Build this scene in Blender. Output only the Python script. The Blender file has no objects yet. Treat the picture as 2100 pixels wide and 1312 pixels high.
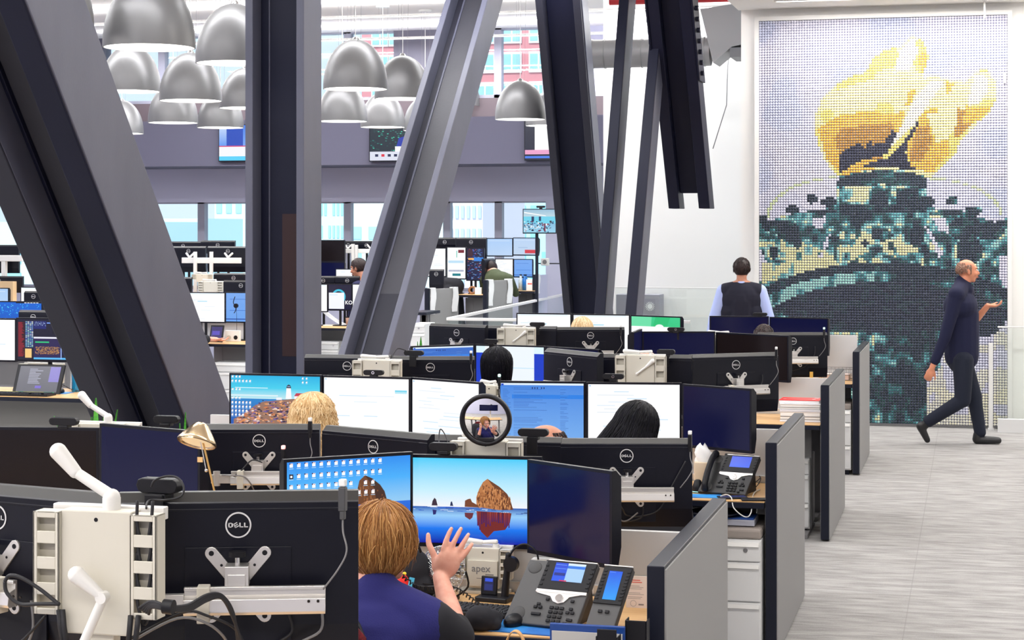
import bpy, math, random
import numpy as np
from mathutils import Vector, Matrix
R = random.Random(7)
SC = bpy.context.scene
COL = SC.collection
PI = math.pi
# ---------------------------------------------------------------- surveyed camera
F, CX, HY, CH = 3800.0, 1050.0, 465.0, 2.1
TH = math.atan(945 / F)
SN, CS = math.sin(TH), math.cos(TH)

def atY(px, py, Y):
    a = (px - CX) / F
    t = Y / (CS + a * SN)
    return Vector((t * (-SN + a * CS), Y, CH - (py - HY) / F * t))

def atX(px, py, X):
    a = (px - CX) / F
    t = X / (-SN + a * CS)
    return Vector((X, t * (CS + a * SN), CH - (py - HY) / F * t))

def atZ(px, py, z):
    a = (px - CX) / F
    t = (CH - z) * F / (py - HY)
    return Vector((t * (-SN + a * CS), t * (CS + a * SN), z))

def atD(px, py, t):
    a = (px - CX) / F
    return Vector((t * (-SN + a * CS), t * (CS + a * SN), CH - (py - HY) / F * t))

def L(r, g, b):
    f = lambda c: (c / 255 / 12.92) if c / 255 <= 0.04045 else ((c / 255 + 0.055) / 1.055) ** 2.4
    return (f(r), f(g), f(b))

# ---------------------------------------------------------------- mesh builder
class MB:
    def __init__(s):
        s.v, s.f, s.m, s.s, s.c = [], [], [], [], []

    def add(s, vs, fs, m=0, sm=False, M=None, c=None):
        o = len(s.v)
        if M is not None:
            vs = [M @ Vector(v) for v in vs]
        s.v += [tuple(v) for v in vs]
        for k, f in enumerate(fs):
            s.f.append(tuple(i + o for i in f)); s.m.append(m)
            s.s.append(sm); s.c.append(c)
        return s

    def box(s, x0, x1, y0, y1, z0, z1, m=0, M=None, c=None):
        if x0 > x1: x0, x1 = x1, x0
        if y0 > y1: y0, y1 = y1, y0
        if z0 > z1: z0, z1 = z1, z0
        vs = [(x0, y0, z0), (x1, y0, z0), (x1, y1, z0), (x0, y1, z0), (x0, y0, z1), (x1, y0, z1), (x1, y1, z1), (x0, y1, z1)]
        return s.add(vs, [(0, 3, 2, 1), (4, 5, 6, 7), (0, 1, 5, 4), (1, 2, 6, 5), (2, 3, 7, 6), (3, 0, 4, 7)], m, False, M, c)

    def cbox(s, c, d, m=0, M=None):
        return s.box(c[0] - d[0] / 2, c[0] + d[0] / 2, c[1] - d[1] / 2, c[1] + d[1] / 2, c[2] - d[2] / 2, c[2] + d[2] / 2, m, M)

    def cyl(s, p0, p1, r0, r1=None, n=16, m=0, caps=True, M=None):
        r1 = r0 if r1 is None else r1
        p0, p1 = Vector(p0), Vector(p1)
        d = (p1 - p0).normalized()
        u = d.orthogonal().normalized(); w = d.cross(u)
        vs = []
        for p, r in ((p0, r0), (p1, r1)):
            for i in range(n):
                a = 2 * PI * i / n
                vs.append(p + (u * math.cos(a) + w * math.sin(a)) * r)
        s.add(vs, [(i, (i + 1) % n, n + (i + 1) % n, n + i) for i in range(n)], m, True, M)
        if caps:
            if r0 > 1e-6: s.add(vs[:n], [tuple(range(n - 1, -1, -1))], m, False, M)
            if r1 > 1e-6: s.add(vs[n:], [tuple(range(n))], m, False, M)
        return s

    def tube(s, pts, r, n=8, m=0, M=None, r1=None):
        pts = [Vector(p) for p in pts]
        N = len(pts); vs = []; u = None
        for i, p in enumerate(pts):
            d = (pts[min(i + 1, N - 1)] - pts[max(i - 1, 0)])
            d = d.normalized() if d.length > 1e-9 else Vector((0, 0, 1))
            u = d.orthogonal() if u is None else (u - d * u.dot(d))
            if u.length < 1e-6: u = d.orthogonal()
            u.normalize(); w = d.cross(u)
            rr = r if r1 is None else r + (r1 - r) * i / (N - 1)
            if callable(rr): rr = rr(i / (N - 1))
            for k in range(n):
                a = 2 * PI * k / n
                vs.append(p + (u * math.cos(a) + w * math.sin(a)) * rr)
        fs = [(i * n + k, i * n + (k + 1) % n, (i + 1) * n + (k + 1) % n, (i + 1) * n + k) for i in range(N - 1) for k in range(n)]
        fs += [tuple(range(n - 1, -1, -1)), tuple((N - 1) * n + k for k in range(n))]
        return s.add(vs, fs, m, True, M)

    def lathe(s, prof, n=32, m=0, M=None):
        vs = []
        for r, z in prof:
            for k in range(n):
                a = 2 * PI * k / n
                vs.append((r * math.cos(a), r * math.sin(a), z))
        fs = [(i * n + k, i * n + (k + 1) % n, (i + 1) * n + (k + 1) % n, (i + 1) * n + k) for i in range(len(prof) - 1) for k in range(n)]
        return s.add(vs, fs, m, True, M)

    def prism(s, poly, z0, z1, m=0, M=None):
        n = len(poly)
        vs = [(x, y, z0) for x, y in poly] + [(x, y, z1) for x, y in poly]
        fs = [tuple(range(n - 1, -1, -1)), tuple(range(n, 2 * n))] + [(i, (i + 1) % n, n + (i + 1) % n, n + i) for i in range(n)]
        return s.add(vs, fs, m, False, M)

    def ell(s, c, r, M=None, nu=20, nv=12, m=0, rot=None):
        if not hasattr(r, '__len__'): r = (r, r, r)
        T = Matrix.Translation(Vector(c)) @ (rot.to_4x4() if rot is not None else Matrix.Identity(4))
        if M is not None: T = M @ T
        vs = [(0, 0, r[2])]
        for j in range(1, nv):
            t = PI * j / nv
            for i in range(nu):
                a = 2 * PI * i / nu
                vs.append((r[0] * math.sin(t) * math.cos(a), r[1] * math.sin(t) * math.sin(a), r[2] * math.cos(t)))
        vs.append((0, 0, -r[2])); e = len(vs) - 1
        fs = [(0, 1 + i, 1 + (i + 1) % nu) for i in range(nu)]
        for j in range(nv - 2):
            b = 1 + j * nu
            fs += [(b + i, b + nu + i, b + nu + (i + 1) % nu, b + (i + 1) % nu) for i in range(nu)]
        b = 1 + (nv - 2) * nu
        fs += [(e, b + (i + 1) % nu, b + i) for i in range(nu)]
        return s.add(vs, fs, m, True, T)

    def cap(s, p0, p1, r0, r1=None, m=0, M=None, n=14):
        r1 = r0 if r1 is None else r1
        s.ell(p0, r0, M, n, 8, m); s.ell(p1, r1, M, n, 8, m)
        s.cyl(p0, p1, r0, r1, n, m, True, M)
        return s

    def text(s, txt, size, M, m=0, depth=0.0006, off=0.0, align='CENTER'):
        vs, fs = text_geo(txt, off, align, depth / size)
        s.add([(x * size, y * size, z * size) for x, y, z in vs], fs, m, False, M)
        return s

    def mesh(s, name, mats):
        me = bpy.data.meshes.new(name)
        me.from_pydata(s.v, [], s.f)
        for m in mats: me.materials.append(m)
        me.polygons.foreach_set('material_index', s.m)
        me.polygons.foreach_set('use_smooth', s.s)
        if any(c is not None for c in s.c):
            at = me.color_attributes.new('Col', 'FLOAT_COLOR', 'CORNER')
            buf = []
            for f, c in zip(s.f, s.c):
                if c is None: c = (0.5, 0.5, 0.5)
                if hasattr(c[0], '__len__'):
                    for k in range(len(f)): buf += [*c[k], 1.0]
                else:
                    buf += [*c, 1.0] * len(f)
            at.data.foreach_set('color', buf)
        me.update()
        return me

    def build(s, name, mats, parent=None, bevel=0, M=None, seg=2):
        return link(name, s.mesh(name, mats if isinstance(mats, (list, tuple)) else [mats]), parent, bevel, M, seg)

_tc = {}
def text_geo(txt, off, align, ext):
    k = (txt, off, align, round(ext, 4))
    if k not in _tc:
        cu = bpy.data.curves.new('t', 'FONT'); cu.body = txt; cu.align_x = align; cu.align_y = 'CENTER'
        cu.offset = off; cu.extrude = ext; cu.size = 1; cu.resolution_u = 4
        ob = bpy.data.objects.new('t', cu); COL.objects.link(ob)
        dg = bpy.context.evaluated_depsgraph_get()
        ev = ob.evaluated_get(dg); me = ev.to_mesh()
        _tc[k] = ([tuple(v.co) for v in me.vertices], [tuple(p.vertices) for p in me.polygons])
        ev.to_mesh_clear(); bpy.data.objects.remove(ob); bpy.data.curves.remove(cu)
    return _tc[k]

def link(name, me, parent=None, bevel=0, M=None, seg=2):
    o = bpy.data.objects.new(name, me); COL.objects.link(o)
    if parent is not None: o.parent = parent
    if M is not None: o.matrix_local = M
    if bevel:
        b = o.modifiers.new('bevel', 'BEVEL'); b.width = bevel; b.segments = seg; b.limit_method = 'ANGLE'; b.angle_limit = 0.6
    return o

_mc = {}
def cached(key, name, mats, fn, parent, bevel=0, M=None):
    """a part whose mesh is made once and shared by every copy"""
    if key not in _mc:
        b = MB(); fn(b); _mc[key] = b.mesh(name, mats if isinstance(mats, (list, tuple)) else [mats])
    return link(name, _mc[key], parent, bevel, M)

def thing(name, label, cat, loc=(0, 0, 0), rz=0.0, group=None):
    o = bpy.data.objects.new(name, None); COL.objects.link(o)
    o.location = loc; o.rotation_euler = (0, 0, rz); o.empty_display_size = 0.1
    o['label'] = label; o['category'] = cat
    if group: o['group'] = group
    return o

def tag(o, label, cat, group=None):
    o['label'] = label; o['category'] = cat
    if group: o['group'] = group
    return o

def struct(name, mb, mat, bevel=0):
    o = mb.build(name, mat, None, bevel); o['kind'] = 'structure'
    return o

def RZ(a): return Matrix.Rotation(a, 4, 'Z')
def RX(a): return Matrix.Rotation(a, 4, 'X')
def RY(a): return Matrix.Rotation(a, 4, 'Y')
def T(x, y, z): return Matrix.Translation((x, y, z))

# ---------------------------------------------------------------- materials
_mats = {}
def mat(name, col=None, rough=0.5, metal=0.0, emit=None, es=1.0, spec=0.5, noise=None, bump=0.0, bscale=200, coat=0.0):
    if name in _mats: return _mats[name]
    m = bpy.data.materials.new(name); m.use_nodes = True; _mats[name] = m
    nt = m.node_tree; b = nt.nodes['Principled BSDF']
    if col is not None: b.inputs['Base Color'].default_value = (*col, 1)
    b.inputs['Roughness'].default_value = rough; b.inputs['Metallic'].default_value = metal
    b.inputs['Specular IOR Level'].default_value = spec
    b.inputs['Coat Weight'].default_value = coat
    if emit is not None:
        b.inputs['Emission Color'].default_value = (*emit, 1); b.inputs['Emission Strength'].default_value = es
    if noise:
        col2, scale, stretch = noise
        tc = nt.nodes.new('ShaderNodeTexCoord'); mp = nt.nodes.new('ShaderNodeMapping')
        mp.inputs['Scale'].default_value = stretch
        n = nt.nodes.new('ShaderNodeTexNoise'); n.inputs['Scale'].default_value = scale; n.inputs['Detail'].default_value = 5
        mx = nt.nodes.new('ShaderNodeMix'); mx.data_type = 'RGBA'
        mx.inputs['A'].default_value = (*col, 1); mx.inputs['B'].default_value = (*col2, 1)
        rp = nt.nodes.new('ShaderNodeValToRGB'); rp.color_ramp.elements[0].position = 0.35; rp.color_ramp.elements[1].position = 0.65
        nt.links.new(tc.outputs['Object'], mp.inputs['Vector']); nt.links.new(mp.outputs['Vector'], n.inputs['Vector'])
        nt.links.new(n.outputs['Fac'], rp.inputs['Fac']); nt.links.new(rp.outputs['Color'], mx.inputs['Factor'])
        nt.links.new(mx.outputs['Result'], b.inputs['Base Color'])
    if bump:
        tc = nt.nodes.new('ShaderNodeTexCoord')
        n = nt.nodes.new('ShaderNodeTexNoise'); n.inputs['Scale'].default_value = bscale; n.inputs['Detail'].default_value = 3
        bp = nt.nodes.new('ShaderNodeBump'); bp.inputs['Strength'].default_value = bump; bp.inputs['Distance'].default_value = 0.004
        nt.links.new(tc.outputs['Object'], n.inputs['Vector']); nt.links.new(n.outputs['Fac'], bp.inputs['Height'])
        nt.links.new(bp.outputs['Normal'], b.inputs['Normal'])
    return m

def mat_screen():
    m = bpy.data.materials.new('screen_picture'); m.use_nodes = True
    nt = m.node_tree; b = nt.nodes['Principled BSDF']
    b.inputs['Base Color'].default_value = (0.004, 0.004, 0.006, 1); b.inputs['Roughness'].default_value = 0.25
    at = nt.nodes.new('ShaderNodeAttribute'); at.attribute_name = 'Col'
    nt.links.new(at.outputs['Color'], b.inputs['Emission Color']); b.inputs['Emission Strength'].default_value = 1.0
    return m

def mat_attr(name, rough=0.5, spec=0.4):
    m = bpy.data.materials.new(name); m.use_nodes = True
    nt = m.node_tree; b = nt.nodes['Principled BSDF']
    at = nt.nodes.new('ShaderNodeAttribute'); at.attribute_name = 'Col'
    nt.links.new(at.outputs['Color'], b.inputs['Base Color'])
    b.inputs['Roughness'].default_value = rough; b.inputs['Specular IOR Level'].default_value = spec
    return m

def mat_glass(name, tint=(0.9, 1.0, 0.97), gloss=0.08):
    m = bpy.data.materials.new(name); m.use_nodes = True
    nt = m.node_tree; nt.nodes.clear()
    o = nt.nodes.new('ShaderNodeOutputMaterial'); mx = nt.nodes.new('ShaderNodeMixShader')
    t = nt.nodes.new('ShaderNodeBsdfTransparent'); g = nt.nodes.new('ShaderNodeBsdfGlossy')
    t.inputs['Color'].default_value = (*tint, 1); g.inputs['Roughness'].default_value = 0.02
    mx.inputs[0].default_value = gloss
    nt.links.new(t.outputs[0], mx.inputs[1]); nt.links.new(g.outputs[0], mx.inputs[2]); nt.links.new(mx.outputs[0], o.inputs[0])
    return m

M_SCREEN = mat_screen()
M_GLASS = mat_glass('window_glass', (0.93, 0.98, 1.0), 0.05)
M_RAILGLASS = mat_glass('guard_glass', (0.975, 0.995, 0.985), 0.05)
M_CASE = mat('monitor_plastic', (0.0035, 0.004, 0.010), 0.34, spec=0.30)
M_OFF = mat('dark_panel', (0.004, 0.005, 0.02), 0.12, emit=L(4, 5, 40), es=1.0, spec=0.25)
M_OFFK = mat('brown_reflection_panel', (0.004, 0.004, 0.006), 0.16, emit=L(20, 11, 7), es=1.0, spec=0.2)  # brown reflection put into the off screen as a faint glow
M_CASELIT = mat('lit_case_plastic', (0.035, 0.034, 0.033), 0.4)  # lighter copy of the case plastic: ceiling light on the top strip as colour
M_LOGO = mat('logo_silver', (0.75, 0.75, 0.76), 0.35, 0.2)
M_ALU = mat('brushed_aluminium', (0.72, 0.70, 0.68), 0.36, 0.75)
M_BEIGE = mat('cream_plastic', (0.64, 0.61, 0.53), 0.45)
M_BEIGED = mat('cream_plastic_recess', (0.55, 0.52, 0.44), 0.55)
M_WHITE = mat('white_plastic', (0.78, 0.77, 0.75), 0.4)
M_BLACK = mat('black_plastic', (0.006, 0.006, 0.009), 0.42, spec=0.3)
M_RUBBER = mat('black_rubber', (0.012, 0.012, 0.016), 0.6)
M_WOOD = mat('maple_laminate', (0.62, 0.36, 0.15), 0.42, noise=((0.70, 0.43, 0.19), 3.0, (1.5, 22, 22)))
M_EDGE = mat('dark_edge', (0.007, 0.009, 0.02), 0.4, spec=0.3)
M_PANEL = mat('grey_fabric_panel', (0.285, 0.28, 0.278), 0.85, bump=0.15, bscale=900)
M_SCRN = mat('frosted_screen', (0.62, 0.62, 0.63), 0.28, spec=0.5)
M_PED = mat('white_steel', (0.72, 0.72, 0.72), 0.4)
M_GREY = mat('mid_grey', (0.2, 0.195, 0.2), 0.6)
M_DGREY = mat('charcoal_plastic', (0.06, 0.06, 0.065), 0.45)
M_CUSH = mat('taupe_cushion', (0.30, 0.26, 0.235), 0.9, bump=0.2, bscale=600)
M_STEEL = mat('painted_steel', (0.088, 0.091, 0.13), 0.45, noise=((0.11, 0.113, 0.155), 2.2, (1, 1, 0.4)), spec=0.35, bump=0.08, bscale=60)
M_STEELD = mat('shaded_painted_steel', (0.0055, 0.0065, 0.021), 0.5, spec=0.22, noise=((0.008, 0.009, 0.026), 2.0, (1, 1, 0.4)), bump=0.08, bscale=60)  # same paint, darker: shade of webs and fronts put into the colour
M_WALLW = mat('white_paint', (0.86, 0.85, 0.83), 0.75)
M_WALLG = mat('lilac_grey_paint', (0.50, 0.50, 0.64), 0.8)
M_BULK = mat('slate_lilac_paint', (0.115, 0.112, 0.165), 0.85)
M_CEIL = mat('ceiling_white', (0.84, 0.82, 0.79), 0.85)
M_FRAME = mat('window_frame', (0.27, 0.27, 0.34), 0.45)
M_DOME = mat('lamp_grey', (0.17, 0.168, 0.172), 0.42, 0.4)
M_LAMP = mat('lamp_glow', (0.9, 0.9, 0.88), 0.5, emit=(1.0, 0.97, 0.92), es=3.2)
M_LED = mat('led_strip', (0.9, 0.9, 0.88), 0.5, emit=(1.0, 0.97, 0.93), es=4.0)
M_CHROME = mat('chrome', (0.8, 0.8, 0.82), 0.14, 1.0)
M_PAPER = mat('paper', (0.85, 0.85, 0.85), 0.8)
M_LEAF = mat('leaf_green', (0.045, 0.32, 0.035), 0.45, noise=((0.10, 0.45, 0.05), 14, (1, 1, 5)))
# ---------------------------------------------------------------- camera, world, render look
cam = bpy.data.cameras.new('camera'); co = bpy.data.objects.new('camera', cam); COL.objects.link(co)
cam.sensor_width = 36.0; cam.lens = F / 2100 * 36.0
cam.shift_y = -(656 - HY) / 2100.0
co.location = (0, 0, CH); co.rotation_euler = (PI / 2, 0, TH)
cam.clip_start = 0.05; cam.clip_end = 500
SC.camera = co
SC.view_settings.view_transform = 'Standard'; SC.view_settings.look = 'None'
SC.view_settings.exposure = 0.0; SC.view_settings.gamma = 1.0; SC.view_settings.use_curve_mapping = False
w = bpy.data.worlds.new('sky'); SC.world = w; w.use_nodes = True
bg = w.node_tree.nodes['Background']
bg.inputs['Color'].default_value = (0.80, 0.91, 1.0, 1); bg.inputs['Strength'].default_value = 1.15
sun = bpy.data.lights.new('sun', 'SUN'); sun.energy = 5.0; sun.angle = 0.02; sun.color = (1, 0.96, 0.9)
so = bpy.data.objects.new('sun', sun); COL.objects.link(so); so.rotation_euler = (math.radians(38), 0, math.radians(-20))

# ---------------------------------------------------------------- floor
def carpet():
    m = bpy.data.materials.new('streaked_carpet'); m.use_nodes = True
    nt = m.node_tree; b = nt.nodes['Principled BSDF']; N = nt.nodes.new; LK = nt.links.new
    tc = N('ShaderNodeTexCoord')
    def noise(scale, st, det=4):
        mp = N('ShaderNodeMapping'); mp.inputs['Scale'].default_value = st
        n = N('ShaderNodeTexNoise'); n.inputs['Scale'].default_value = scale; n.inputs['Detail'].default_value = det
        n.inputs['Roughness'].default_value = 0.6
        LK(tc.outputs['Object'], mp.inputs['Vector']); LK(mp.outputs['Vector'], n.inputs['Vector']); return n
    n1 = noise(2.6, (1.1, 4.5, 1)); n2 = noise(5.0, (0.9, 7.0, 1)); n3 = noise(170, (0.7, 1.5, 1), 3)
    def math_(op, a, bb):
        x = N('ShaderNodeMath'); x.operation = op
        for i, q in enumerate((a, bb)):
            if isinstance(q, (int, float)): x.inputs[i].default_value = q
            else: LK(q, x.inputs[i])
        return x.outputs[0]
    f = math_('ADD', math_('MULTIPLY', n1.outputs['Fac'], 0.45), math_('MULTIPLY', n2.outputs['Fac'], 0.35))
    f = math_('ADD', f, math_('MULTIPLY', n3.outputs['Fac'], 0.26))
    rp = N('ShaderNodeValToRGB')
    e = rp.color_ramp.elements
    e[0].position = 0.36; e[0].color = (0.20, 0.192, 0.188, 1)
    e[1].position = 0.64; e[1].color = (0.455, 0.443, 0.435, 1)
    LK(f, rp.inputs['Fac'])
    # tile seams every metre
    sp = N('ShaderNodeSeparateXYZ'); LK(tc.outputs['Object'], sp.inputs[0])
    def seam(sock, per, off):
        q = math_('FRACT', math_('DIVIDE', math_('ADD', sock, off), per), 0)
        return math_('LESS_THAN', q, 0.006)
    sm = math_('MAXIMUM', seam(sp.outputs['X'], 1.0, 10.35), seam(sp.outputs['Y'], 1.0, 10.2))
    mx = N('ShaderNodeMix'); mx.data_type = 'RGBA'; mx.inputs['B'].default_value = (0.26, 0.25, 0.245, 1)
    LK(math_('MULTIPLY', sm, 0.5), mx.inputs['Factor']); LK(rp.outputs['Color'], mx.inputs['A'])
    LK(mx.outputs['Result'], b.inputs['Base Color'])
    b.inputs['Roughness'].default_value = 0.95; b.inputs['Specular IOR Level'].default_value = 0.1
    bp = N('ShaderNodeBump'); bp.inputs['Strength'].default_value = 0.3; bp.inputs['Distance'].default_value = 0.004
    LK(n3.outputs['Fac'], bp.inputs['Height']); LK(bp.outputs['Normal'], b.inputs['Normal'])
    return m
struct('floor', MB().box(-15, 6, -5, 26.6, -0.2, 0), carpet())

# ---------------------------------------------------------------- ceilings
ZC = 5.0
struct('ceiling', MB().box(-15, -2.45, -5, 26.6, ZC, ZC + 0.2), M_CEIL)
cz2 = 4.43
b = MB().box(-2.45, 6, -5, 19.95, cz2, cz2 + 0.2)
struct('ceiling_aisle', b, M_CEIL)

# ---------------------------------------------------------------- walls
WY = 19.95      # wall that carries the mosaic
FY = 26.2       # far window wall
struct('wall_mosaic', MB().box(-2.42, 6, WY, WY + 0.25, 0, 4.6), M_WALLW)
struct('wall_back', MB().box(-4.53, -1.5, 23.0, 23.2, 0, 5.0), M_WALLW)
xr = atY(1119, 411, FY).x      # right end of the low window band
zt = 2.47; zs = 1.15
wl = MB()
wl.box(-15, xr, FY, FY + 0.25, 0, zs)
wl.box(xr, -4.3, FY, FY + 0.25, 0, 5.0)
wl.box(-15, xr, FY, FY + 0.25, zt, 3.95)
struct('wall_windows', wl, M_WALLG)
struct('wall_left', MB().box(-15.2, -15, -5, 26.6, 0, 5.2), M_WALLG)
struct('wall_right', MB().box(6, 6.2, -5, 20.2, 0, 5.2), M_WALLW)
struct('wall_rear', MB().box(-15.2, 6.2, -5.2, -5, 0, 5.2), M_WALLG)
# projecting bulkhead that carries the screens
BH = 25.0
struct('wall_bulkhead', MB().box(-15, -4.6, BH, FY, 2.98, 3.64), M_BULK)
# brown reveal strip above the bulkhead
struct('trim_reveal', MB().box(-15, -4.35, FY - 0.05, FY, 3.645, 3.98), mat('bronze_strip', (0.10, 0.075, 0.085), 0.5))
# grey panel between the upper windows
pl, pr = atY(808, 100, FY).x, atY(902, 100, FY).x
struct('wall_panel_upper', MB().box(pl, pr, FY - 0.02, FY + 0.25, 3.95, 5.0), mat('slate_paint', (0.13, 0.125, 0.165), 0.7))
pl2, pr2 = atY(120, 100, FY).x, atY(213, 100, FY).x
struct('wall_panel_upper_left', MB().box(pl2, pr2, FY - 0.02, FY + 0.25, 3.95, 5.0), mat('slate_paint'))

def window(n, x0, x1, z0, z1, fx):
    """panes between the mullion positions fx, with frame bars"""
    r = thing('window_%d' % n, '', '', (0, 0, 0)); del r['label']; del r['category']; r['kind'] = 'structure'
    fr = MB()
    for x in fx: fr.box(x - 0.055, x + 0.055, FY + 0.02, FY + 0.16, z0, z1)
    fr.box(x0, x1, FY + 0.02, FY + 0.16, z0, z0 + 0.05); fr.box(x0, x1, FY + 0.02, FY + 0.16, z1 - 0.02, z1)
    fr.build('window_frame', M_FRAME, r)
    MB().box(x0, x1, FY + 0.09, FY + 0.1, z0, z1).build('pane', M_GLASS, r)
mull = [atY(x, 411, FY).x for x in (-60, 118, 411, 711, 915, 1021)]
window(1, -15, xr, zs, zt, mull)
mull2 = [atY(x, 100, FY).x for x in (330, 414, 711, 1020, 1119)]
window(2, pr2, pl, 3.98, 5.0, mull2[:3]); window(3, pr, -4.35, 3.98, 5.0, mull2[3:])

# white front wall frame right of the mosaic etc.
# ---------------------------------------------------------------- outside
ext = mat('brick_pink', (0.62, 0.24, 0.27), 0.9)
b = MB()
BY = 140
bx0, bx1 = atY(742, 100, BY).x, atY(1330, 100, BY).x
r = thing('brick_building', 'pink brick building with white framed windows seen through the upper windows', 'building', ((bx0 + bx1) / 2, BY, 0))
w2 = (bx1 - bx0) / 2
MB().box(-w2, w2, 0, 8, 0, 40).build('wall', ext, r)
wf = mat('white_window_frame', (0.8, 0.8, 0.82), 0.6); wg = mat('sky_glass', (0.30, 0.55, 0.62), 0.2)
SK = BY / 52
zz = [atY(1050, y, BY).z for y in (250, 189, 128, 68, 8)]
cols = [780, 815, 905, 948, 995, 1050, 1105, 1160, 1225]
for z in zz:
    for px in cols:
        x = atY(px, 100, BY).x - r.location.x
        ww = (0.27 if px in (780, 815, 905, 948) else 0.29) * SK
        fr = MB(); fr.box(x - ww, x + ww, -0.1, 0, z - 0.30 * SK, z + 0.30 * SK)
        f = fr.build('window', wf, r)
        MB().box(x - ww + 0.1, x - 0.07, -0.12, -0.09, z - 0.24 * SK, z + 0.24 * SK).box(x + 0.07, x + ww - 0.1, -0.12, -0.09, z - 0.24 * SK, z + 0.24 * SK).build('pane', wg, f)
city = [(-60, 300, 60, 455, 70, (0.66, 0.90, 0.97), 'pale blue office block outside behind the left steel brace'),
        (300, 408, 62, 448, 90, (0.66, 0.90, 0.95), 'pale cyan low block outside the left low window pane'),
        (440, 560, 66, 396, 110, (0.68, 0.92, 0.94), 'pale cyan gridded tower outside left of the steel column'),
        (655, 706, 70, 400, 120, (0.66, 0.88, 0.94), 'pale speckled tower outside right of the steel column'),
        (716, 918, 58, 402, 100, (0.74, 0.92, 0.93), 'pale ribbed block outside behind the bright steel brace'),
        (920, 990, 54, 405, 60, (0.9, 0.84, 0.92), 'white and lilac building outside the right low window'),
        (992, 1130, 56, 405, 75, (0.5, 0.82, 0.95), 'sky blue glass building outside beside the hanging screen')]
for k, (x0, x1, _, yt, Y, c, lab) in enumerate(city):
    a, d = atY(x0, yt, Y), atY(x1, yt, Y)
    o = thing('office_building', lab, 'building', (a.x, Y, 0))
    W = d.x - a.x
    MB().box(0, W, 0, 6, -20, a.z).build('wall', mat('city_%d' % k, c, 0.8), o)
    gm = mat('city_glass_%d' % k, (c[0] * 0.55, c[1] * 0.84, c[2] * 0.95), 0.4)
    g = MB(); nx = 6; dz = 0.9 * Y / 70
    for j in range(9):
        z1 = a.z - dz * (j + 0.35)
        for i in range(nx):
            if R.random() < 0.25: continue
            g.box(W * (i + 0.2) / nx, W * (i + 0.75) / nx, -0.05, 0.02, z1 - dz * 0.55, z1)
    g.build('windows', gm, o)['kind'] = 'stuff'

# ---------------------------------------------------------------- ceiling lights
def led(x0, x1, y0, y1, z, power, label, up=False):
    cx, cy = (x0 + x1) / 2, (y0 + y1) / 2
    r = thing('linear_ceiling_light', label, 'ceiling light', (cx, cy, z))
    hx, hy = (x1 - x0) / 2, (y1 - y0) / 2
    MB().box(-hx - 0.02, hx + 0.02, -hy - 0.02, hy + 0.02, 0.012, 0.0).box(-hx - 0.02, hx + 0.02, -hy - 0.02, -hy, -0.012, 0.0).box(-hx - 0.02, hx + 0.02, hy, hy + 0.02, -0.012, 0.0).build('housing', M_WHITE, r)
    MB().box(-hx, hx, -hy, hy, -0.008, -0.001).build('diffuser', M_LED, r)
    if power:
        l = bpy.data.lights.new('lamp', 'AREA'); l.shape = 'RECTANGLE'; l.size = 2 * hx; l.size_y = 2 * hy; l.energy = power; l.color = (1.0, 0.95, 0.885) if y0 < 2 else ((0.98, 0.985, 1.0) if x1 < 0 else (1.0, 0.975, 0.945))
        lo = bpy.data.objects.new('lamp', l); COL.objects.link(lo); lo.parent = r; lo.location = (0, 0, -0.02)
        if up:
            l2 = l.copy(); l2.energy = power * .5; lo = bpy.data.objects.new('lamp', l2); COL.objects.link(lo); lo.parent = r; lo.location = (0, 0, 0.02); lo.rotation_euler = (PI, 0, 0)
for k, y in enumerate((2.4, 6.0, 9.4, 12.8, 16.2, 19.6, 22.6, 25.3, 0.6, -1.6, -3.6)):  # last three rows added unseen near the camera to brighten the foreground
    lab = 'long linear ceiling light over the desks, %s' % ['nearest the camera', 'over the nearest bench', 'over the second bench', 'over the third bench', 'over the fourth bench', 'before the far desks', 'over the far desks', 'closest to the far windows at the top edge', 'added unseen just behind the camera', 'second added row unseen behind the camera', 'third added row unseen behind the camera'][k]
    led(-12.5, -2.9, y, y + 0.12, ZC - (0.2 if k in (6, 7) else 0.013), 260 if k < 8 else 205, lab, k in (6, 7))
led(-1.95, 3.5, 19.05, 19.13, cz2 - 0.013, 205, 'thin linear ceiling light above the bead mosaic')
led(-1.95, 3.5, 15.0, 15.12, cz2 - 0.013, 135, 'linear ceiling light over the aisle, before the mosaic light')
led(-1.95, 3.5, 10.5, 10.62, cz2 - 0.013, 135, 'linear ceiling light over the middle of the aisle')
led(-1.95, 3.5, 6.0, 6.12, cz2 - 0.013, 135, 'linear ceiling light over the near end of the aisle')
led(-1.95, 3.5, -0.5, -0.38, cz2 - 0.013, 200, 'added linear ceiling light over the aisle, unseen behind the camera')  # added unseen lamp for camera-facing foreground surfaces

# red sprinkler main and ducts in the top corner
MB().cyl((atY(1250, 0, 19.5).x, 19.5, 4.515), (-2.46, 19.5, 4.515), 0.045).build('ceiling_pipe', mat('red_paint', (0.55, 0.02, 0.03), 0.4))
tag(bpy.data.objects['ceiling_pipe'], 'red pipe running along the ceiling at the top of the white wall', 'pipe')
md = mat('galvanised_duct', (0.30, 0.295, 0.30), 0.5, 0.3)
dk = thing('round_duct', 'grey ribbed round duct high on the white wall behind the thin steel posts', 'duct', (-4.6, 21.8, 4.17))
a = MB(); a.cyl((-0.1, 0, 0), (1.6, 0, 0), 0.17, n=28); a.build('pipe', md, dk)
a = MB()
for i in range(11): a.cyl((0.02 + i * 0.15, 0, 0), (0.035 + i * 0.15, 0, 0), 0.178, n=28)
a.build('ribs', mat('duct_seam', (0.3, 0.3, 0.3), 0.5, 0.4), dk)
d2 = thing('square_duct', 'grey square duct elbow in the corner above the hanging steel member', 'duct', (-2.85, 21.9, 4.0))
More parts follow.
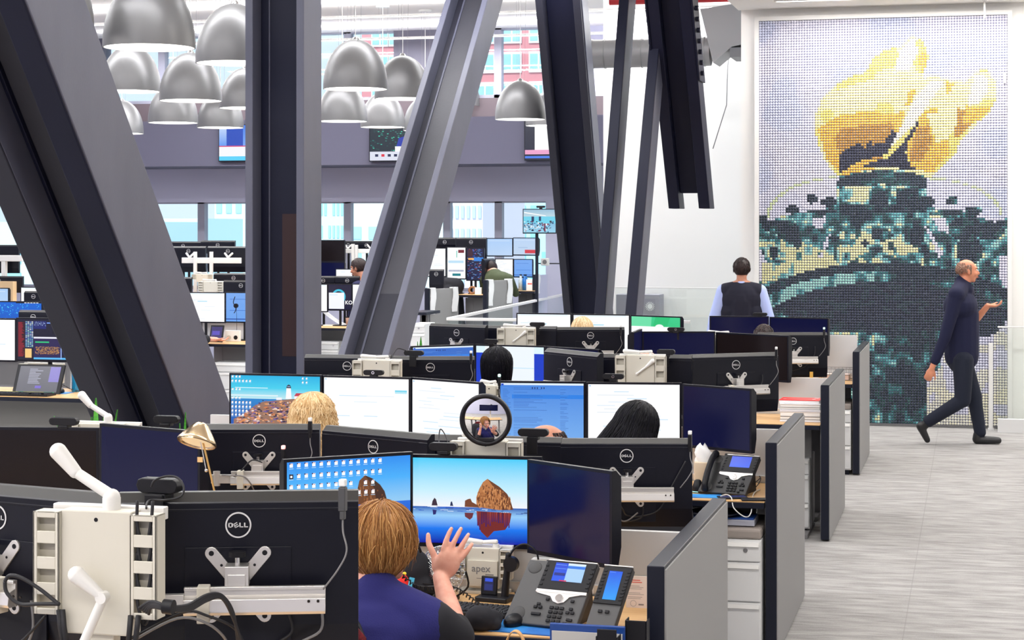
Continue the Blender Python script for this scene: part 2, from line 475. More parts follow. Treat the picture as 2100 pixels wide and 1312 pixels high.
pp = MB(); pp.prism([(-0.25, 0.65), (0.5, 0.75), (0.5, 0.28), (0.12, 0.2), (-0.1, 0.02)], -0.3, 0.3, M=Matrix(((1, 0, 0, 0), (0, 0, 1, 0), (0, 1, 0, 0), (0, 0, 0, 1)))); pp.build('elbow', md, d2)
MB().box(0.1, 0.5, -0.32, 0.32, 0.08, 0.19).build('flange', mat('duct_dark', (0.16, 0.16, 0.17), 0.5), d2)
wr = [atY(1500, 60, 22.95), atY(1492, 140, 22.95), atY(1490, 215, 22.95), atY(1462, 305, 22.95)]
tag(MB().tube([p + Vector((0, 0, 0)) for p in wr], 0.006).build('wall_cable', M_GREY), 'thin grey cable running down the white wall beside the hanging steel', 'cable')

# ---------------------------------------------------------------- steel truss
def member(name, label, c0, c1, X0, X1, W, tf, tw, webbias=0.0, z0=0.0, z1=4.99, xtra=None, lit=(M_STEEL, M_STEELD)):
    """I-section in a plane X = const; c0,c1 = (Y, z) points of its axis"""
    (ya, za), (yb, zb) = c0, c1
    s = (yb - ya) / (zb - za)
    y = lambda z: ya + s * (z - za)
    h = W / 2 * math.sqrt(1 + s * s)      # half width measured horizontally
    r = thing(name, label, 'steel beam', ((X0 + X1) / 2, y(z0), z0))
    def slab(nm, xa, xb, ha, hb, ma, zlo=z0, zhi=z1, bev=0.006):
        vs = []
        for z in (zlo, zhi):
            for (xx, hh) in ((xa, ha), (xb, ha), (xb, hb), (xa, hb)):
                vs.append((xx - r.location.x, y(z) + hh - r.location.y, z - z0))
        m = MB(); m.add(vs, [(0, 3, 2, 1), (4, 5, 6, 7), (0, 1, 5, 4), (1, 2, 6, 5), (2, 3, 7, 6), (3, 0, 4, 7)])
        return m.build(nm, ma, r, bev)
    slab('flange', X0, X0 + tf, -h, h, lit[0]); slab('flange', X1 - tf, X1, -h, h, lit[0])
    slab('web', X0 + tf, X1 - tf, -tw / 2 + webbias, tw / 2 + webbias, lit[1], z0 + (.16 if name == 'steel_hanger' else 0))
    return r, slab, h
XF = -4.45
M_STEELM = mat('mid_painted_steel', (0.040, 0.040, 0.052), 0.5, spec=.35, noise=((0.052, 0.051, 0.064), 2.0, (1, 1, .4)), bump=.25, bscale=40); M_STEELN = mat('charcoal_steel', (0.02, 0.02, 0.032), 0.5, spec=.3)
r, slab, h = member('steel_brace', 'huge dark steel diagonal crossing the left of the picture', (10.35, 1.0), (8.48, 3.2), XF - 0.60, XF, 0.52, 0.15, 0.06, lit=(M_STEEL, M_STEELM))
slab('weld_strip', XF - 0.60 + 0.15, XF - 0.60 + 0.175, -.08, -0.03, M_STEELD)
slab('cover_plate', XF - 0.155, XF - 0.006, -h - 0.018, -h, M_STEELD); slab('cover_plate', XF - 0.605, XF - 0.45, -h - 0.018, -h, M_STEELN)  # added dark strips: shade on the flange front edges put into the colour
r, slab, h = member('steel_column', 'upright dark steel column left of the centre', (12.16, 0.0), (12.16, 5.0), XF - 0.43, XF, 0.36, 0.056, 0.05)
slab('web_seam', XF - 0.43 + 0.115, XF - 0.43 + 0.125, -0.032, -0.024, M_STEEL); slab('web_patch', XF - .215, XF - .058, -.0275, -.024, mat('brown_web', (0.034, 0.016, 0.018), .5, spec=.25), 1.2, 2.19, 0)  # brown patch laid over part of the web
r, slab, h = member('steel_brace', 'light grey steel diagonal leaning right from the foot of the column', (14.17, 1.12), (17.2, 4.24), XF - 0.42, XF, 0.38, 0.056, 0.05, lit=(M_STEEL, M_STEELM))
slab('web_seam', XF - 0.42 + 0.11, XF - 0.42 + 0.13, -0.045, -0.02, M_STEEL); slab('shadow_strip', XF - .364, XF - .312, -.03, -.024, M_STEELN); slab('web_patch', XF - .288, XF - .058, -.03, -.024, M_STEELN, 0, 1.55, 0)  # patch makes the lower web darker
r, slab, h = member('steel_brace', 'navy steel diagonal leaning left above the far desks right of centre', (21.7, 1.05), (20.2, 4.6), -4.71, -4.2, 0.37, 0.085, 0.05, lit=(M_STEELN, M_STEELD))
slab('lit_face', -4.2, -4.19, -h + .06, h, M_STEEL)  # added pale strip: light on the right flange face put into the colour
def post(label, c0, c1, X0, X1, W):
    (ya, za), (yb, zb) = c0, c1; s = (yb - ya) / (zb - za)
    r = thing('steel_post', label, 'steel beam', ((X0 + X1) / 2, ya - s * za, 0))
    h = W / 2
    def slab(nm, xa, xb, ha, hb, ma):
        vs = [(xx - r.location.x, s * z + hh, z) for z in (0, 4.9) for (xx, hh) in ((xa, ha), (xb, ha), (xb, hb), (xa, hb))]
        MB().add(vs, [(0, 3, 2, 1), (4, 5, 6, 7), (0, 1, 5, 4), (1, 2, 6, 5), (2, 3, 7, 6), (3, 0, 4, 7)]).build(nm, ma, r, 0.004)
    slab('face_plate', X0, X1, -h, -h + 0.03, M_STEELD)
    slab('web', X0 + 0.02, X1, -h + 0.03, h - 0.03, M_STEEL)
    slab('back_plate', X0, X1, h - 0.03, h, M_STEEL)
post('thin steel post leaning right, left one of the pair before the white wall', (17.3, 1.36), (18.5, 4.33), -3.45, -3.35, 0.40)
post('thin steel post leaning right, right one of the pair before the white wall', (17.0, 1.36), (18.48, 4.31), -3.10, -3.0, 0.40)
r, slab, h = member('steel_hanger', 'dark steel member hanging down with cut lower end before the white wall', (19.3, 2.25), (18.0, 4.2), -3.07, -2.64, 0.30, 0.115, 0.05, z0=2.29, z1=4.6, lit=(M_STEELD, M_STEELD))
for sx in (-3.09, -2.64):
    slab('splice_plate', sx, sx + 0.02, -0.2, 0.2, M_STEELD, 3.55, 4.55)
for i in range(9):
    for sx in (-2.615, -3.10):
        zz = 3.62 + i * 0.1; yy = 19.3 + (zz - 2.25) * (18.0 - 19.3) / 1.95
        bo = MB().cyl((sx - r.location.x, yy - 0.12 - r.location.y, zz - 2.29), (sx + 0.03 - r.location.x, yy - 0.12 - r.location.y, zz - 2.29), 0.025, n=6)
        bo.build('bolt', M_STEELD, r)

# ---------------------------------------------------------------- pendants
dome = [(0.02, 0.455), (0.06, 0.452)]
for i in range(1, 15):
    t = i / 14
    dome.append((0.30 * (1 - (1 - t) ** 2.2) ** 0.55 * 1.0 if t < 1 else 0.30, 0.452 - 0.452 * t ** 1.35))
def dome_r(z):   # egg profile, widest at the rim
    u = z / 0.455
    return 0.30 * math.sqrt(max(0.0, 1 - u ** 2.1)) * (1 - 0.02 * (1 - u))
prof = [(dome_r(0.455 * math.sin(PI / 2 * i / 18)), 0.455 * math.sin(PI / 2 * i / 18)) for i in range(19)]
inner = [(max(0.001, r_ - 0.008), z_ * 0.975) for r_, z_ in prof]
def pendant(cx, ry, w, label):
    t = 0.6 * F / w
    p = atD(cx, ry, t)
    r = thing('dome_pendant', label, 'pendant lamp', p, 0, 'dome pendants')
    cached('dome', 'shade', [M_DOME, mat('lamp_inside', (0.9, 0.88, 0.84), 0.5)], lambda b: (b.lathe(prof[::-1], 40, 0), b.lathe(inner, 40, 1), b.lathe([(inner[0][0], 0), (prof[0][0], 0)], 40, 0)), r)
    cached('domed', 'diffuser', M_LAMP, lambda b: b.cyl((0, 0, 0.012), (0, 0, 0.03), 0.272, n=40), r)
    cached('domec', 'cap', M_CHROME, lambda b: b.cyl((0, 0, 0.45), (0, 0, 0.475), 0.035, 0.02, n=16), r)
    hh = ZC - p.z
    m = MB()
    for k in range(3):
        a = 2 * PI * k / 3
        m.cyl((0.05 * math.cos(a), 0.05 * math.sin(a), 0.45), (0.07 * math.cos(a), 0.07 * math.sin(a), hh), 0.0011, n=5)
    m.build('suspension_wire', M_GREY, r)
    MB().cyl((0, 0, 0.47), (0, 0, hh - 0.03), 0.004, n=6).build('power_cord', M_WHITE, r)
    MB().cyl((0, 0, hh - 0.03), (0, 0, hh), 0.09, n=24).build('canopy', M_WHITE, r)
for a in [(306, 98, 192, 'largest grey dome pendant, highest at the upper left'),
          (481, 130, 162, 'grey dome pendant partly behind the left edge of the steel column, second largest'),
          (268, 188, 126, 'grey dome pendant just below the largest one beside the big brace'),
          (391, 207, 131, 'grey dome pendant hanging between the big brace and the column, middle height'),
          (503, 222, 109, 'grey dome pendant cut by the column edge, under the second largest'),
          (355, 252, 104, 'grey dome pendant low in the left cluster, left of the bluish one'),
          (452, 262, 97, 'bluish grey dome pendant low in the left cluster next to the column'),
          (250, 274, 90, 'lowest dark dome pendant peeping out from behind the big brace'),
          (93, 58, 200, 'grey dome pendant mostly hidden behind the top of the big brace'),
          (729, 183, 135, 'largest grey dome pendant right of the column'),
          (826, 203, 118, 'dark grey dome pendant on bright wires touching the light brace'),
          (702, 249, 105, 'grey dome pendant directly below the largest one right of the column'),
          (785, 261, 94, 'grey dome pendant low between the column and the light brace'),
          (872, 268, 92, 'dome pendant almost hidden behind the light brace, lowest right of the column'),
          (1067, 245, 106, 'grey dome pendant alone left of the navy brace'),
          (1122, 258, 91, 'dome pendant tucked behind the navy brace'),
          (944, 218, 84, 'dome pendant showing only its right rim beside the light brace')]:
    pendant(*a)
# ---------------------------------------------------------------- bead mosaic
def mural():
    A = atY(1558, 40, WY); B = atY(2066, 40, WY)
    x0, x1 = A.x, B.x; z0, z1 = 0.03, 4.30
    NC, NR = 91, 152
    W = x1 - x0; H = z1 - z0
    cw, ch = W / NC, H / NR
    px = np.tile(1560 + (np.arange(NC) + 0.5) / NC * 506, (NR, 1))
    py = np.tile((42 + (np.arange(NR) + 0.5) / NR * 833)[:, None], (1, NC))
    rng = np.random.default_rng(5)
    def inside(pts):
        n = len(pts); res = np.zeros(px.shape, bool)
        for i in range(n):
            (xa, ya), (xb, yb) = pts[i], pts[(i + 1) % n]
            c = ((ya > py) != (yb > py))
            with np.errstate(divide='ignore', invalid='ignore'):
                xi = (xb - xa) * (py - ya) / (yb - ya + 1e-12) + xa
            res ^= c & (px < xi)
        return res
    def sn(sx, sy, seed):       # smooth value noise
        g = np.random.default_rng(seed).random((60, 60))
        u, v = (px - 1500) / sx, (py - 0) / sy
        i, j = u.astype(int) % 59, v.astype(int) % 59
        fu, fv = u - u.astype(int), v - v.astype(int)
        fu, fv = fu * fu * (3 - 2 * fu), fv * fv * (3 - 2 * fv)
        return (g[j, i] * (1 - fu) + g[j, i + 1] * fu) * (1 - fv) + (g[j + 1, i] * (1 - fu) + g[j + 1, i + 1] * fu) * fv
    Cc = np.zeros((NR, NC, 3))
    def put(mask, rgb): Cc[mask] = rgb
    put(np.ones(px.shape, bool), (214, 214, 230))
    put(sn(60, 60, 1) > 0.55, (222, 220, 232)); put(sn(60, 60, 1) < 0.35, (202, 207, 228))
    Y1, Y2, Y3, OR, BR, DK = (245, 225, 112), (250, 240, 160), (254, 250, 225), (228, 176, 70), (172, 128, 54), (24, 28, 42)
    fl = [(1727, 370), (1698, 335), (1683, 297), (1675, 267), (1677, 240), (1691, 206), (1713, 183), (1744, 164), (1782, 152), (1794, 126), (1820, 107), (1855, 101), (1877, 80), (1896, 91), (1910, 122), (1900, 152), (1896, 168), (1923, 160), (1950, 172), (1984, 177), (2003, 156), (2026, 152), (2041, 175), (2046, 206), (2034, 233), (2007, 259), (1977, 290), (1961, 324), (1931, 355), (1912, 370)]
    fm = inside(fl); put(fm, Y1)
    put(fm & (sn(40, 60, 3) > 0.5), Y2)
    for poly, c in [([(1850, 110), (1878, 84), (1890, 110), (1870, 150), (1840, 155)], Y3), ([(1715, 190), (1800, 165), (1860, 160), (1830, 200), (1740, 235), (1690, 225)], (250, 240, 170)),
                    ([(2000, 165), (2022, 160), (2030, 195), (2005, 225), (1985, 220)], Y3),
                    ([(1683, 268), (1720, 243), (1790, 232), (1815, 238), (1862, 236), (1852, 270), (1840, 300), (1830, 345), (1735, 365), (1700, 330)], OR),
                    ([(1718, 290), (1730, 268), (1780, 262), (1835, 258), (1838, 300), (1815, 330), (1730, 330)], BR),
                    ([(1895, 235), (1925, 228), (1945, 260), (1950, 320), (1915, 362), (1870, 350), (1866, 300)], OR), ([(1885, 270), (1908, 262), (1918, 300), (1890, 340), (1868, 335)], BR),
                    ([(1965, 230), (2010, 240), (1985, 275), (1962, 292)], BR), ([(1985, 225), (2032, 230), (2005, 258), (1975, 262)], OR),
                    ([(1917, 172), (1940, 176), (1900, 232), (1868, 275), (1828, 330), (1818, 325), (1856, 262), (1885, 200)], Y3), ([(1868, 275), (1880, 262), (1832, 330), (1800, 345), (1820, 322)], Y1),
                    ([(1905, 240), (1940, 235), (1950, 290), (1925, 300)], Y2), ([(1888, 122), (1906, 108), (1902, 150), (1894, 160)], OR), ([(1945, 176), (1960, 178), (1950, 200), (1942, 196)], OR), ([(1868, 195), (1884, 188), (1872, 225), (1862, 222)], OR),
                    ([(1728, 358), (1727, 322), (1748, 307), (1770, 300), (1780, 310), (1790, 294), (1796, 308), (1805, 298), (1818, 300), (1838, 270), (1842, 284), (1826, 322), (1800, 328), (1770, 335), (1745, 350)], DK),
                    ([(1826, 330), (1850, 310), (1886, 255), (1888, 262), (1866, 300), (1862, 318), (1872, 345), (1890, 356), (1860, 352), (1770, 348), (1800, 336)], DK)]:
        put(inside(poly) & (fm | (py > 250)), c)
    G0, G1, G2, G3, G4, CR = (20, 38, 46), (30, 66, 64), (48, 106, 108), (92, 160, 164), (150, 198, 190), (222, 220, 168)
    n1, n2, n3 = sn(16, 16, 11), sn(11, 14, 12), sn(34, 26, 13)
    def stone(mask, bias=0.0, light=CR):
        v = 0.55 * n1 + 0.45 * n2 + bias
        q = np.select([v < 0.30, v < 0.42, v < 0.52, v < 0.60, v < 0.68], [0, 1, 2, 3, 4], 5)
        for k, c in enumerate((G0, G1, G2, G3, G4, light)): put(mask & (q == k), c)
    # balcony body
    body = inside([(1560, 455), (1580, 462), (1600, 452), (1640, 442), (1690, 438), (1724, 420), (1724, 375), (1730, 366), (1790, 354), (1850, 354), (1898, 366), (1906, 420), (1930, 440), (1985, 440), (2010, 452), (2040, 462), (2066, 455), (2066, 640), (1560, 640)])
    stone(body, 0.02)
    cap = inside([(1724, 395), (1726, 372), (1760, 360), (1815, 355), (1868, 360), (1904, 372), (1904, 396), (1880, 388), (1815, 384), (1750, 388)]); stone(cap, -0.32)
    stone(inside([(1726, 425), (1904, 425), (1904, 440), (1726, 440)]), -0.30); stone(inside([(1726, 444), (1906, 444), (1906, 462), (1726, 462)]), -0.1)
    stone(inside([(1845, 390), (1890, 390), (1890, 425), (1845, 425)]), -0.22); stone(inside([(1735, 390), (1790, 388), (1790, 420), (1735, 420)]), 0.2)
    # open sky between the side ornaments, pale lower band
    for p in ([(1672, 452), (1700, 450), (1692, 476), (1670, 470)], [(1712, 478), (1704, 510), (1690, 545), (1682, 540), (1698, 500)], [(1915, 452), (1942, 455), (1950, 485), (1930, 480)], [(1900, 470), (1912, 478), (1940, 530), (1930, 535)], [(1562, 520), (1574, 540), (1575, 570), (1560, 590)], [(2050, 530), (2064, 530), (2064, 600), (2052, 580)]):
        put(inside(p), (218, 216, 230))
    stone(inside([(1735, 470), (1790, 468), (1800, 500), (1860, 500), (1900, 520), (1900, 552), (1570, 556), (1590, 530), (1640, 500), (1700, 520)]) & (n2 > 0.35), 0.22)
    stone(inside([(1566, 545), (1760, 540), (1690, 560), (1620, 576), (1566, 590)]), 0.34)
    # bulbs of the railing
    for cx, cy, rx, ry in [(1629, 435, 14, 9), (1669, 414, 12, 9), (1706, 420, 17, 9), (1690, 440, 30, 5), (1905, 420, 16, 10), (1955, 418, 13, 8), (1998, 438, 18, 9), (1950, 444, 40, 6), (1808, 418, 20, 12), (1815, 488, 22, 12), (1716, 496, 10, 6), (1885, 490, 14, 24), (1984, 475, 34, 26), (1990, 520, 26, 30), (2030, 480, 30, 18), (1595, 470, 30, 14), (1620, 480, 24, 22), (1566, 455, 12, 8), (1640, 505, 8, 14), (1590, 525, 9, 14), (1832, 510, 6, 10), (1780, 505, 6, 10)]:
        stone(((px - cx) / rx) ** 2 + ((py - cy) / ry) ** 2 < 1, -0.34)
    # thin arcs of rail on both sides
    for cx, cy, rx, ry, xa, xb in [(1727, 452, 148, 83, 1578, 1722), (1908, 455, 148, 82, 1908, 2056)]:
        e = np.hypot((px - cx) / rx, (py - cy) / ry)
        put((abs(e - 1) < 0.024) & (px > xa) & (px < xb) & (py < 452) & ~body & ~fm, (204, 216, 168))
    # rim rings and the dark underside
    def ring(cx, cy, rx, ry): return ((px - cx) / rx) ** 2 + ((py - cy) / ry) ** 2
    low = py > 540
    stone((ring(1818, 700, 330, 155) < 1) & low, -0.42)
    stone((ring(1822, 712, 318, 150) < 1) & low & (py < 640), 0.08 , G4)
    stone((ring(1822, 712, 318, 150) < 1) & low & (px > 1800) & (py < 640), -0.26)
    under = (ring(1824, 730, 300, 146) < 1) & low
    put(under, (24, 34, 46)); put(under & (sn(14, 8, 21) > 0.62), (30, 50, 54))
    stone(under & (py > 640) & (n3 * 60 + 652 < py), -0.22)
    bl = inside([(1560, 640), (1600, 650), (1700, 690), (1760, 690), (1935, 700), (1935, 760), (1900, 790), (1900, 880), (1560, 880)])
    stone(bl, -0.13); stone(bl & (px < 1800) & (py < 760), 0.06); stone(bl & (px < 1790) & (py > 830), 0.12); stone(bl & (px > 1820), -0.26)
    stone(bl & (abs(py - 740) < 12), -0.2)
    wl = inside([(1905, 880), (1905, 785), (1935, 755), (1935, 720), (1990, 700), (2040, 690), (2066, 660), (2066, 880)])
    put(wl, (206, 206, 222)); put(wl & (sn(24, 24, 31) > 0.55), (216, 214, 200)); put(wl & (py > 800) & (sn(20, 20, 32) > 0.4), (224, 220, 196))
    Cc += rng.normal(0, 5, (NR, NC, 1)); Cc = np.clip(Cc, 0, 255) / 255
    lin = np.where(Cc <= 0.04045, Cc / 12.92, ((Cc + 0.055) / 1.055) ** 2.4) * 1.0
    # beads: low domes
    ns = 8; ring_ = [(1.0, 0.0), (0.82, 0.58), (0.42, 0.92)]
    rad = min(cw, ch) * 0.50
    base = []
    for rr, hh in ring_:
        for k in range(ns):
            a = 2 * PI * k / ns
            base.append((rr * rad * math.cos(a), -hh * rad * 0.8, rr * rad * math.sin(a)))
    base.append((0, -rad * 0.8, 0)); base = np.array(base)
    fq = [(i * ns + k, i * ns + (k + 1) % ns, (i + 1) * ns + (k + 1) % ns, (i + 1) * ns + k) for i in range(2) for k in range(ns)]
    ft = [(2 * ns + k, 2 * ns + (k + 1) % ns, 3 * ns) for k in range(ns)]
    cx = x0 + (np.arange(NC) + 0.5) * cw; cz = z1 - (np.arange(NR) + 0.5) * ch
    gx, gz = np.meshgrid(cx, cz); ox, oz = x0 + W / 2, 0.0
    cen = np.stack([gx.ravel() - ox, np.zeros(NC * NR), gz.ravel() - oz], 1)
    V = (cen[:, None, :] + base[None]).reshape(-1, 3)
    nb = len(base); nbeads = NC * NR
    loops = np.concatenate([np.array(fq).ravel(), np.array(ft).ravel()])
    LL = (loops[None] + (np.arange(nbeads) * nb)[:, None]).ravel()
    tot1 = np.array([4] * len(fq) + [3] * len(ft)); tot = np.tile(tot1, nbeads)
    start = np.concatenate([[0], np.cumsum(tot)[:-1]])
    me = bpy.data.meshes.new('bead_field')
    me.vertices.add(len(V)); me.vertices.foreach_set('co', V.ravel())
    me.loops.add(len(LL)); me.loops.foreach_set('vertex_index', LL.astype(np.int32))
    me.polygons.add(len(tot)); me.polygons.foreach_set('loop_start', start.astype(np.int32)); me.polygons.foreach_set('loop_total', tot.astype(np.int32))
    me.update(calc_edges=True); me.polygons.foreach_set('use_smooth', np.ones(len(tot), bool))
    at = me.color_attributes.new('Col', 'FLOAT_COLOR', 'POINT')
    cc = np.concatenate([np.repeat(lin.reshape(-1, 3), nb, 0), np.ones((len(V), 1))], 1)
    at.data.foreach_set('color', cc.astype(np.float32).ravel())
    me.materials.append(mat_attr('bead_gloss', 0.35, 0.5))
    r = thing('bead_mosaic', 'tall framed bead mosaic of a golden flame over a green torch on the white wall', 'mural', (ox, WY - 0.055, oz))
    o = link('bead_field', me, r)
    MB().box(-W / 2, W / 2, 0.001, 0.05, z0, z1).build('backing_board', mat('mosaic_backing', (0.16, 0.17, 0.27), 0.6), r)
    f = MB(); e = 0.045
    f.box(-W / 2 - e, -W / 2, -0.04, 0.05, z0, z1 + e); f.box(W / 2, W / 2 + e, -0.04, 0.05, z0, z1 + e); f.box(-W / 2, W / 2, -0.04, 0.05, z1, z1 + e)
    f.build('frame', M_WHITE, r)
mural()
# ---------------------------------------------------------------- pictures on screens
class Canvas:
    def __init__(s, w, h):
        s.mb = MB(); s.w, s.h = w, h; s.k = 0; s.win(0, 0, 1, 1)
    def win(s, x0, y0, x1, y1): s.q = (x0, y0, x1, y1); return s
    def p(s, x, y):
        x0, y0, x1, y1 = s.q
        u = min(1, max(0, (x - x0) / (x1 - x0))); v = min(1, max(0, (y - y0) / (y1 - y0)))
        return ((u - 0.5) * s.w, -0.0004 - 0.00012 * s.k, (1 - v) * s.h)
    def quad(s, pts, cols, up=True):
        if up: s.k += 1
        cols = [L(*c) for c in cols]
        n = len(pts)
        s.mb.add([s.p(*q) for q in pts], [tuple(range(n))], 0, False, None, cols if len(cols) == n else cols[0])
        return s
    def rect(s, x0, y0, x1, y1, c, c2=None, up=True):
        return s.quad([(x0, y0), (x0, y1), (x1, y1), (x1, y0)], [c, c2, c2, c] if c2 else [c], up)
    def poly(s, pts, c, up=True): return s.quad(pts, [c], up)
    def ring(s, cx, cy, r0, r1, c, n=20, a0=0, a1=2 * PI):
        s.k += 1
        for i in range(n):
            a, b = a0 + (a1 - a0) * i / n, a0 + (a1 - a0) * (i + 1) / n
            s.quad([(cx + r0 * math.cos(a), cy + r0 * math.sin(a)), (cx + r1 * math.cos(a), cy + r1 * math.sin(a)), (cx + r1 * math.cos(b), cy + r1 * math.sin(b)), (cx + r0 * math.cos(b), cy + r0 * math.sin(b))], [c], False)
        return s

WT = (255, 255, 255)
def icon_grid(c, xs, ys, sx, sy, cols=WT, skip=()):
    c.k += 1
    for j, y in enumerate(ys):
        for i, x in enumerate(xs):
            if (j, i) in skip: continue
            c.rect(x, y, x + sx, y + sy, cols, None, False)
            c.rect(x - sx * .15, y + sy * 1.25, x + sx * 1.15, y + sy * 1.4, (190, 225, 250), None, False)
    c.k += 1
    for j, y in enumerate(ys):
        for i, x in enumerate(xs):
            if (j, i) in skip: continue
            c.rect(x - sx * .12, y - sy * .05, x + sx * .3, y + sy * .25, (70, 40, 90), None, False)
            c.rect(x + sx * .55, y + sy * .05, x + sx * .8, y + sy * .25, (200, 40, 60), None, False)

def rocks(c, dx=0.0, sc=1.0):
    """sea stack on a wet beach; coordinates of the middle screen"""
    rr = random.Random(3)
    q = lambda pts: [(x + dx, y) for x, y in pts]
    c.rect(780, 90, 1608, 300, (70, 205, 250), (200, 240, 255)); c.rect(780, 300, 1608, 410, (200, 240, 255), (246, 246, 250), False)
    c.rect(780, 405, 1608, 460, (40, 90, 180), (150, 205, 250)); c.rect(780, 460, 1608, 545, (150, 205, 250), (20, 120, 240), False); c.rect(780, 545, 1608, 640, (20, 120, 240), (0, 15, 165), False)
    for i in range(60):
        x = rr.uniform(790, 1580); y = 404 + rr.random() ** 1.5 * 36; w = rr.uniform(10, 60)
        c.rect(x, y, min(x + w, 1606), y + 3, rr.choice([(30, 40, 110), (20, 70, 190), (230, 240, 255), (60, 110, 220)]), None, i == 0)
    big = [(1222, 400), (1220, 340), (1238, 285), (1262, 240), (1290, 218), (1322, 240), (1365, 268), (1412, 312), (1432, 350), (1450, 414), (1360, 418), (1280, 408)]
    c.poly(q(big), (190, 125, 75)); c.poly(q([(1290, 218), (1322, 240), (1365, 268), (1412, 312), (1432, 350), (1450, 414), (1380, 418), (1372, 330)]), (112, 66, 40))
    for i in range(320):
        x = rr.uniform(1228, 1432); y0 = 250 + max(0, (x - 1310)) * .6 + max(0, 1262 - x) * 1.6
        y = rr.uniform(y0, 395); hh = rr.uniform(10, 34); ww = rr.uniform(2.5, 6); c.poly(q([(x, y), (x - ww * .6, y + hh * .6), (x + ww * .2, y + hh), (x + ww, y + hh * .4)]), rr.choice([(215, 150, 92), (150, 90, 50), (90, 50, 30), (205, 140, 90), (176, 112, 66), (120, 70, 40)]), i % 40 == 0)
    for pts, cl in [([(1148, 402), (1150, 362), (1168, 352), (1184, 348), (1194, 370), (1230, 390), (1236, 404)], (120, 70, 45)), ([(940, 398), (946, 368), (958, 348), (968, 358), (978, 398)], (60, 45, 60)), ([(1056, 398), (1060, 374), (1068, 368), (1076, 398)], (40, 50, 90))]: c.poly(q(pts), cl)
    c.poly(q([(1222, 428), (1440, 436), (1430, 500), (1400, 545), (1330, 555), (1290, 600), (1250, 560), (1226, 500)]), (118, 42, 38))
    for i in range(16): c.rect(1226 + dx + i * 13, 432, 1233 + dx + i * 13, 470 + rr.uniform(20, 85), rr.choice([(170, 70, 50), (80, 30, 60), (140, 55, 45)]), (60, 30, 110), i == 0)
    c.poly(q([(1148, 440), (1204, 440), (1196, 470), (1180, 485), (1150, 465)]), (110, 50, 60)); c.poly(q([(946, 424), (972, 428), (966, 455), (950, 458)]), (40, 40, 110))

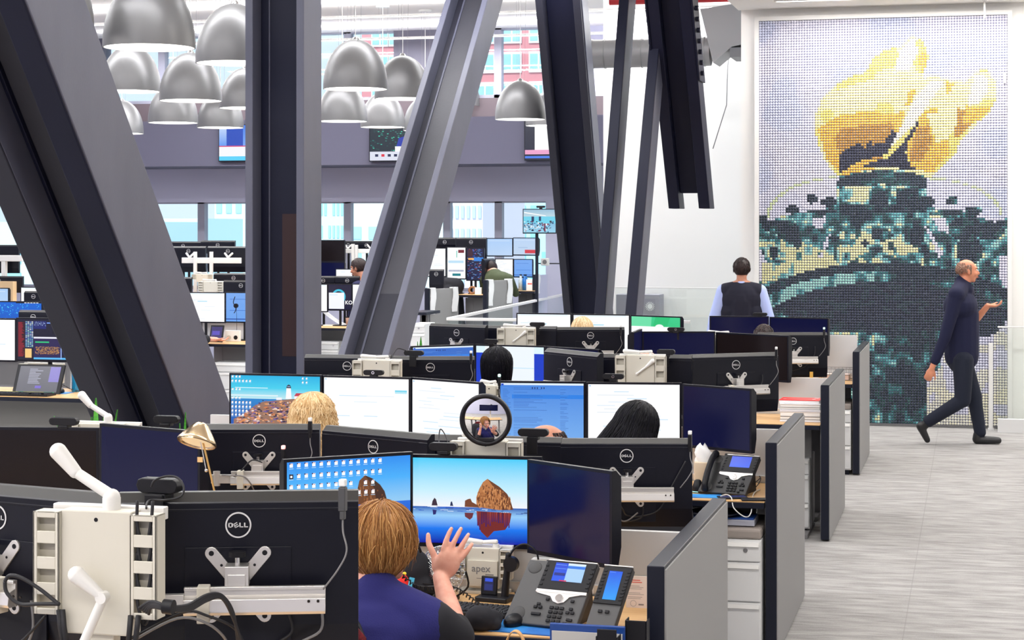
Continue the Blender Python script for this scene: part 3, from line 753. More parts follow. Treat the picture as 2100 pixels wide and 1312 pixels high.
def pic(kind, w, h):
    c = Canvas(w, h); rr = random.Random(hash(kind) % 1000 if False else sum(map(ord, kind)))
    if kind == 'rock':
        c.win(785, 90, 1608, 640); rocks(c)
    elif kind == 'rockicons':
        c.win(66, 104, 832, 665); c.rect(60, 100, 840, 240, (35, 140, 240), (70, 175, 250)); c.rect(60, 240, 840, 400, (70, 175, 250), (150, 205, 245), False); c.rect(60, 400, 840, 670, (40, 110, 220), (10, 60, 200))
        c.poly([(490, 405), (492, 330), (510, 250), (545, 218), (590, 240), (640, 285), (668, 330), (688, 405)], (110, 66, 36)); c.poly([(545, 218), (590, 240), (640, 285), (668, 330), (688, 405), (620, 405), (600, 300)], (66, 40, 28))
        for i in range(40):
            x, y = rr.uniform(498, 660), rr.uniform(262, 390)
            if y > 225 + (x - 545) * 1.05: c.rect(x, y, x + 7, y + rr.uniform(8, 22), rr.choice([(160, 100, 55), (80, 44, 26), (130, 80, 44)]), None, i == 0)
        icon_grid(c, [82 + 45.6 * i for i in range(13)], [112, 182, 250], 20, 26, WT, {(2, 9), (2, 12)})
        icon_grid(c, [497, 540, 585], [312], 20, 26)
        c.rect(80, 182, 104, 212, (8, 16, 40)); c.rect(86, 190, 98, 204, WT)
    elif kind == 'lighthouse':
        c.win(268, 98, 968, 590); c.rect(260, 90, 980, 210, (0, 175, 228), (60, 205, 236)); c.rect(260, 210, 980, 306, (60, 205, 236), (190, 232, 240), False)
        c.rect(260, 306, 980, 600, (20, 130, 205), (10, 60, 170))
        c.rect(300, 205, 560, 212, (210, 240, 250)); c.rect(260, 270, 640, 282, (220, 240, 246), None, False)
        c.poly([(290, 492), (400, 420), (450, 372), (520, 332), (620, 318), (760, 300), (968, 320), (968, 590), (290, 590)], (150, 110, 90))
        for i in range(430):
            x = rr.uniform(300, 925); y = rr.uniform(max(312, 492 - (x - 290) * .78 if x < 520 else 325), 560)
            s_ = rr.uniform(12, 48); q_ = rr.uniform(4, 12); sl = rr.uniform(-.35, .1) * s_
            c.poly([(x, y), (x + s_ * .45, y + q_ + sl * .5), (x + s_, y + q_ * .5 + sl), (x + s_ * .6, y - q_ * .6 + sl * .6)], rr.choice([(226, 150, 90), (205, 120, 70), (70, 50, 110), (40, 30, 60), (240, 220, 215), (180, 130, 150), (110, 90, 160), (235, 170, 120)]), i % 30 == 0)
        c.poly([(702, 300), (708, 205), (742, 205), (748, 300)], (250, 248, 250)); c.poly([(706, 205), (712, 182), (726, 172), (740, 182), (745, 205)], (30, 26, 50)); c.rect(714, 186, 738, 196, (120, 150, 190))
        c.poly([(768, 275), (784, 248), (880, 248), (884, 275)], (190, 50, 70)); c.rect(770, 275, 884, 300, (246, 240, 246)); c.rect(628, 290, 672, 312, (240, 240, 246))
        icon_grid(c, [274 + 28 * i for i in range(6)], [330, 368, 405, 440], 14, 20, WT, {(2, 5), (3, 5), (3, 4)})
        icon_grid(c, [274 + 28 * i for i in range(6)], [138], 14, 18); icon_grid(c, [276, 306, 332], [100, 214], 14, 16); icon_grid(c, [830, 860], [106, 142], 12, 16); icon_grid(c, [276, 304, 332], [292], 14, 16)
    elif kind in ('white', 'white2', 'doc'):
        c.rect(0, 0, 1, 1, WT); c.rect(0.01, 0.02, 0.03, 0.035, (120, 190, 240))
        for i in range(14 if kind == 'doc' else 5):
            y = 0.12 + i * 0.06 if kind == 'doc' else rr.uniform(.15, .9)
            x = rr.uniform(0.02, 0.5); c.rect(x, y, x + rr.uniform(.1, .42), y + 0.014, rr.choice([(226, 240, 252), (205, 232, 250), (232, 240, 246)]), None, i == 0)
        if kind == 'white': c.rect(0.84, 0.2, 0.98, 0.235, (120, 215, 240)); c.rect(0.84, 0.24, 0.98, 0.26, (180, 232, 246))
        if kind == 'white2': c.rect(0.05, 0.0, 0.95, 0.05, (238, 248, 255)); c.rect(0.3, 0.27, 0.55, 0.3, (170, 225, 246)); c.rect(0.06, 0.25, 0.25, 0.262, (190, 230, 246))
    elif kind == 'bluewhite':
        c.rect(0, 0, 1, 1, (18, 60, 200)); c.rect(0, 0, 1, 0.16, (224, 246, 255)); c.rect(0.13, 0.0, 0.86, 1, (240, 248, 255)); c.rect(0.13, .5, 0.86, .52, (200, 232, 250))
    elif kind in ('bluelist', 'bluelist2'):
        a, b_ = ((70, 135, 225), (120, 175, 240)) if kind == 'bluelist' else ((50, 105, 200), (70, 130, 215))
        c.rect(0, 0, 1, 1, a, b_); c.rect(0, 0, 1, 0.035, (225, 240, 252)); c.rect(0.01, 0.01, 0.04, 0.04, (20, 70, 200))
        c.rect(0.14, 0.2, 1, 0.27, (45, 130, 230))
        for i in range(34):
            y = 0.08 + i * 0.026
            for k in range(3):
                x = (0.03, 0.16, 0.72)[k]; c.rect(x, y, x + rr.uniform(.04, .1) * (1 + 3 * (k == 1)), y + 0.006, rr.choice([(50, 100, 190), (90, 150, 225), (60, 110, 190)]), None, i == 0 and k == 0)
        c.rect(0.14, 0.27, 0.3, 1.0, (125, 185, 245)) if False else None
        for x in (.38, .41, .44, .49, .52): c.rect(x, .07, x + .012, .1, (30, 40, 100), None, False)
    elif kind == 'green':
        c.rect(0, 0, 1, 1, (60, 205, 140), (20, 190, 110)); c.poly([(0, 0), (0.42, 0), (0.40, 0.4), (0, 0.35)], (110, 225, 170)); c.poly([(0.5, 0), (0.8, 0), (0.7, 0.4), (0.42, 0.4)], (40, 195, 120))
        c.rect(0, 0.28, 0.87, 1, WT); c.ring(0.58, 0.3, 0, 0.09, (244, 252, 250), 16, PI, 2 * PI)
    elif kind == 'terminal':
        c.win(135, 665, 560, 1005); c.rect(130, 660, 565, 1010, (10, 10, 40)); c.rect(138, 685, 186, 980, (40, 6, 16))
        for i in range(50): c.rect(142, 690 + i * 5.8, 142 + rr.uniform(22, 42), 694 + i * 5.8, (150, 24, 40), None, i == 0)
        c.rect(188, 680, 242, 905, (30, 40, 90))
        for i in range(36):
            for x in (191, 205, 219, 232): c.rect(x, 684 + i * 6, x + 10, 687 + i * 6, rr.choice([(120, 160, 230), WT, (80, 110, 200), (150, 230, 220)]), None, i == 0 and x == 191)
        c.rect(188, 912, 232, 988, (250, 205, 130)); c.rect(246, 680, 330, 745, (20, 30, 110)); c.rect(246, 820, 430, 990, (36, 24, 80)); c.rect(436, 835, 560, 960, (8, 8, 60)); c.rect(246, 985, 560, 1000, (90, 190, 250))
        c.k += 1; lx, ly = 250, 712
        for i in range(26):
            nx, ny = lx + 3, 700 + rr.uniform(-16, 26); c.quad([(lx, ly - 2), (lx, ly + 2), (nx, ny + 2), (nx, ny - 2)], [(200, 230, 255)], False); lx, ly = nx, ny
        for i in range(420):
            x, y = rr.uniform(256, 416), rr.uniform(893, 955); c.rect(x, y, x + 4, y + 3, rr.choice([(210, 140, 50), (240, 190, 90), (120, 80, 50), (180, 130, 90)]), None, i == 0)
        c.rect(335, 690, 560, 700, (110, 150, 240)); c.rect(256, 850, 350, 862, (40, 190, 120)); c.rect(246, 812, 470, 826, (235, 235, 245)); c.rect(372, 705, 470, 785, (6, 6, 20)); c.rect(392, 700, 420, 730, (220, 150, 60)); c.rect(420, 790, 560, 815, (230, 235, 250)); c.rect(428, 700, 434, 995, (160, 190, 250))
    elif kind == 'datadark':
        c.rect(0, 0, 1, 1, (14, 18, 60))
        for i in range(120):
            x, y = rr.uniform(0, .85), rr.uniform(0, .96); c.rect(x, y, x + rr.uniform(.03, .14), y + .012, rr.choice([(60, 110, 220), (110, 170, 240), (30, 50, 130), (200, 90, 80), (150, 200, 240)]), None, i == 0)
        c.rect(.08, .3, .42, .36, (250, 180, 90)); c.rect(.05, 0.02, .35, .26, (60, 26, 40)); c.rect(.42, .28, 1, .4, (50, 130, 220))
    elif kind == 'portrait':
        c.rect(0, 0, 1, 1, WT); c.rect(.6, .07, .93, .17, (120, 30, 40)); c.rect(.5, .1, .54, .32, (60, 190, 170)); c.rect(.05, .42, .9, .5, (190, 225, 246))
        for i in range(12): c.rect(.08 + i * .07, .72, .12 + i * .07, .78, (90, 110, 160), None, i == 0)
        c.rect(.28, .84, .74, .92, (40, 130, 140))
    elif kind == 'bluewide':
        c.rect(0, 0, 1, 1, (0, 100, 215), (0, 90, 200))
        for i in range(160):
            x, y = rr.random() * .98, rr.uniform(.02, .9); c.rect(x, y, x + .008, y + rr.uniform(.02, .09), rr.choice([(40, 190, 240), (0, 130, 230), (90, 215, 250)]), None, i == 0)
        c.rect(0.7, 0, 1, .06, (6, 6, 12))
        for i in range(5): c.rect(.8 + i * .035, .01, .825 + i * .035, .05, WT, None, i == 0)
    elif kind == 'paleblue': c.rect(0, 0, 1, 1, (170, 205, 246), (190, 215, 246)); c.rect(.05, .1, .9, .14, (205, 225, 250))
    elif kind == 'palered':
        c.rect(0, 0, 1, 1, (186, 212, 244), (196, 216, 240)); c.rect(.05, .1, .9, .14, (205, 225, 250)); c.rect(.48, .7, .98, .92, (214, 70, 80)); c.rect(.2, .55, .6, .58, (150, 180, 220))
    elif kind == 'midblue':
        c.rect(0, 0, 1, 1, (120, 170, 240), (110, 165, 240)); c.rect(.1, .2, .8, .23, (90, 140, 220)); c.rect(.1, .6, .95, .62, (70, 120, 210)); c.rect(0, .9, 1, .93, (30, 60, 150))
    elif kind == 'ring':
        c.rect(0, 0, 1, 1, (10, 12, 50)); c.ring(.45, .48, .22, .3, (60, 195, 225), 24, PI * .9, 2.25 * PI); c.rect(0.02, .32, .69, .97, (245, 248, 255)); c.rect(.05, .4, .4, .42, (190, 225, 245))
        vs, fs = text_geo('KO', 0.02, 'LEFT', 0.0); c.k += 1
        c.mb.add([((0.73 - .5) * w + x * .07, -0.0004 - 0.00012 * c.k, (1 - .72) * h + y * .07) for x, y, z in vs], fs, 0, False, None, L(*WT))
    elif kind == 'office':     # a room full of desks shown on the hanging screen
        c.rect(0, 0, 1, 1, (90, 150, 200), (150, 210, 235)); c.rect(0, 0, 1, .3, (150, 190, 215), (190, 215, 225)); c.rect(0, .3, 1, .6, (110, 210, 235))
        c.poly([(.02, .1), (.7, .26), (.7, .29), (.02, .15)], WT)
        for i in range(90):
            x, y = rr.random() * .92, rr.uniform(.48, .95); c.rect(x, y, x + rr.uniform(.02, .07), y + rr.uniform(.02, .07), rr.choice([(10, 30, 60), (240, 245, 250), (40, 90, 140), (20, 20, 40), (200, 225, 240), (120, 60, 90)]), None, i % 20 == 0)
        c.rect(.25, .3, .33, .52, (20, 50, 90)); c.rect(.48, .3, .55, .5, (20, 60, 100)); c.rect(.64, .6, .69, .95, (110, 40, 70))
    elif kind == 'news1':
        c.rect(0, 0, 1, 1, (70, 130, 235), (150, 190, 245)); c.rect(0, .0, .4, .6, (200, 220, 250), (90, 150, 240)); c.rect(.14, .1, .45, .62, (40, 80, 190)); c.rect(.5, .05, .62, .6, (20, 50, 150)); c.rect(0, .6, 1, .88, (246, 246, 252)); c.rect(0, .58, 1, .61, (220, 80, 120)); c.rect(0, .88, 1, 1, (90, 210, 250))
    elif kind == 'news2':
        c.rect(0, 0, 1, 1, (8, 34, 46))
        for i in range(110):
            x, y = rr.random() * .9, rr.uniform(.02, .7); c.rect(x, y, x + .03, y + .025, rr.choice([(30, 120, 110), (60, 200, 170), (10, 70, 70)]), None, i == 0)
        c.poly([(.55, .3), (.75, .2), (1, .22), (1, .6), (.5, .6)], (20, 50, 170)); c.ring(.85, .1, 0, .1, (210, 150, 130), 14); c.rect(.48, .56, 1, .72, WT); c.rect(0, .72, 1, 1, (222, 226, 240))
        for i in range(7): c.rect(.1 + i * .12, .8, .16 + i * .12, .88, rr.choice([(220, 40, 60), (30, 40, 80), (220, 40, 60)]), None, i == 0)
    elif kind == 'news3':
        c.rect(0, 0, 1, 1, (20, 26, 50)); c.rect(.18, .08, 1, .85, WT); c.rect(0, .78, .5, .88, (235, 160, 200)); c.rect(.5, .8, .6, .85, (110, 60, 160)); c.rect(0, .92, 1, .97, (60, 120, 230))
    elif kind == 'tablet':
        c.rect(0, 0, 1, 1, (88, 88, 100))
        for i in range(10): c.rect(.25, .1 + i * .06, .25 + rr.uniform(.15, .35), .13 + i * .06, (160, 160, 180), None, i == 0)
        c.rect(.75, .02, 1, .6, (130, 120, 200)); c.rect(.45, .75, .6, .85, (110, 90, 200))
    return c.mb

# ---------------------------------------------------------------- monitor
def logo_part(parent, M, s=1.0):
    def fn(b):
        n = 40
        vs = []
        for y in (0.0, 0.0012):
            for r in (0.0225, 0.0255):
                vs += [(r * s * math.cos(2 * PI * i / n), y, r * s * math.sin(2 * PI * i / n)) for i in range(n)]
        fs = []
        for i in range(n):
            j = (i + 1) % n
            fs += [(2 * n + i, 2 * n + j, 3 * n + j, 3 * n + i), (n + i, n + j, 3 * n + j, 3 * n + i)]
        b.add(vs, fs)
        S = s * 0.0092
        def lt(rects, ox, rot=0):
            # letters are laid out right to left because the back is seen mirrored in local x
            for (a0, b0, a1, b1) in rects:
                cs = [(a0, b0), (a1, b0), (a1, b1), (a0, b1)]
                q = []
                for (x, z) in cs:
                    x2, z2 = x - .5, z - .5
                    q.append((-(ox + (x2 * math.cos(rot) - z2 * math.sin(rot)) * S), 0.0013, (x2 * math.sin(rot) + z2 * math.cos(rot)) * S))
                b.add(q, [(3, 2, 1, 0)])
        lt([(0, 0, .28, 1), (0, 0, .7, .2), (0, .8, .7, 1), (.68, .12, .98, .88)], -1.62 * S)
        lt([(0, 0, .25, 1), (0, 0, .95, .2), (0, .8, .95, 1), (0, .4, .9, .6)], -0.45 * S, math.radians(28))
        lt([(0, 0, .28, 1), (0, 0, .85, .22)], 0.72 * S); lt([(0, 0, .28, 1), (0, 0, .85, .22)], 1.72 * S)
    return cached('logo%.2f' % s, 'logo', M_LOGO, fn, parent, 0, M)

def monitor(xl, yl, xr, yr, Yl, Yr, label, pict=None, back=False, arm=0, h=0.33, lean=0.0, group=None, zb=None, detail=True, cables=None, logo=None):
    """xl..yr: the two upper corners as read off the photo, Yl,Yr: their distance along the hall"""
    A, B = atY(xl, yl, Yl), atY(xr, yr, Yr)
    z = (A.z + B.z) / 2; d = B - A; w = math.hypot(d.x, d.y); yaw = math.atan2(d.y, d.x)
    mid = (A + B) / 2
    D = 0.045
    if back:
        nx, ny = -math.sin(yaw), math.cos(yaw)
        loc = (mid.x + nx * D, mid.y + ny * D, z - h); rz = yaw + PI
    else:
        loc = (mid.x, mid.y, z - h); rz = yaw
    r = thing('monitor', label, 'monitor', loc, rz, group)
    def case(b):
        P = [(0, 0), (0, h), (0.020, h), (0.038, h - 0.017), (D - .001, h - 0.019), (D - .001, h - .03), (D, h - 0.031), (D, 0.07), (0.03, 0.0)]
        n = len(P)
        vs = [(-w / 2, y, zz) for y, zz in P] + [(w / 2, y, zz) for y, zz in P]
        b.add(vs, [tuple(range(n - 1, -1, -1)), tuple(range(n, 2 * n))] + [(i, (i + 1) % n, n + (i + 1) % n, n + i) for i in range(n)])
        b.m[-n + 1] = 1; b.m[-n + 2] = 1
        if back and detail:
            b.box(-w * .42, w * .42, D - .002, D + 0.001, h - .034, h - .030)
            b.box(-w * .22, w * .22, D - .001, D + 0.004, 0.02, h - .105)
    bm = MB(); case(bm); bm.build('casing', [M_CASE, M_CASELIT], r, 0.0025)
    bz = 0.011
    if pict in (None, 'off', 'offk'):
        MB().box(-w / 2 + bz, w / 2 - bz, -0.0006, 0, bz + .004, h - bz).build('screen', M_OFFK if pict == 'offk' else M_OFF, r)
    else:
        sc = pic(pict, w - 2 * bz, h - 2 * bz - .004)
        sc.build('screen', M_SCREEN, r, 0, T(0, -0.0002, bz + .004))
    if back and logo is not False:
        logo_part(r, T(0, D + .0006, h - 0.062))
    if arm:
        y0 = D + .002
        def brk(b):
            cx, cz = 0, h - 0.178
            for sx in (-1, 1):
                for sz in (1, -1):
                    tip = (sx * 0.052, cz + sz * 0.062)
                    dx, dz = tip[0] - cx, tip[1] - cz; ln = math.hypot(dx, dz); ux, uz = dx / ln, dz / ln; r_ = 0.0125
                    pts = [(cx - uz * r_, cz + ux * r_)]
                    a0 = math.atan2(ux, -uz)
                    for i in range(9):
                        a = a0 - PI * i / 8
                        pts.append((tip[0] + r_ * math.cos(a), tip[1] + r_ * math.sin(a)))
                    pts.append((cx + uz * r_, cz - ux * r_))
                    b.prism(pts, -y0 - .006, -y0, 0, RX(PI / 2))
                    b.cyl((tip[0], y0 + .0065, tip[1]), (tip[0], y0 + .0055, tip[1]), 0.0052, n=12, m=1)
                    q = (cx + dx * .62, cz + dz * .62)
                    b.cyl((q[0], y0 + .0065, q[1]), (q[0], y0 + .0055, q[1]), 0.0028, n=10, m=1)
            b.box(-.023, .023, y0 + .004, y0 + .05, h - .175, h - .135, 0)
            b.box(-.017, .017, y0 + .05, y0 + .054, h - .19, h - .15, 0)
        bm = MB(); brk(bm); bm.build('mount_bracket', [M_ALU, M_BLACK], r, 0.0012)
        k = MB(); k.cyl((0, y0 + .026, h - .136), (0, y0 + .026, h - .119), .005, n=10, m=1); k.cyl((0, y0 + .026, h - .119), (0, y0 + .026, h - .109), .0165, n=18); k.build('clamp_knob', [M_BLACK, M_CHROME], r, .001)
        def rail(b):
            e0, e1 = -0.10 * arm, 0.172 * arm      # in viewer x
            x0, x1 = -e1, -e0
            zt, zl = h - .172, h - .224
            b.box(x0, x1, y0 + .052, y0 + .062, zt - .006, zt); b.box(x0, x1, y0 + .05, y0 + .056, zl, zt)
            P = [(y0 + .056, zt - .016), (y0 + .074, zt - .022), (y0 + .078, zl + .006), (y0 + .074, zl), (y0 + .056, zl)]
            n = 5; vs = [(x0, a, c) for a, c in P] + [(x1, a, c) for a, c in P]
            b.add(vs, [tuple(range(n - 1, -1, -1)), tuple(range(n, 2 * n))] + [(i, (i + 1) % n, n + (i + 1) % n, n + i) for i in range(n)])
            xe = x0 if arm > 0 else x1
            for q in (.014, .032):
                xx = xe + q * arm
                b.cyl((xx, y0 + .0765, zl + .026), (xx, y0 + .0785, zl + .025), .0028, n=10, m=1)
            # folding link towards the post
            xs = x1 if arm > 0 else x0
            b.box(xs, xs + .075 * arm, y0 + .052, y0 + .07, zl + .006, zt - .012)
            b.cyl((xs + .055 * arm, y0 + .06, zl - .004), (xs + .055 * arm, y0 + .06, zt), .014, n=16)
        bm = MB(); rail(bm); bm.build('arm_rail', [M_ALU, M_BLACK], r, 0.001)
        xs = 0.062 * arm
        MB().box(xs - .012, xs + .012, y0 + .046, y0 + .083, h - .238, h - .168).build('cable_strap', M_BEIGE, r, .002)
    if cables:
        for ci, pts in enumerate(cables):
            MB().tube(smooth_path([(x, D + y_, h - z_) for x, y_, z_ in pts], 6), 0.0028, 7).build('cable', M_GREY if ci % 2 else M_RUBBER, r)
    return r, w, h

def smooth_path(pts, k=6):
    P = [Vector(p) for p in pts]; out = []
    for i in range(len(P) - 1):
        p0, p1, p2, p3 = P[max(i - 1, 0)], P[i], P[i + 1], P[min(i + 2, len(P) - 1)]
        for j in range(k):
            t = j / k
            out.append(0.5 * ((2 * p1) + (p2 - p0) * t + (2 * p0 - 5 * p1 + 4 * p2 - p3) * t * t + (3 * p1 - p0 - 3 * p2 + p3) * t ** 3))
    out.append(P[-1]); return out

# ---------------------------------------------------------------- mount post with cable covers
def tower(x0, y0, x1, y1, Y, label, hgt=0.30, lever='up', base=0.8, front=True, crank=False, rz=0.0, loops=False):
    A, B = atY(x0, y0, Y), atY(x1, y0, Y); w = (B - A).length; z = atY((x0 + x1) / 2, y0, Y).z
    c = (A + B) / 2
    r = thing('monitor_mount', label, 'monitor mount', (c.x, c.y, base), rz)
    zt = z - base; zb = max(0.02, zt - hgt)
    cw = w * .215
    MB().box(-w / 2 + cw, w / 2 - cw, -.012, .03, zb, zt).build('cover_plate', M_BEIGE, r, .003)
    for s in (-1, 1):
        xa, xb = (-w / 2, -w / 2 + cw) if s < 0 else (w / 2 - cw, w / 2)
        z0, z1 = zb + .035, zt - .004
        n = 4; b = MB(); pw = cw * .15; hh = (z1 - z0) / n; sh = hh * .52
        b.box(xa, xa + pw, -.02, -.016, z0, z1); b.box(xb - pw, xb, -.02, -.016, z0, z1)
        for i in range(n + 1):
            za = z0 if i == 0 else z0 + i * hh - (hh - sh) / 2
            zb_ = z1 if i == n else z0 + i * hh + (hh - sh) / 2
            b.box(xa + pw, xb - pw, -.02, -.016, za, zb_)
        b.box(xa, xa + .004, -.02, .02, z0, z1); b.box(xb - .004, xb, -.02, .02, z0, z1); b.box(xa, xb, -.02, .02, z1 - .003, z1)
        b.build('cable_channel', M_BEIGE, r, .0012)
        MB().box(xa + .004, xb - .004, 0.0, .004, z0, z1 - .003).build('channel_back', M_BEIGED, r)
        if loops and s > 0:
            rr = random.Random(4)
            for i in range(4):
                zc = z0 + hh * (i + .5)
                MB().tube(smooth_path([(xa + .012, -.012, zc + .05), (xa + .012 + rr.uniform(0, .01), -.014, zc), (xa + cw * .5, -.01, zc - .035), (xb - .014, -.013, zc + .01), (xb - .012, -.01, zc + .05)]), .0032, 7).build('cable', M_RUBBER, r)
    MB().box(-w * .44, w * .47, .03, .05, zt - .02, zt + .004).build('top_bracket', M_WHITE, r, .002)
    MB().box(-.03, .03, .0, .03, 0, zb).box(-.09, .09, -.02, .05, 0, .012).build('post', M_BEIGE, r, .002)
    MB().cyl((w * .0, -.0125, zt - .017), (0, -.011, zt - .017), .004, n=12).build('screw', M_BLACK, r)
    lv = MB()
    if lever == 'up':     # grip pointing up and to the left
        lv.cyl((.02, .012, zt), (.02, .012, zt + .022), .017, n=20); lv.ell((.02, .012, zt + .022), .0165)
        lv.cap((.015, .012, zt + .028), (-.055, .012, zt + .068), .011, .010); lv.cap((-.055, .012, zt + .068), (-.09, .012, zt + .105), .0125, .0165)
    else:                 # grip folded down on the top
        lv.cyl((w * .2, .012, zt), (w * .2, .012, zt + .012), .012, n=16); lv.cap((w * .2, .012, zt + .02), (-w * .05, .012, zt + .016), .008, .007); lv.cap((-w * .05, .012, zt + .016), (-w * .32, .012, zt + .02), .009, .012)
    lv.build('release_lever', M_WHITE, r)
    if crank:
        q = MB(); q.cap((-.012, -.05, zb - .02), (.03, -.045, zb + .075), .009, .009); q.cap((.03, -.045, zb + .078), (-.02, -.05, zb + .118), .009, .0165); q.cyl((.03, -.055, zb + .078), (.03, -.035, zb + .078), .011, n=16)
        q.build('crank_lever', M_WHITE, r)
    elif lever == 'down2':
        q = MB(); q.cyl((-w * .06, -.012, zt - .1), (-w * .06, -.022, zt - .1), .008, n=12); q.cap((-w * .06, -.02, zt - .1), (w * .12, -.022, zt - .062), .006, .006); q.cap((w * .12, -.022, zt - .062), (w * .25, -.022, zt - .03), .007, .013)
        q.build('crank_lever', M_WHITE, r)
    return r

# ---------------------------------------------------------------- small clip-ons
M_CAPW = mat('status_white', (0.85, 0.85, 0.85), 0.4)
def status_light(px, py, Y, label, glow=None, side=1):
    p = atY(px, py, Y)
    r = thing('status_light', label, 'busy light', (p.x, p.y, p.z - .062))
    m = M_CAPW if glow is None else mat('status_' + glow, (.8, .8, .8), .4, emit={'red': (1, .22, .2), 'green': (.4, 1, .8)}[glow], es=1.7)
    MB().box(-.0068, .0068, -.0075, .0075, .048, .062).build('light_cap', m, r, .0025)
    MB().box(-.0072, .0072, -.008, .008, -.0, .047).box(-.005, .005, -.006, .006, -.016, 0).build('stick', M_DGREY if side > 1 else M_BLACK, r, .002)
    s = 1 if side > 0 else -1
    MB().tube(smooth_path([(0, 0, -.016), (0.002, -.004, -.04), (.012, -.012, -.075), (-.004, -.016, -.11), (-.035, -.014, -.15)]), .002, 6).build('cable', M_GREY, r)
    return r

def webcam(px, py, Y, label, w=0.105, rz=0.0, lens=True, back=False, foot=.05):
    p = atY(px, py, Y) + Vector((0, 0 if back else .03, 0))
    r = thing('webcam', label, 'webcam', p, rz)
    P = [(-w / 2, .002), (-w / 2 + .004, .012), (-w / 2 + .012, .0155), (w / 2 - .012, .0155), (w / 2 - .004, .012), (w / 2, .002), (w / 2 - .004, -.009), (w / 2 - .014, -.0135), (-w / 2 + .014, -.0135), (-w / 2 + .004, -.009)]
    MB().prism(P, -.014, .014, 0, RX(PI / 2)).build('body', M_BLACK, r, .002)
    s = -1
    if lens and not back:
        b = MB(); b.cyl((0, -.0142, .001), (0, -.017, .001), .0085, n=20, m=0); b.cyl((0, -.017, .001), (0, -.0175, .001), .0045, n=16, m=1); b.build('lens', [M_CHROME, M_BLACK], r)
    MB().box(-.02, .02, -.016, .02, -.026, -.0136).box(-.02, .02, -.026 if back else .016, -.02 if back else .022, -.026 - foot, -.014).build('clip', M_BLACK, r, .002)
    return r

# ---------------------------------------------------------------- benches
def table(b0, X0, X1, Y0, Y1, z, name, label, cat='desk', legs=True, wood=M_WOOD):
    r = thing(name, label, cat, ((X0 + X1) / 2, (Y0 + Y1) / 2, 0))
    w, d = (X1 - X0) / 2, (Y1 - Y0) / 2
    MB().box(-w, w, -d, d, z - .004, z).build('work_surface', wood, r)
    MB().box(-w, w, -d - .002, d + .002, z - .034, z - .004).build('edge_band', M_EDGE, r, .003)
    if legs:
        for sx in (-1, 1):
            MB().box(sx * (w - .12) - .04, sx * (w - .12) + .04, -.035, .035, .03, z - .034).build('leg', M_GREY, r, .004)
            MB().box(sx * (w - .12) - .035, sx * (w - .12) + .035, -d + .05, d - .05, 0, .03).build('foot', M_GREY, r, .004)
        MB().box(-w + .15, w - .15, -.02, .02, z - .09, z - .034).build('cross_rail', M_GREY, r)
    return r

def end_panel(k, label, H=1.045, X0=-.985, X1=-.93):
    y0 = 5.70 + 3.4 * k
    r = thing('end_panel', label, 'partition', ((X0 + X1) / 2, y0 + .745, 0))
    h = (X1 - X0) / 2
    MB().box(-h, h, -.745, .745, .012, H).build('dark_frame', M_EDGE, r, .003)
    MB().box(h, h + .006, -.742, .742, .012, H - .012).build('fabric_face', M_PANEL, r)
    MB().box(-h - .006, -h, -.70, .742, .012, H - .012).build('inner_face', M_PANEL, r)

def pedestal(x0, x1, y0, y1, z1, label, cushion=True, group=None):
    r = thing('drawer_pedestal', label, 'drawer unit', ((x0 + x1) / 2, (y0 + y1) / 2, 0))
    w, d = (x1 - x0) / 2, (y1 - y0) / 2
    MB().box(-w, w, -d, d, .04, z1).build('cabinet', M_PED, r, .003)
    MB().box(-w + .02, w - .02, -d + .02, d - .02, 0, .04).build('plinth', M_EDGE, r)
    hs = [(z1 - .105, z1 - .006), (z1 - .30, z1 - .112), (.05, z1 - .307)]
    for i, (a, b_) in enumerate(hs):
        f = MB().box(-w + .004, w - .004, -d - .014, -d, a, b_).build('drawer', M_PED, r, .004)
        MB().prism([(0, 0), (0, .022), (-.006, .022), (-.012, .004)], -w + .01, w - .01, 0, Matrix(((0, 0, 1, 0), (1, 0, 0, -d - .014), (0, 1, 0, b_ - .03), (0, 0, 0, 1)))).build('pull', M_WHITE, f)
    MB().cyl((w - .075, -d - .0145, z1 - .05), (w - .075, -d - .0185, z1 - .05), .011, n=20).build('lock', M_CHROME, r)
    if cushion: MB().box(-w, w, -d - .005, d, z1 + .001, z1 + .05).build('cushion', M_CUSH, r, .012)
    return r

XB0, XB1 = -4.22, -0.992
names = {-1: 'bench nearest the camera', 0: 'bench with the raised hand woman', 1: 'second bench back', 2: 'third bench back', 3: 'farthest bench before the mosaic'}
DZ = {-1: .80, 0: .80, 1: .75, 2: .775, 3: .77}
for k in range(-1, 4):
    y0 = 5.70 + 3.4 * k; z = DZ[k]
    for s, (a, b_) in enumerate(((0.02, 0.70), (0.80, 1.48))):
        for q, (xa, xb) in enumerate(((XB0, -2.61), (-2.59, XB1))):
            if k == -1 and s == 0: continue
            table(None, xa, xb, y0 + a, y0 + b_, z, 'desk', 'maple topped desk, %s side and %s half of the %s' % (('near', 'far')[s], ('left', 'right')[q], names[k]))
    if k >= 0:
        zz = 1.03 if k != 3 else 1.14
        r = thing('centre_screen', 'pale frosted divider panel along the middle of the %s' % names[k], 'desk divider', ((XB0 + XB1) / 2, y0 + .75, 0))
        hw = (XB1 - XB0) / 2
        MB().box(-hw, hw, -.012, .012, z + .03, zz).build('panel', M_SCRN, r, .002)
        MB().box(-hw, hw, -.03, .03, z - .03, z + .035).build('base_rail', M_ALU, r, .002)
        for sx in (-hw + .2, 0, hw - .2):
            MB().box(sx - .02, sx + .02, -.025, .025, 0, z - .03).build('leg', M_GREY, r)
        end_panel(k, ['grey fabric end panel nearest the camera', 'grey fabric end panel, second from the camera', 'grey fabric end panel, third from the camera', 'grey fabric end panel, farthest, in front of the bead mosaic'][k])
P1 = 9.1
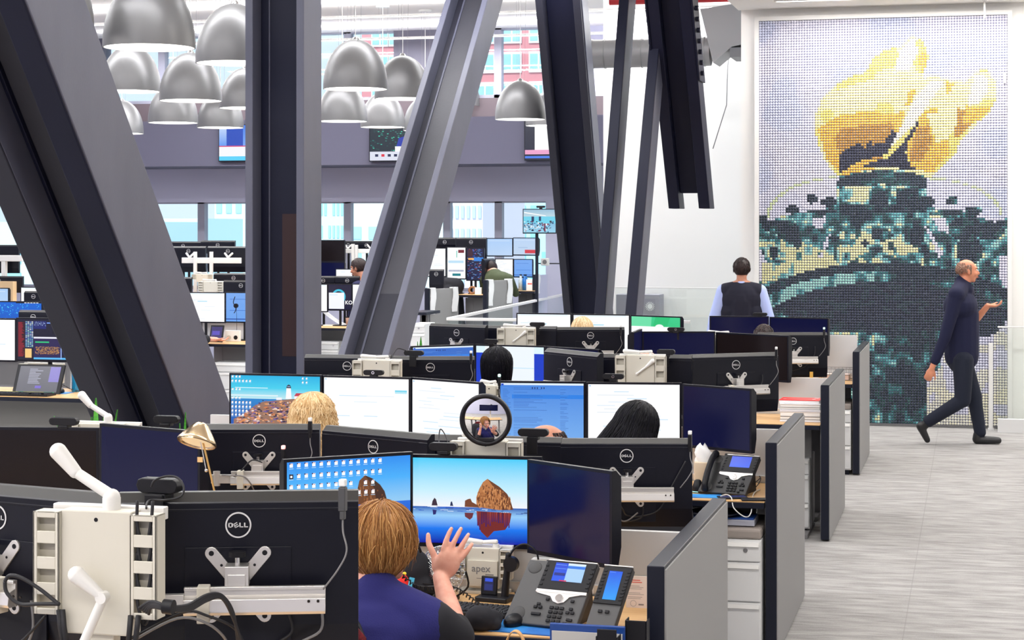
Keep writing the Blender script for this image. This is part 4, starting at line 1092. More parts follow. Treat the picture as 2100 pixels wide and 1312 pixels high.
pedestal(-1.42, -1.0, P1 - .05, P1 + .45, .575, 'white drawer pedestal with taupe cushion under the desk with the black desk phone')
pedestal(-1.42, -1.0, 15.9 + .02, 15.9 + .5, .55, 'white drawer pedestal with cushion at the farthest end panel')
pedestal(-1.5, -1.08, 12.5 + .25, 12.5 + .68, .52, 'grey sided pedestal beneath the desk with the red topped binders', False)
# ---------------------------------------------------------------- monitors of the near benches
# bench nearest the camera (backs towards us)
monitor(-230, 979, 235, 1018, 3.47, 3.335, 'black monitor back with ring logo, cut by the left edge at the bottom corner', back=True, arm=-1, cables=[[(.02, .02, .26), (-.03, .05, .28), (-.1, .06, .3), (-.16, .04, .24)], [(-.10, .012, .22), (-.11, .02, .28), (-.07, .02, .345)]])
monitor(240, 1015, 735, 1008, 3.335, 3.485, 'biggest black monitor back with ring logo, bottom left, nearest the camera', back=True, arm=1, cables=[[(.20, .05, .27), (.10, .085, .215), (.05, .10, .22), (.0, .08, .25), (-.02, .03, .31), (-.03, .02, .36)], [(.20, .055, .275), (.11, .09, .225), (.05, .1, .235), (.02, .05, .28), (.05, .02, .30), (.09, .012, .29)], [(-.10, .02, .235), (-.105, .02, .27), (-.07, .02, .30), (-.06, .02, .35)], [(-.165, .02, .235), (-.16, .02, .27), (-.11, .02, .30), (-.08, .02, .36)]])
tower(78, 1045, 330, 1045, 3.185, 'cream monitor mount with slotted cable covers and two crank grips, bottom left', hgt=.232, crank=True, loops=True, base=.8)
# bench with the woman: screens towards us
monitor(-75, 873, 203, 879, 6.28, 6.36, 'switched off monitor with brownish black screen at the left edge', pict='offk')
monitor(204, 868, 410, 884, 6.33, 6.17, 'switched off navy monitor behind the brass lamp', pict='off')
monitor(582, 936, 847, 932, 6.02, 6.34, 'monitor with desktop icons over a beach wallpaper behind the woman with the raised hand', pict='rockicons')
monitor(829, 930, 1111, 938, 6.38, 6.42, 'monitor showing a sea stack rock mirrored on a wet beach', pict='rock')
monitor(1081, 938, 1255, 970, 6.37, 6.13, 'turned dark monitor right of the sea stack wallpaper', pict='off')
# its far side: backs towards us
monitor(408, 871, 655, 871, 6.70, 6.81, 'black monitor back with ring logo and red busy light behind the brass lamp', back=True, arm=1, cables=[[(.10, .06, .20), (.06, .08, .17), (.02, .06, .13), (-.02, .05, .14)], [(.18, .04, .19), (.1, .09, .185), (.04, .1, .19), (.01, .06, .25), (.02, .02, .3)]])
monitor(660, 873, 876, 892, 6.81, 6.60, 'black monitor back with ring logo right of the curly blond hair', back=True, arm=-1)
monitor(878, 890, 1150, 901, 6.76, 6.78, 'black monitor back behind the round mirror', back=True, logo=False)
monitor(1150, 902, 1420, 899, 6.78, 6.90, 'black monitor back with ring logo and arm above the turned dark monitor', back=True, arm=1, cables=[[(.05, .09, .2), (.02, .07, .25), (.0, .03, .28), (-.05, .02, .285), (-.12, .02, .26), (-.17, .015, .17), (-.22, .012, .08)], [(.06, .05, .22), (.03, .04, .29), (.0, .03, .30), (-.04, .03, .27)], [(.03, .05, .24), (.02, .03, .3), (-.05, .03, .29), (-.06, .03, .25)]])
# second bench: screens towards us
monitor(470, 765, 660, 768, 9.62, 9.62, 'monitor with a lighthouse on rocks wallpaper', pict='lighthouse')
monitor(661, 768, 842, 775, 9.63, 9.60, 'blank white monitor right of the lighthouse wallpaper', pict='white')
monitor(843, 775, 985, 782, 9.62, 9.40, 'turned white document monitor left of the round mirror', pict='doc')
monitor(1022, 780, 1201, 783, 9.58, 9.64, 'monitor with a pale blue list above the bare forehead', pict='bluelist')
monitor(1202, 783, 1398, 785, 9.62, 9.70, 'white list monitor behind the leaning black haired person', pict='doc')
monitor(1399, 787, 1541, 797, 9.63, 9.42, 'turned navy monitor above the tissue box', pict='off')
# second bench: backs
monitor(624, 724, 800, 732, 10.00, 10.05, 'black monitor back with ring logo behind the lighthouse screen, left of the small mount', back=True)
monitor(792, 731, 973, 731, 10.11, 10.23, 'black monitor back with a webcam hung over its top, behind the blank white screens', back=True, arm=0)
monitor(1115, 713, 1224, 725, 10.23, 9.87, 'sharply turned black monitor back with ring logo right of the black bob hair', back=True, arm=-1)
monitor(1226, 723, 1418, 731, 10.06, 10.08, 'black monitor back behind the cream mount in the middle of the second bench', back=True, logo=False)
monitor(1420, 728, 1597, 722, 10.14, 10.45, 'black monitor back with ring logo and white arm left of the red topped binders', back=True, arm=1, cables=[[(-.16, .012, .12), (-.15, .02, .17), (-.08, .02, .24), (0, .02, .29)]])
# third bench: screens
monitor(844, 710, 973, 705, 12.85, 13.18, 'blue list monitor left of the black bob hair', pict='bluelist2')
monitor(974, 705, 1118, 710, 13.18, 13.10, 'white and deep blue monitor behind the black bob hair', pict='bluewhite')
monitor(1119, 709, 1228, 717, 13.10, 12.85, 'dark monitor edge peeping over the sharply turned monitor back', pict='off')
monitor(1300, 676, 1317, 679, 12.78, 13.22, 'dark monitor seen edge on beside the green screen', pict='off')
monitor(1317, 679, 1467, 680, 13.20, 13.34, 'black switched off monitor with webcam behind the cream mount of the second bench', pict='off')
monitor(1468, 681, 1617, 688, 13.36, 13.05, 'black switched off monitor with slim lit top edge above the white arm', pict='offk')
# third bench: backs
monitor(880, 662, 994, 668, 13.53, 13.35, 'black monitor back with ring logo beside the white corner guard', back=True, arm=-1)
monitor(996, 667, 1140, 670, 13.55, 13.55, 'black monitor back behind the small cream mount of the third bench', back=True, logo=False)
monitor(1141, 670, 1281, 672, 13.62, 13.75, 'black monitor back with ring logo under the blond head', back=True, arm=1)
monitor(1556, 683, 1697, 681, 13.66, 13.80, 'black monitor back with ring logo and green busy light before the mosaic', back=True, arm=1, cables=[[(-.16, .012, .1), (-.15, .02, .17), (-.08, .02, .25), (0.02, .02, .28)]])
# farthest bench: screens
monitor(1059, 641, 1172, 643, 16.42, 16.42, 'white monitor at the left end of the farthest bench', pict='white2')
monitor(1174, 643, 1292, 645, 16.42, 16.42, 'white monitor behind the blond head on the farthest bench', pict='white2')
monitor(1293, 645, 1397, 650, 16.42, 16.22, 'green and white monitor on the farthest bench', pict='green')
monitor(1455, 647, 1577, 649, 16.46, 16.52, 'left navy monitor below the man in the dark vest', pict='off')
monitor(1578, 649, 1699, 653, 16.54, 16.42, 'right navy monitor in front of the mosaic', pict='off')
# posts with cable covers
tower(925, 903, 1071, 903, 6.50, 'cream monitor mount carrying the round mirror', lever='down')
tower(134, 868, 285, 868, 6.53, 'cream monitor mount with upright grip beside the green plant', lever='up')
tower(724, 738, 823, 738, 9.90, 'small cream monitor mount above the blank white screen', lever='down')
tower(1262, 728, 1366, 728, 9.92, 'cream monitor mount with folded grip in the middle of the second bench', lever='down2')
tower(1020, 672, 1098, 672, 13.35, 'small cream monitor mount in front of the white guard', lever='down2')
tower(1440, 686, 1516, 686, 13.42, 'cream monitor mount whose white grip shows above the black monitors', lever='down')
# mounts on the near side of the benches
ap = tower(933, 1122, 1051, 1124, 6.355, 'grey monitor mount lettered apex under the sea stack screen', lever='down', hgt=.2)
zt = atY(990, 1165, 6.355).z - .8
MB().text('apex', .036, T(-.004, -.0215, zt + .002) @ RX(PI / 2), depth=.0004, off=.01).box(.012, .042, -.0216, -.021, zt - .02, zt - .016).box(-.02, .014, -.0216, -.021, zt - .033, zt - .031).build('lettering', M_GREY, ap)
MB().box(-.055, .055, -.021, -.012, zt - .06, zt + .03).build('label_plate', M_BEIGE, ap)
r = tower(978, 790, 1030, 790, 9.72, 'cream mount plate between the two document screens of the second bench', lever='down', hgt=.28)

# clip-on busy lights
status_light(703, 982, 3.40, 'white tipped busy light on the biggest monitor back', None, 2)
status_light(636, 856, 6.76, 'white tipped busy light in front of the curly blond hair')
status_light(581, 913, 6.60, 'glowing red busy light', 'red')
status_light(1415, 883, 6.86, 'white tipped busy light beside the tissue box')
status_light(966, 719, 10.17, 'white tipped busy light left of the black bob hair')
status_light(1024, 767, 9.56, 'glowing green busy light under the black bob hair', 'green')
status_light(1592, 711, 10.40, 'white tipped busy light left of the red topped binders')
status_light(1690, 671, 13.75, 'glowing green busy light on the monitor back before the mosaic', 'green')
status_light(1273, 667, 13.68, 'dark busy light stick under the green screen')
# webcams
webcam(328, 996, 3.36, 'black webcam with looped cable on the biggest monitor back', .092, -.1, back=True)
webcam(124, 866, 6.32, 'dark webcam on the brownish black screen at the left edge', .115, lens=False)
webcam(342, 860, 6.68, 'dark webcam left of the brass lamp', .105, back=True)
webcam(905, 918, 6.37, 'dark webcam on the sea stack screen', .105, lens=False)
webcam(1094, 887, 6.62, 'black webcam on a stalk before the bare forehead', .115, back=True)
webcam(763, 765, 9.60, 'black webcam on the blank white screen', .115)
webcam(849, 724, 10.10, 'black webcam hung over the back left of the black bob hair', .115, back=True)
webcam(1256, 773, 9.66, 'black webcam on the white list monitor', .115)
webcam(1385, 676, 13.22, 'black webcam on the switched off monitor by the green screen', .125)
webcam(1102, 665, 13.45, 'dark webcam in front of the left white screen of the farthest bench', .115, back=True)
webcam(1005, 700, 13.10, 'dark webcam on the white and deep blue monitor', .105, lens=False)
webcam(1558, 645, 16.5, 'grey webcam above the left navy monitor', .13, lens=False)
webcam(1366, 722, 10.03, 'dark webcam beside the bald crown on the second bench', .10, back=True)
# loop of cable on the near webcam
p0 = [atY(*q) for q in ((300, 1042, 3.21), (301, 1032, 3.24), (310, 1025, 3.3), (340, 1025, 3.3), (370, 1018, 3.31), (377, 1000, 3.32), (366, 981, 3.33), (345, 976, 3.33), (318, 984, 3.32), (310, 998, 3.32))]
tag(MB().tube(smooth_path(p0, 6), .0022, 7).build('webcam_cable', M_RUBBER), 'thin black cable looping round the nearest webcam', 'cable')
p0 = [atY(*q) for q in ((804, 741, 9.95), (806, 728, 10.0), (815, 715, 10.05), (828, 717, 10.08), (838, 722, 10.09))]
tag(MB().tube(smooth_path(p0, 6), .003, 6).build('webcam_cable', M_RUBBER), 'thin black cable looping from the small mount to the hung webcam', 'cable')
p0 = [atY(*q) for q in ((902, 918, 6.40), (900, 900, 6.48), (903, 880, 6.5), (912, 890, 6.5), (919, 908, 6.48))]
tag(MB().tube(smooth_path(p0, 6), .0022, 6).build('webcam_cable', M_RUBBER), 'thin black cable loop left of the round mirror', 'cable')

# bundle of black cables leaving the nearest mount
def Q(*q): return atY(*q)
bd = thing('cable_bundle', 'bundle of black cables tied with a strap under the nearest aluminium arm', 'cables', Q(345, 1245, 3.15))
o = bd.location
for k in range(5):
    dy = k * 3 - 3
    pts = [Q(285 + k * 5, 1250 + dy, 3.13), Q(312, 1236 + dy, 3.12), Q(346, 1245 + dy * .6, 3.11), Q(385, 1243 + dy, 3.18), Q(425, 1222 + dy, 3.235), Q(455, 1222 + dy * .5, 3.26), Q(478, 1258 + dy, 3.3), Q(488 + k * 2, 1318, 3.33)]
    MB().tube(smooth_path([p - o for p in pts], 6), .003, 8).build('cable', M_RUBBER, bd)
MB().cyl(Q(336, 1243, 3.11) - o, Q(356, 1245, 3.11) - o, .0135, n=16).build('tie_strap', M_BLACK, bd)
b2 = thing('cable_bundle', 'pair of black cables looping from the left arm into the nearest mount', 'cables', Q(60, 1200, 3.15)); o = b2.location
for pts in ([(10, 1192), (20, 1180), (45, 1185), (85, 1210), (122, 1240)], [(10, 1192), (14, 1215), (40, 1238), (80, 1238), (122, 1238)]):
    MB().tube(smooth_path([Q(x, y, 3.14) - o for x, y in pts], 6), .0038, 8).build('cable', M_RUBBER, b2)
for i, pts in enumerate(([(121, 1250), (124, 1285), (132, 1330)], [(128, 1250), (131, 1285), (138, 1330)], [(268, 1262), (266, 1290), (262, 1330)], [(284, 1262), (281, 1290), (276, 1330)])):
    tag(MB().tube([Q(x, y, 3.16) for x, y in pts], .0055, 8).build('power_cable', M_RUBBER), ['left outer', 'left inner', 'right inner', 'right outer'][i] + ' black cable hanging below the slotted covers of the nearest mount', 'cable')
# ---------------------------------------------------------------- people
M_SKIN = mat('skin_light', L(226, 168, 146), 0.5, noise=(L(216, 150, 128), 30, (1, 1, 1)))
M_SKIN2 = mat('skin_tan', L(196, 138, 112), 0.5, noise=(L(182, 120, 96), 30, (1, 1, 1)))
M_EYE = mat('eye_white', (.8, .8, .78), .2); M_IRIS = mat('eye_dark', (.03, .02, .015), .2); M_LIP = mat('lip', L(190, 105, 100), .45)

def fused(name, mb, m, parent, voxel=.008, smooth=4):
    o = mb.build(name, m, parent)
    rm = o.modifiers.new('remesh', 'REMESH'); rm.mode = 'VOXEL'; rm.voxel_size = voxel; rm.use_smooth_shade = True
    sm = o.modifiers.new('smooth', 'SMOOTH'); sm.iterations = smooth; sm.factor = .5
    return o

def head_geo(b, M, s=1.0):
    """head whose centre is the origin, facing +Y"""
    e = lambda c, r: b.ell([q * s for q in c], [q * s for q in r], M, 20, 12)
    e((0, -.012, .022), (.074, .094, .086)); e((0, .018, -.02), (.066, .072, .078)); e((0, .028, -.068), (.047, .05, .042)); e((0, .058, -.095), (.024, .022, .018))
    e((0, .083, .028), (.05, .014, .012))
    b.cap(*[[q * s for q in c] for c in ((0, .088, .012), (0, .108, -.026))], .0085 * s, .0145 * s, 0, M)
    e((.012, .098, -.03), (.008, .009, .007)); e((-.012, .098, -.03), (.008, .009, .007))
    e((0, .091, -.056), (.024, .011, .006)); e((0, .089, -.067), (.02, .011, .007))
    for k in (-1, 1):
        e((k * .04, .062, -.03), (.022, .026, .022)); e((k * .076, -.006, -.008), (.008, .02, .032)); e((k * .08, -.014, .01), (.007, .014, .014))
    b.cap(*[[q * s for q in c] for c in ((0, -.022, -.06), (0, -.035, -.17))], .052 * s, .056 * s, 0, M)

def face_bits(parent, M, s=1.0, lips=True):
    b = MB()
    for k in (-1, 1):
        b.ell((k * .031 * s, .079 * s, .008 * s), (.012 * s, .008 * s, .0075 * s), M, m=0); b.ell((k * .031 * s, .0845 * s, .008 * s), (.0055 * s, .003 * s, .0055 * s), M, m=1)
    b.build('eyes', [M_EYE, M_IRIS], parent)
    b = MB()
    for k in (-1, 1): b.cap((k * .016 * s, .094 * s, .027 * s), (k * .047 * s, .080 * s, .029 * s), .004 * s, .003 * s, 0, M)
    b.build('eyebrows', mat('brow', (.08, .05, .03), .7), parent)
    if lips:
        b = MB(); b.ell((0, .1 * s, -.056 * s), (.021 * s, .006 * s, .004 * s), M); b.ell((0, .098 * s, -.065 * s), (.017 * s, .006 * s, .005 * s), M); b.build('lips', M_LIP, parent)

def hair_shell(b, M, s=1.0, top=1.06, drop=-.02, face=.6, back=-.06):
    """scalp cap: keeps the face open towards +Y"""
    nu, nv = 40, 20
    vs = []; keep = {}
    for j in range(nv + 1):
        t = PI * .78 * j / nv
        for i in range(nu):
            a = 2 * PI * i / nu
            vs.append(((.08 * math.sin(t) * math.cos(a)) * s * top, (-.012 + .1 * math.sin(t) * math.sin(a)) * s * (top if math.sin(a) < 0 else 1.0), (.02 + .092 * math.cos(t) * top) * s))
    fs = []
    for j in range(nv):
        for i in range(nu):
            a = 2 * PI * (i + .5) / nu; t = PI * .78 * (j + .5) / nv
            front = math.sin(a)
            lim = .36 if front > .55 else (.36 + (.55 - front) * .9 if front > -.1 else 1.0)
            if t / PI < max(.0, min(.78, lim * face / .6 if front > -.1 else .78)):
                fs.append((j * nu + i, j * nu + (i + 1) % nu, (j + 1) * nu + (i + 1) % nu, (j + 1) * nu + i))
    b.add(vs, fs, 0, True, M)

def hair_locks(b, M, n, length, rr, s=1.0, r0=.0065, wave=0.0, wf=3.0, curl_in=.3, puff=1.0, face=.9, seed=1, mats=3, parting=0.2, spread=0.0, swirl=.25, m0=0, total=None):
    g = random.Random(seed)
    rx, ry, rz = [q * s for q in rr]
    for i in range(n):
        az = g.uniform(0, 2 * PI)
        fr = math.sin(az)                       # +1 = face side
        ln = length * g.uniform(.82, 1.06) * s
        st = g.uniform(.02, 1.15) * PI / 2
        arc_r = (rx + rz) / 2
        if fr > math.cos(face):
            st = g.uniform(.02, .5) * PI / 2; ln = min(ln, max(.012, (1.0 - st) * arc_r * g.uniform(.8, 1.1)))
        pts = []; N = 11; ph = g.uniform(0, 6.28); kk = g.uniform(.97, 1.05) * puff
        if total: ln = max(.01, min(ln, total * s * g.uniform(.9, 1.03) - st * arc_r))
        az0 = az; dr = g.gauss(0, swirl)
        for j in range(N):
            az2 = az0 + dr * (j / (N - 1)) ** .7
            d = ln * j / (N - 1); t = st + d / arc_r
            if t < PI / 2 * 1.05:
                p = Vector((rx * kk * math.sin(t) * math.cos(az2), ry * kk * math.sin(t) * math.sin(az2) - .012 * s, rz * kk * math.cos(t) + .02 * s))
            else:
                over = (t - PI / 2 * 1.05) * arc_r
                f = kk * (1 + spread * over / .1) * max(.42, 1 - curl_in * (over / .12) ** 2)
                p = Vector((rx * f * math.cos(az2), ry * f * math.sin(az2) - .012 * s, .02 * s - over - rz * .08))
            if wave:
                wv = wave * math.sin(ph + wf * 2 * PI * j / (N - 1)) * min(1, j / 3)
                p += Vector((-math.sin(az2), math.cos(az2), 0)) * wv + Vector((math.cos(az2), math.sin(az2), 0)) * wave * .7 * math.cos(ph + wf * 2 * PI * j / (N - 1)) * min(1, j / 3)
            pts.append(p)
        b.tube(pts, (lambda u, q=r0 * s * g.uniform(.7, 1.2): q * (1 - .75 * u ** 2)), 4, m0 + g.randrange(mats), M)

def hair_surface(b, M, length, rr, curl_in=.5, puff=1.05, face=.85, nu=96, nv=22):
    rx, ry, rz = rr; ar = (rx + rz) / 2; vs = []
    for i in range(nu):
        az = 2 * PI * i / nu; fr = math.sin(az)
        k = min(1, max(0, (fr - math.cos(face) + .12) / .24)); k = k * k * (3 - 2 * k)
        full = PI / 2 * ar * .98 + length * (.66 + .05 * math.sin(5 * az + 1) + .03 * math.sin(11 * az))
        end = full * (1 - k) + .95 * ar * k
        for j in range(nv):
            t = end * j / (nv - 1) / ar
            kk = puff * (1 + (.018 * math.sin(4 * az + 3 * t) + .012 * math.sin(9 * az - 2 * t) + .006 * math.sin(23 * az + t)) * min(1, t))
            if t < PI / 2 * 1.05: p = (rx * kk * math.sin(t) * math.cos(az), ry * kk * math.sin(t) * math.sin(az) - .012, rz * kk * math.cos(t) + .02)
            else:
                ov = (t - PI / 2 * 1.05) * ar; f = kk * max(.42, 1 - curl_in * (ov / .12) ** 2)
                p = (rx * f * math.cos(az), ry * f * math.sin(az) - .012, .02 - ov - rz * .08)
            vs.append(p)
    fs = [(i * nv + j, ((i + 1) % nu) * nv + j, ((i + 1) % nu) * nv + j + 1, i * nv + j + 1) for i in range(nu) for j in range(nv - 1)]
    b.add(vs, fs, 0, True, M)

def hair_mats(nm, c, sp=.3): return [mat(nm + '_' + k, q, .45, spec=sp) for k, q in zip('abc', c)]
H_COP = hair_mats('copper_hair', [L(170, 118, 66), L(192, 144, 88), L(138, 90, 46)])
H_BLO = hair_mats('blond_hair', [L(222, 188, 140), L(232, 202, 156), L(200, 162, 112)])
H_BLK = hair_mats('black_hair', [L(9, 8, 16), L(13, 12, 22), L(5, 5, 10)], .12)
H_DRK = hair_mats('dark_hair', [L(44, 32, 32), L(60, 44, 42), L(26, 20, 24)])
H_SND = hair_mats('sandy_hair', [L(226, 196, 150), L(240, 214, 176), L(200, 166, 120)])

def hand(b, M, curl=.5, k=1, open_=0.0, s=1.0):
    """right-hand (k=1) palm in local XZ, fingers along +Z, palm faces +Y; thumb on the -k side"""
    b.ell((0, 0, .045 * s), (.04 * s, .017 * s, .05 * s), M, 16, 10)
    for i, (x, ln) in enumerate([(-.03, .068), (-.01, .077), (.011, .072), (.03, .056)]):
        x *= -k * -1
        sp = (x / .03) * (.05 + .17 * open_)
        p0 = Vector((x, 0, .082 - abs(i - 1.4) * .004)) * s
        q1 = Vector((sp, math.sin(curl * .5) * 1, math.cos(curl * .5))).normalized()
        q2 = Vector((sp * .6, math.sin(curl * 1.3), math.cos(curl * 1.3))).normalized()
        q3 = Vector((sp * .3, math.sin(curl * 2.0), math.cos(curl * 2.0))).normalized()
        a = p0 + q1 * ln * .45 * s; c = a + q2 * ln * .33 * s; d = c + q3 * ln * .25 * s
        b.cap(p0, a, .0092 * s, .0088 * s, 0, M, 10); b.cap(a, c, .0088 * s, .008 * s, 0, M, 10); b.cap(c, d, .008 * s, .0068 * s, 0, M, 10)
    x = -k * .034
    a = Vector((x * 1.35, .012, .045)) * s; c = Vector((x * (1.75 + .7 * open_), .022, .07)) * s; d = Vector((x * (1.85 + 1.1 * open_), .028, .093)) * s
    b.cap(Vector((x * .7, .006, .018)) * s, a, .015 * s, .0115 * s, 0, M, 10); b.cap(a, c, .0112 * s, .0098 * s, 0, M, 10); b.cap(c, d, .0098 * s, .0078 * s, 0, M, 10)

def look(at, to, up=Vector((0, 0, 1))):
    """matrix with local +Z from at towards to"""
    z = (Vector(to) - Vector(at)).normalized(); x = up.cross(z)
    if x.length < 1e-4: x = Vector((1, 0, 0))
    x.normalize(); y = z.cross(x)
    return Matrix.Translation(Vector(at)) @ Matrix((x, y, z)).transposed().to_4x4()

def office_chair(loc, rz, label, back_h=.95, seat=.44, col=None, backmat=None, arms=True, group=None):
    m = backmat or mat('black_mesh', (.014, .014, .02), .8)
    r = thing('office_chair', label, 'chair', (loc[0], loc[1], 0), rz, group)
    MB().box(-.24, .24, -.22, .24, seat - .07, seat).build('seat', col or m, r, .03)
    bk = MB(); n = 9
    vs = []; fs = []
    for j in range(n):
        t = j / (n - 1); z = seat + .09 + t * (back_h - seat - .09); hw = .215 + .02 * math.sin(t * PI) - .05 * max(0, t - .8) * 5 * .6
        y = -.235 - .05 * t + .03 * math.sin(t * PI)
        for i in range(7):
            u = i / 6 * 2 - 1
            vs.append((hw * u, y + .04 * u * u, z))
    for dy in (0, -.035):
        pass
    N = len(vs); vs += [(x, y - .035, z) for x, y, z in vs]
    for j in range(n - 1):
        for i in range(6):
            a = j * 7 + i; fs.append((a, a + 1, a + 8, a + 7)); fs.append((N + a, N + a + 7, N + a + 8, N + a + 1))
    for j in range(n - 1):
        for a, q in ((j * 7, j * 7 + 7), (j * 7 + 6, j * 7 + 13)): fs.append((a, q, N + q, N + a))
    for i in range(6):
        fs.append((i, N + i, N + i + 1, i + 1)); a = (n - 1) * 7 + i; fs.append((a, a + 1, N + a + 1, N + a))
    bk.add(vs, fs, 0, True); bk.build('backrest', m, r)
    MB().box(-.03, .03, -.30, -.2, seat - .06, seat + .2).build('back_bracket', M_BLACK, r, .005)
    if arms:
        for k in (-1, 1):
            a = MB(); a.box(k * .27 - .02, k * .27 + .02, -.03, .03, seat - .04, seat + .19); a.box(k * .27 - .035, k * .27 + .035, -.12, .14, seat + .19, seat + .215); a.box(min(k * .2, k * .28), max(k * .2, k * .28), -.03, .03, seat - .07, seat - .04); a.build('armrest', M_GREY, r, .008)
    MB().cyl((0, 0, .1), (0, 0, seat - .07), .028, n=16).build('gas_column', M_BLACK, r)
    b = MB()
    for i in range(5):
        a = 2 * PI * i / 5 + .3
        b.tube([(0, 0, .12), (.28 * math.cos(a), .28 * math.sin(a), .08)], .022, 8)
        b.ell((.28 * math.cos(a), .28 * math.sin(a), .035), (.022, .022, .035))
    b.build('star_base', M_BLACK, r)
    return r

def seated(px, py, Y, facing, label, shirt, hairfn, skin=None, tilt=(0, 0, 0), chair='black office chair', short=False, s=1.0, shoulders=None, dx=0):
    """px,py: top of the head in the photo; facing: 0 = away from the camera (+Y)"""
    p = atY(px, py, Y); skin = skin or M_SKIN
    Tz = p.z
    r = thing('person', label, 'person', (p.x, p.y, 0), facing)
    hc = Vector((0, .03, Tz - .118))
    MH = T(*hc) @ Matrix.Rotation(tilt[2], 4, 'Z') @ Matrix.Rotation(tilt[0], 4, 'X') @ Matrix.Rotation(tilt[1], 4, 'Y')
    zs = Tz - .33; zh = .56
    lean = Vector((MH.translation.x, 0, 0))
    sx = .175 * s
    b = MB(); head_geo(b, MH)
    W = Vector((0, -.005, Tz - .26))
    b.cap(MH @ Vector((0, -.03, -.12)), W, .05, .058); b.cap((0, -.02, zs - .02), (0, -.04, zh), .1, .11)
    el, wr = {}, {}
    for k in (-1, 1):
        sh = Vector((k * sx, -.015, zs)); el[k] = Vector((k * .25, .08, zs - .27)); wr[k] = Vector((k * .17, .33, .80))
        b.cap(W, sh, .055, .06); b.cap(sh, el[k], .048, .038); b.cap(el[k], wr[k], .036, .026)
        hand(b, look(wr[k], wr[k] + Vector((-k * .03, .12, .015)), Vector((0, 0, 1))), .55, k)
        kn = Vector((k * .12, .42, zh - .03)); an = Vector((k * .12, .40, .09))
        b.cap((k * .09, -.02, zh), kn, .08, .055); b.cap(kn, an, .052, .036)
    fused('body', b, skin, r, .0085)
    face_bits(r, MH)
    b = MB(); b.cap((0, -.02, zs - .03), (0, -.04, zh + .02), .128, .138); b.ell((0, -.01, zs - .05), (.19, .12, .12))
    b.cap(W + Vector((0, 0, -.015)), W + Vector((0, 0, -.04)), .062, .075)
    for k in (-1, 1):
        sh = Vector((k * sx, -.015, zs)); b.cap(W + Vector((0, 0, -.02)), sh, .062, .07)
        e2 = sh + (el[k] - sh) * (.55 if short else 1)
        b.cap(sh, e2, .062, .05)
        if not short: b.cap(el[k], wr[k], .048, .036)
    fused('shirt', b, shirt, r, .0095)
    b = MB()
    for k in (-1, 1):
        kn = Vector((k * .12, .42, zh - .03)); an = Vector((k * .12, .40, .09))
        b.cap((k * .08, -.04, zh), kn, .098, .07); b.cap(kn, an, .066, .05)
    fused('trousers', b, mat('dark_trousers', (.02, .02, .03), .8), r, .011)
    b = MB()
    for k in (-1, 1):
        b = MB(); b.cap((k * .12, .38, .045), (k * .125, .55, .035), .042, .034)
        fused('shoe', b, mat('black_shoes', (.012, .012, .014), .4), r, .01)
    if hairfn: hairfn(r, MH)
    office_chair((p.x - math.sin(facing) * -.0, p.y), facing, chair, back_h=min(.93, Tz - .33), seat=.455)
    return r

def hair_short(mats, s=1.0, n=500, length=.035):
    def f(r, M):
        b = MB(); hair_shell(b, M); hair_locks(b, M, n, length, (.08, .1, .092), r0=.005, puff=1.03, curl_in=0, face=.75, seed=5)
        b.build('hair', mats, r)
    return f
def hair_long(mats, length, **kw):
    def f(r, M):
        b = MB(); hair_shell(b, M, top=1.08); hair_locks(b, M, kw.get('n', 1200), length, kw.get('rr', (.088, .105, .098)), r0=kw.get('r0', .0036), wave=kw.get('wave', 0), wf=kw.get('wf', 3), curl_in=kw.get('curl_in', .15), puff=kw.get('puff', 1.04), seed=kw.get('seed', 2), spread=kw.get('spread', 0))
        b.build('hair', mats, r)
    return f
def hair_rim(mats):        # bald crown, short hair round the sides
    def f(r, M):
        b = MB(); g = random.Random(8)
        for i in range(620):
            az = g.uniform(PI * 1.02, PI * 1.98) if g.random() < .6 else g.choice([g.uniform(-.1, .35), g.uniform(PI - .35, PI + .1)])
            t = g.uniform(.27 if math.sin(az) < -.3 else .36, .62) * PI
            d = Vector((math.sin(t) * math.cos(az), math.sin(t) * math.sin(az), math.cos(t)))
            p = Vector((.0755 * d.x, .097 * d.y - .012, .087 * d.z + .022)); b.tube([p, p + d * .004 + Vector((0, 0, -.012)), p + Vector((d.x * .003, d.y * .003, -.024))], (lambda u: .005 * (1 - .6 * u)), 5, g.randrange(3), M)
        b.build('hair', mats, r)
    return f

S_NAVY = mat('navy_cloth', L(22, 24, 66), .85, bump=.2, bscale=300); S_BLK = mat('black_cloth', (.008, .008, .013), .85); S_OLV = mat('olive_cloth', (.06, .075, .035), .85); S_GRY = mat('grey_cloth', (.12, .12, .14), .85)
seated(638, 810, 8.85, 0, 'person with long curly blond hair seen from behind before the lighthouse screen', S_GRY, hair_long(H_BLO, .34, wave=.016, wf=5, puff=1.1, spread=.16, curl_in=0, r0=.004, rr=(.098, .11, .098), n=1300), chair='black office chair of the curly haired person')
seated(1128, 866, 7.72, 1.95, 'person with short dark hair and bare forehead below the pale blue list', S_GRY, hair_rim(H_DRK), M_SKIN2, chair='black office chair of the bare forehead person')
seated(1302, 829, 8.7, .25, 'person with black hair leaning sideways before the white list screen', S_BLK, hair_long(H_BLK, .26, puff=1.14, rr=(.092, .108, .098), curl_in=0, spread=.3), tilt=(-.15, .38, 0), chair='black office chair of the leaning person')
seated(1017, 713, 12.1, 0, 'person with smooth black bob hair seen from behind', S_BLK, hair_long(H_BLK, .245, curl_in=.1, puff=1.06, rr=(.098, .105, .098), n=1200), chair='black office chair of the person with the black bob')
seated(1193, 651, 15.5, 0, 'person with blond hair seen from behind on the farthest bench', S_GRY, hair_long(H_SND, .22, puff=1.04), chair='black office chair of the blond person')
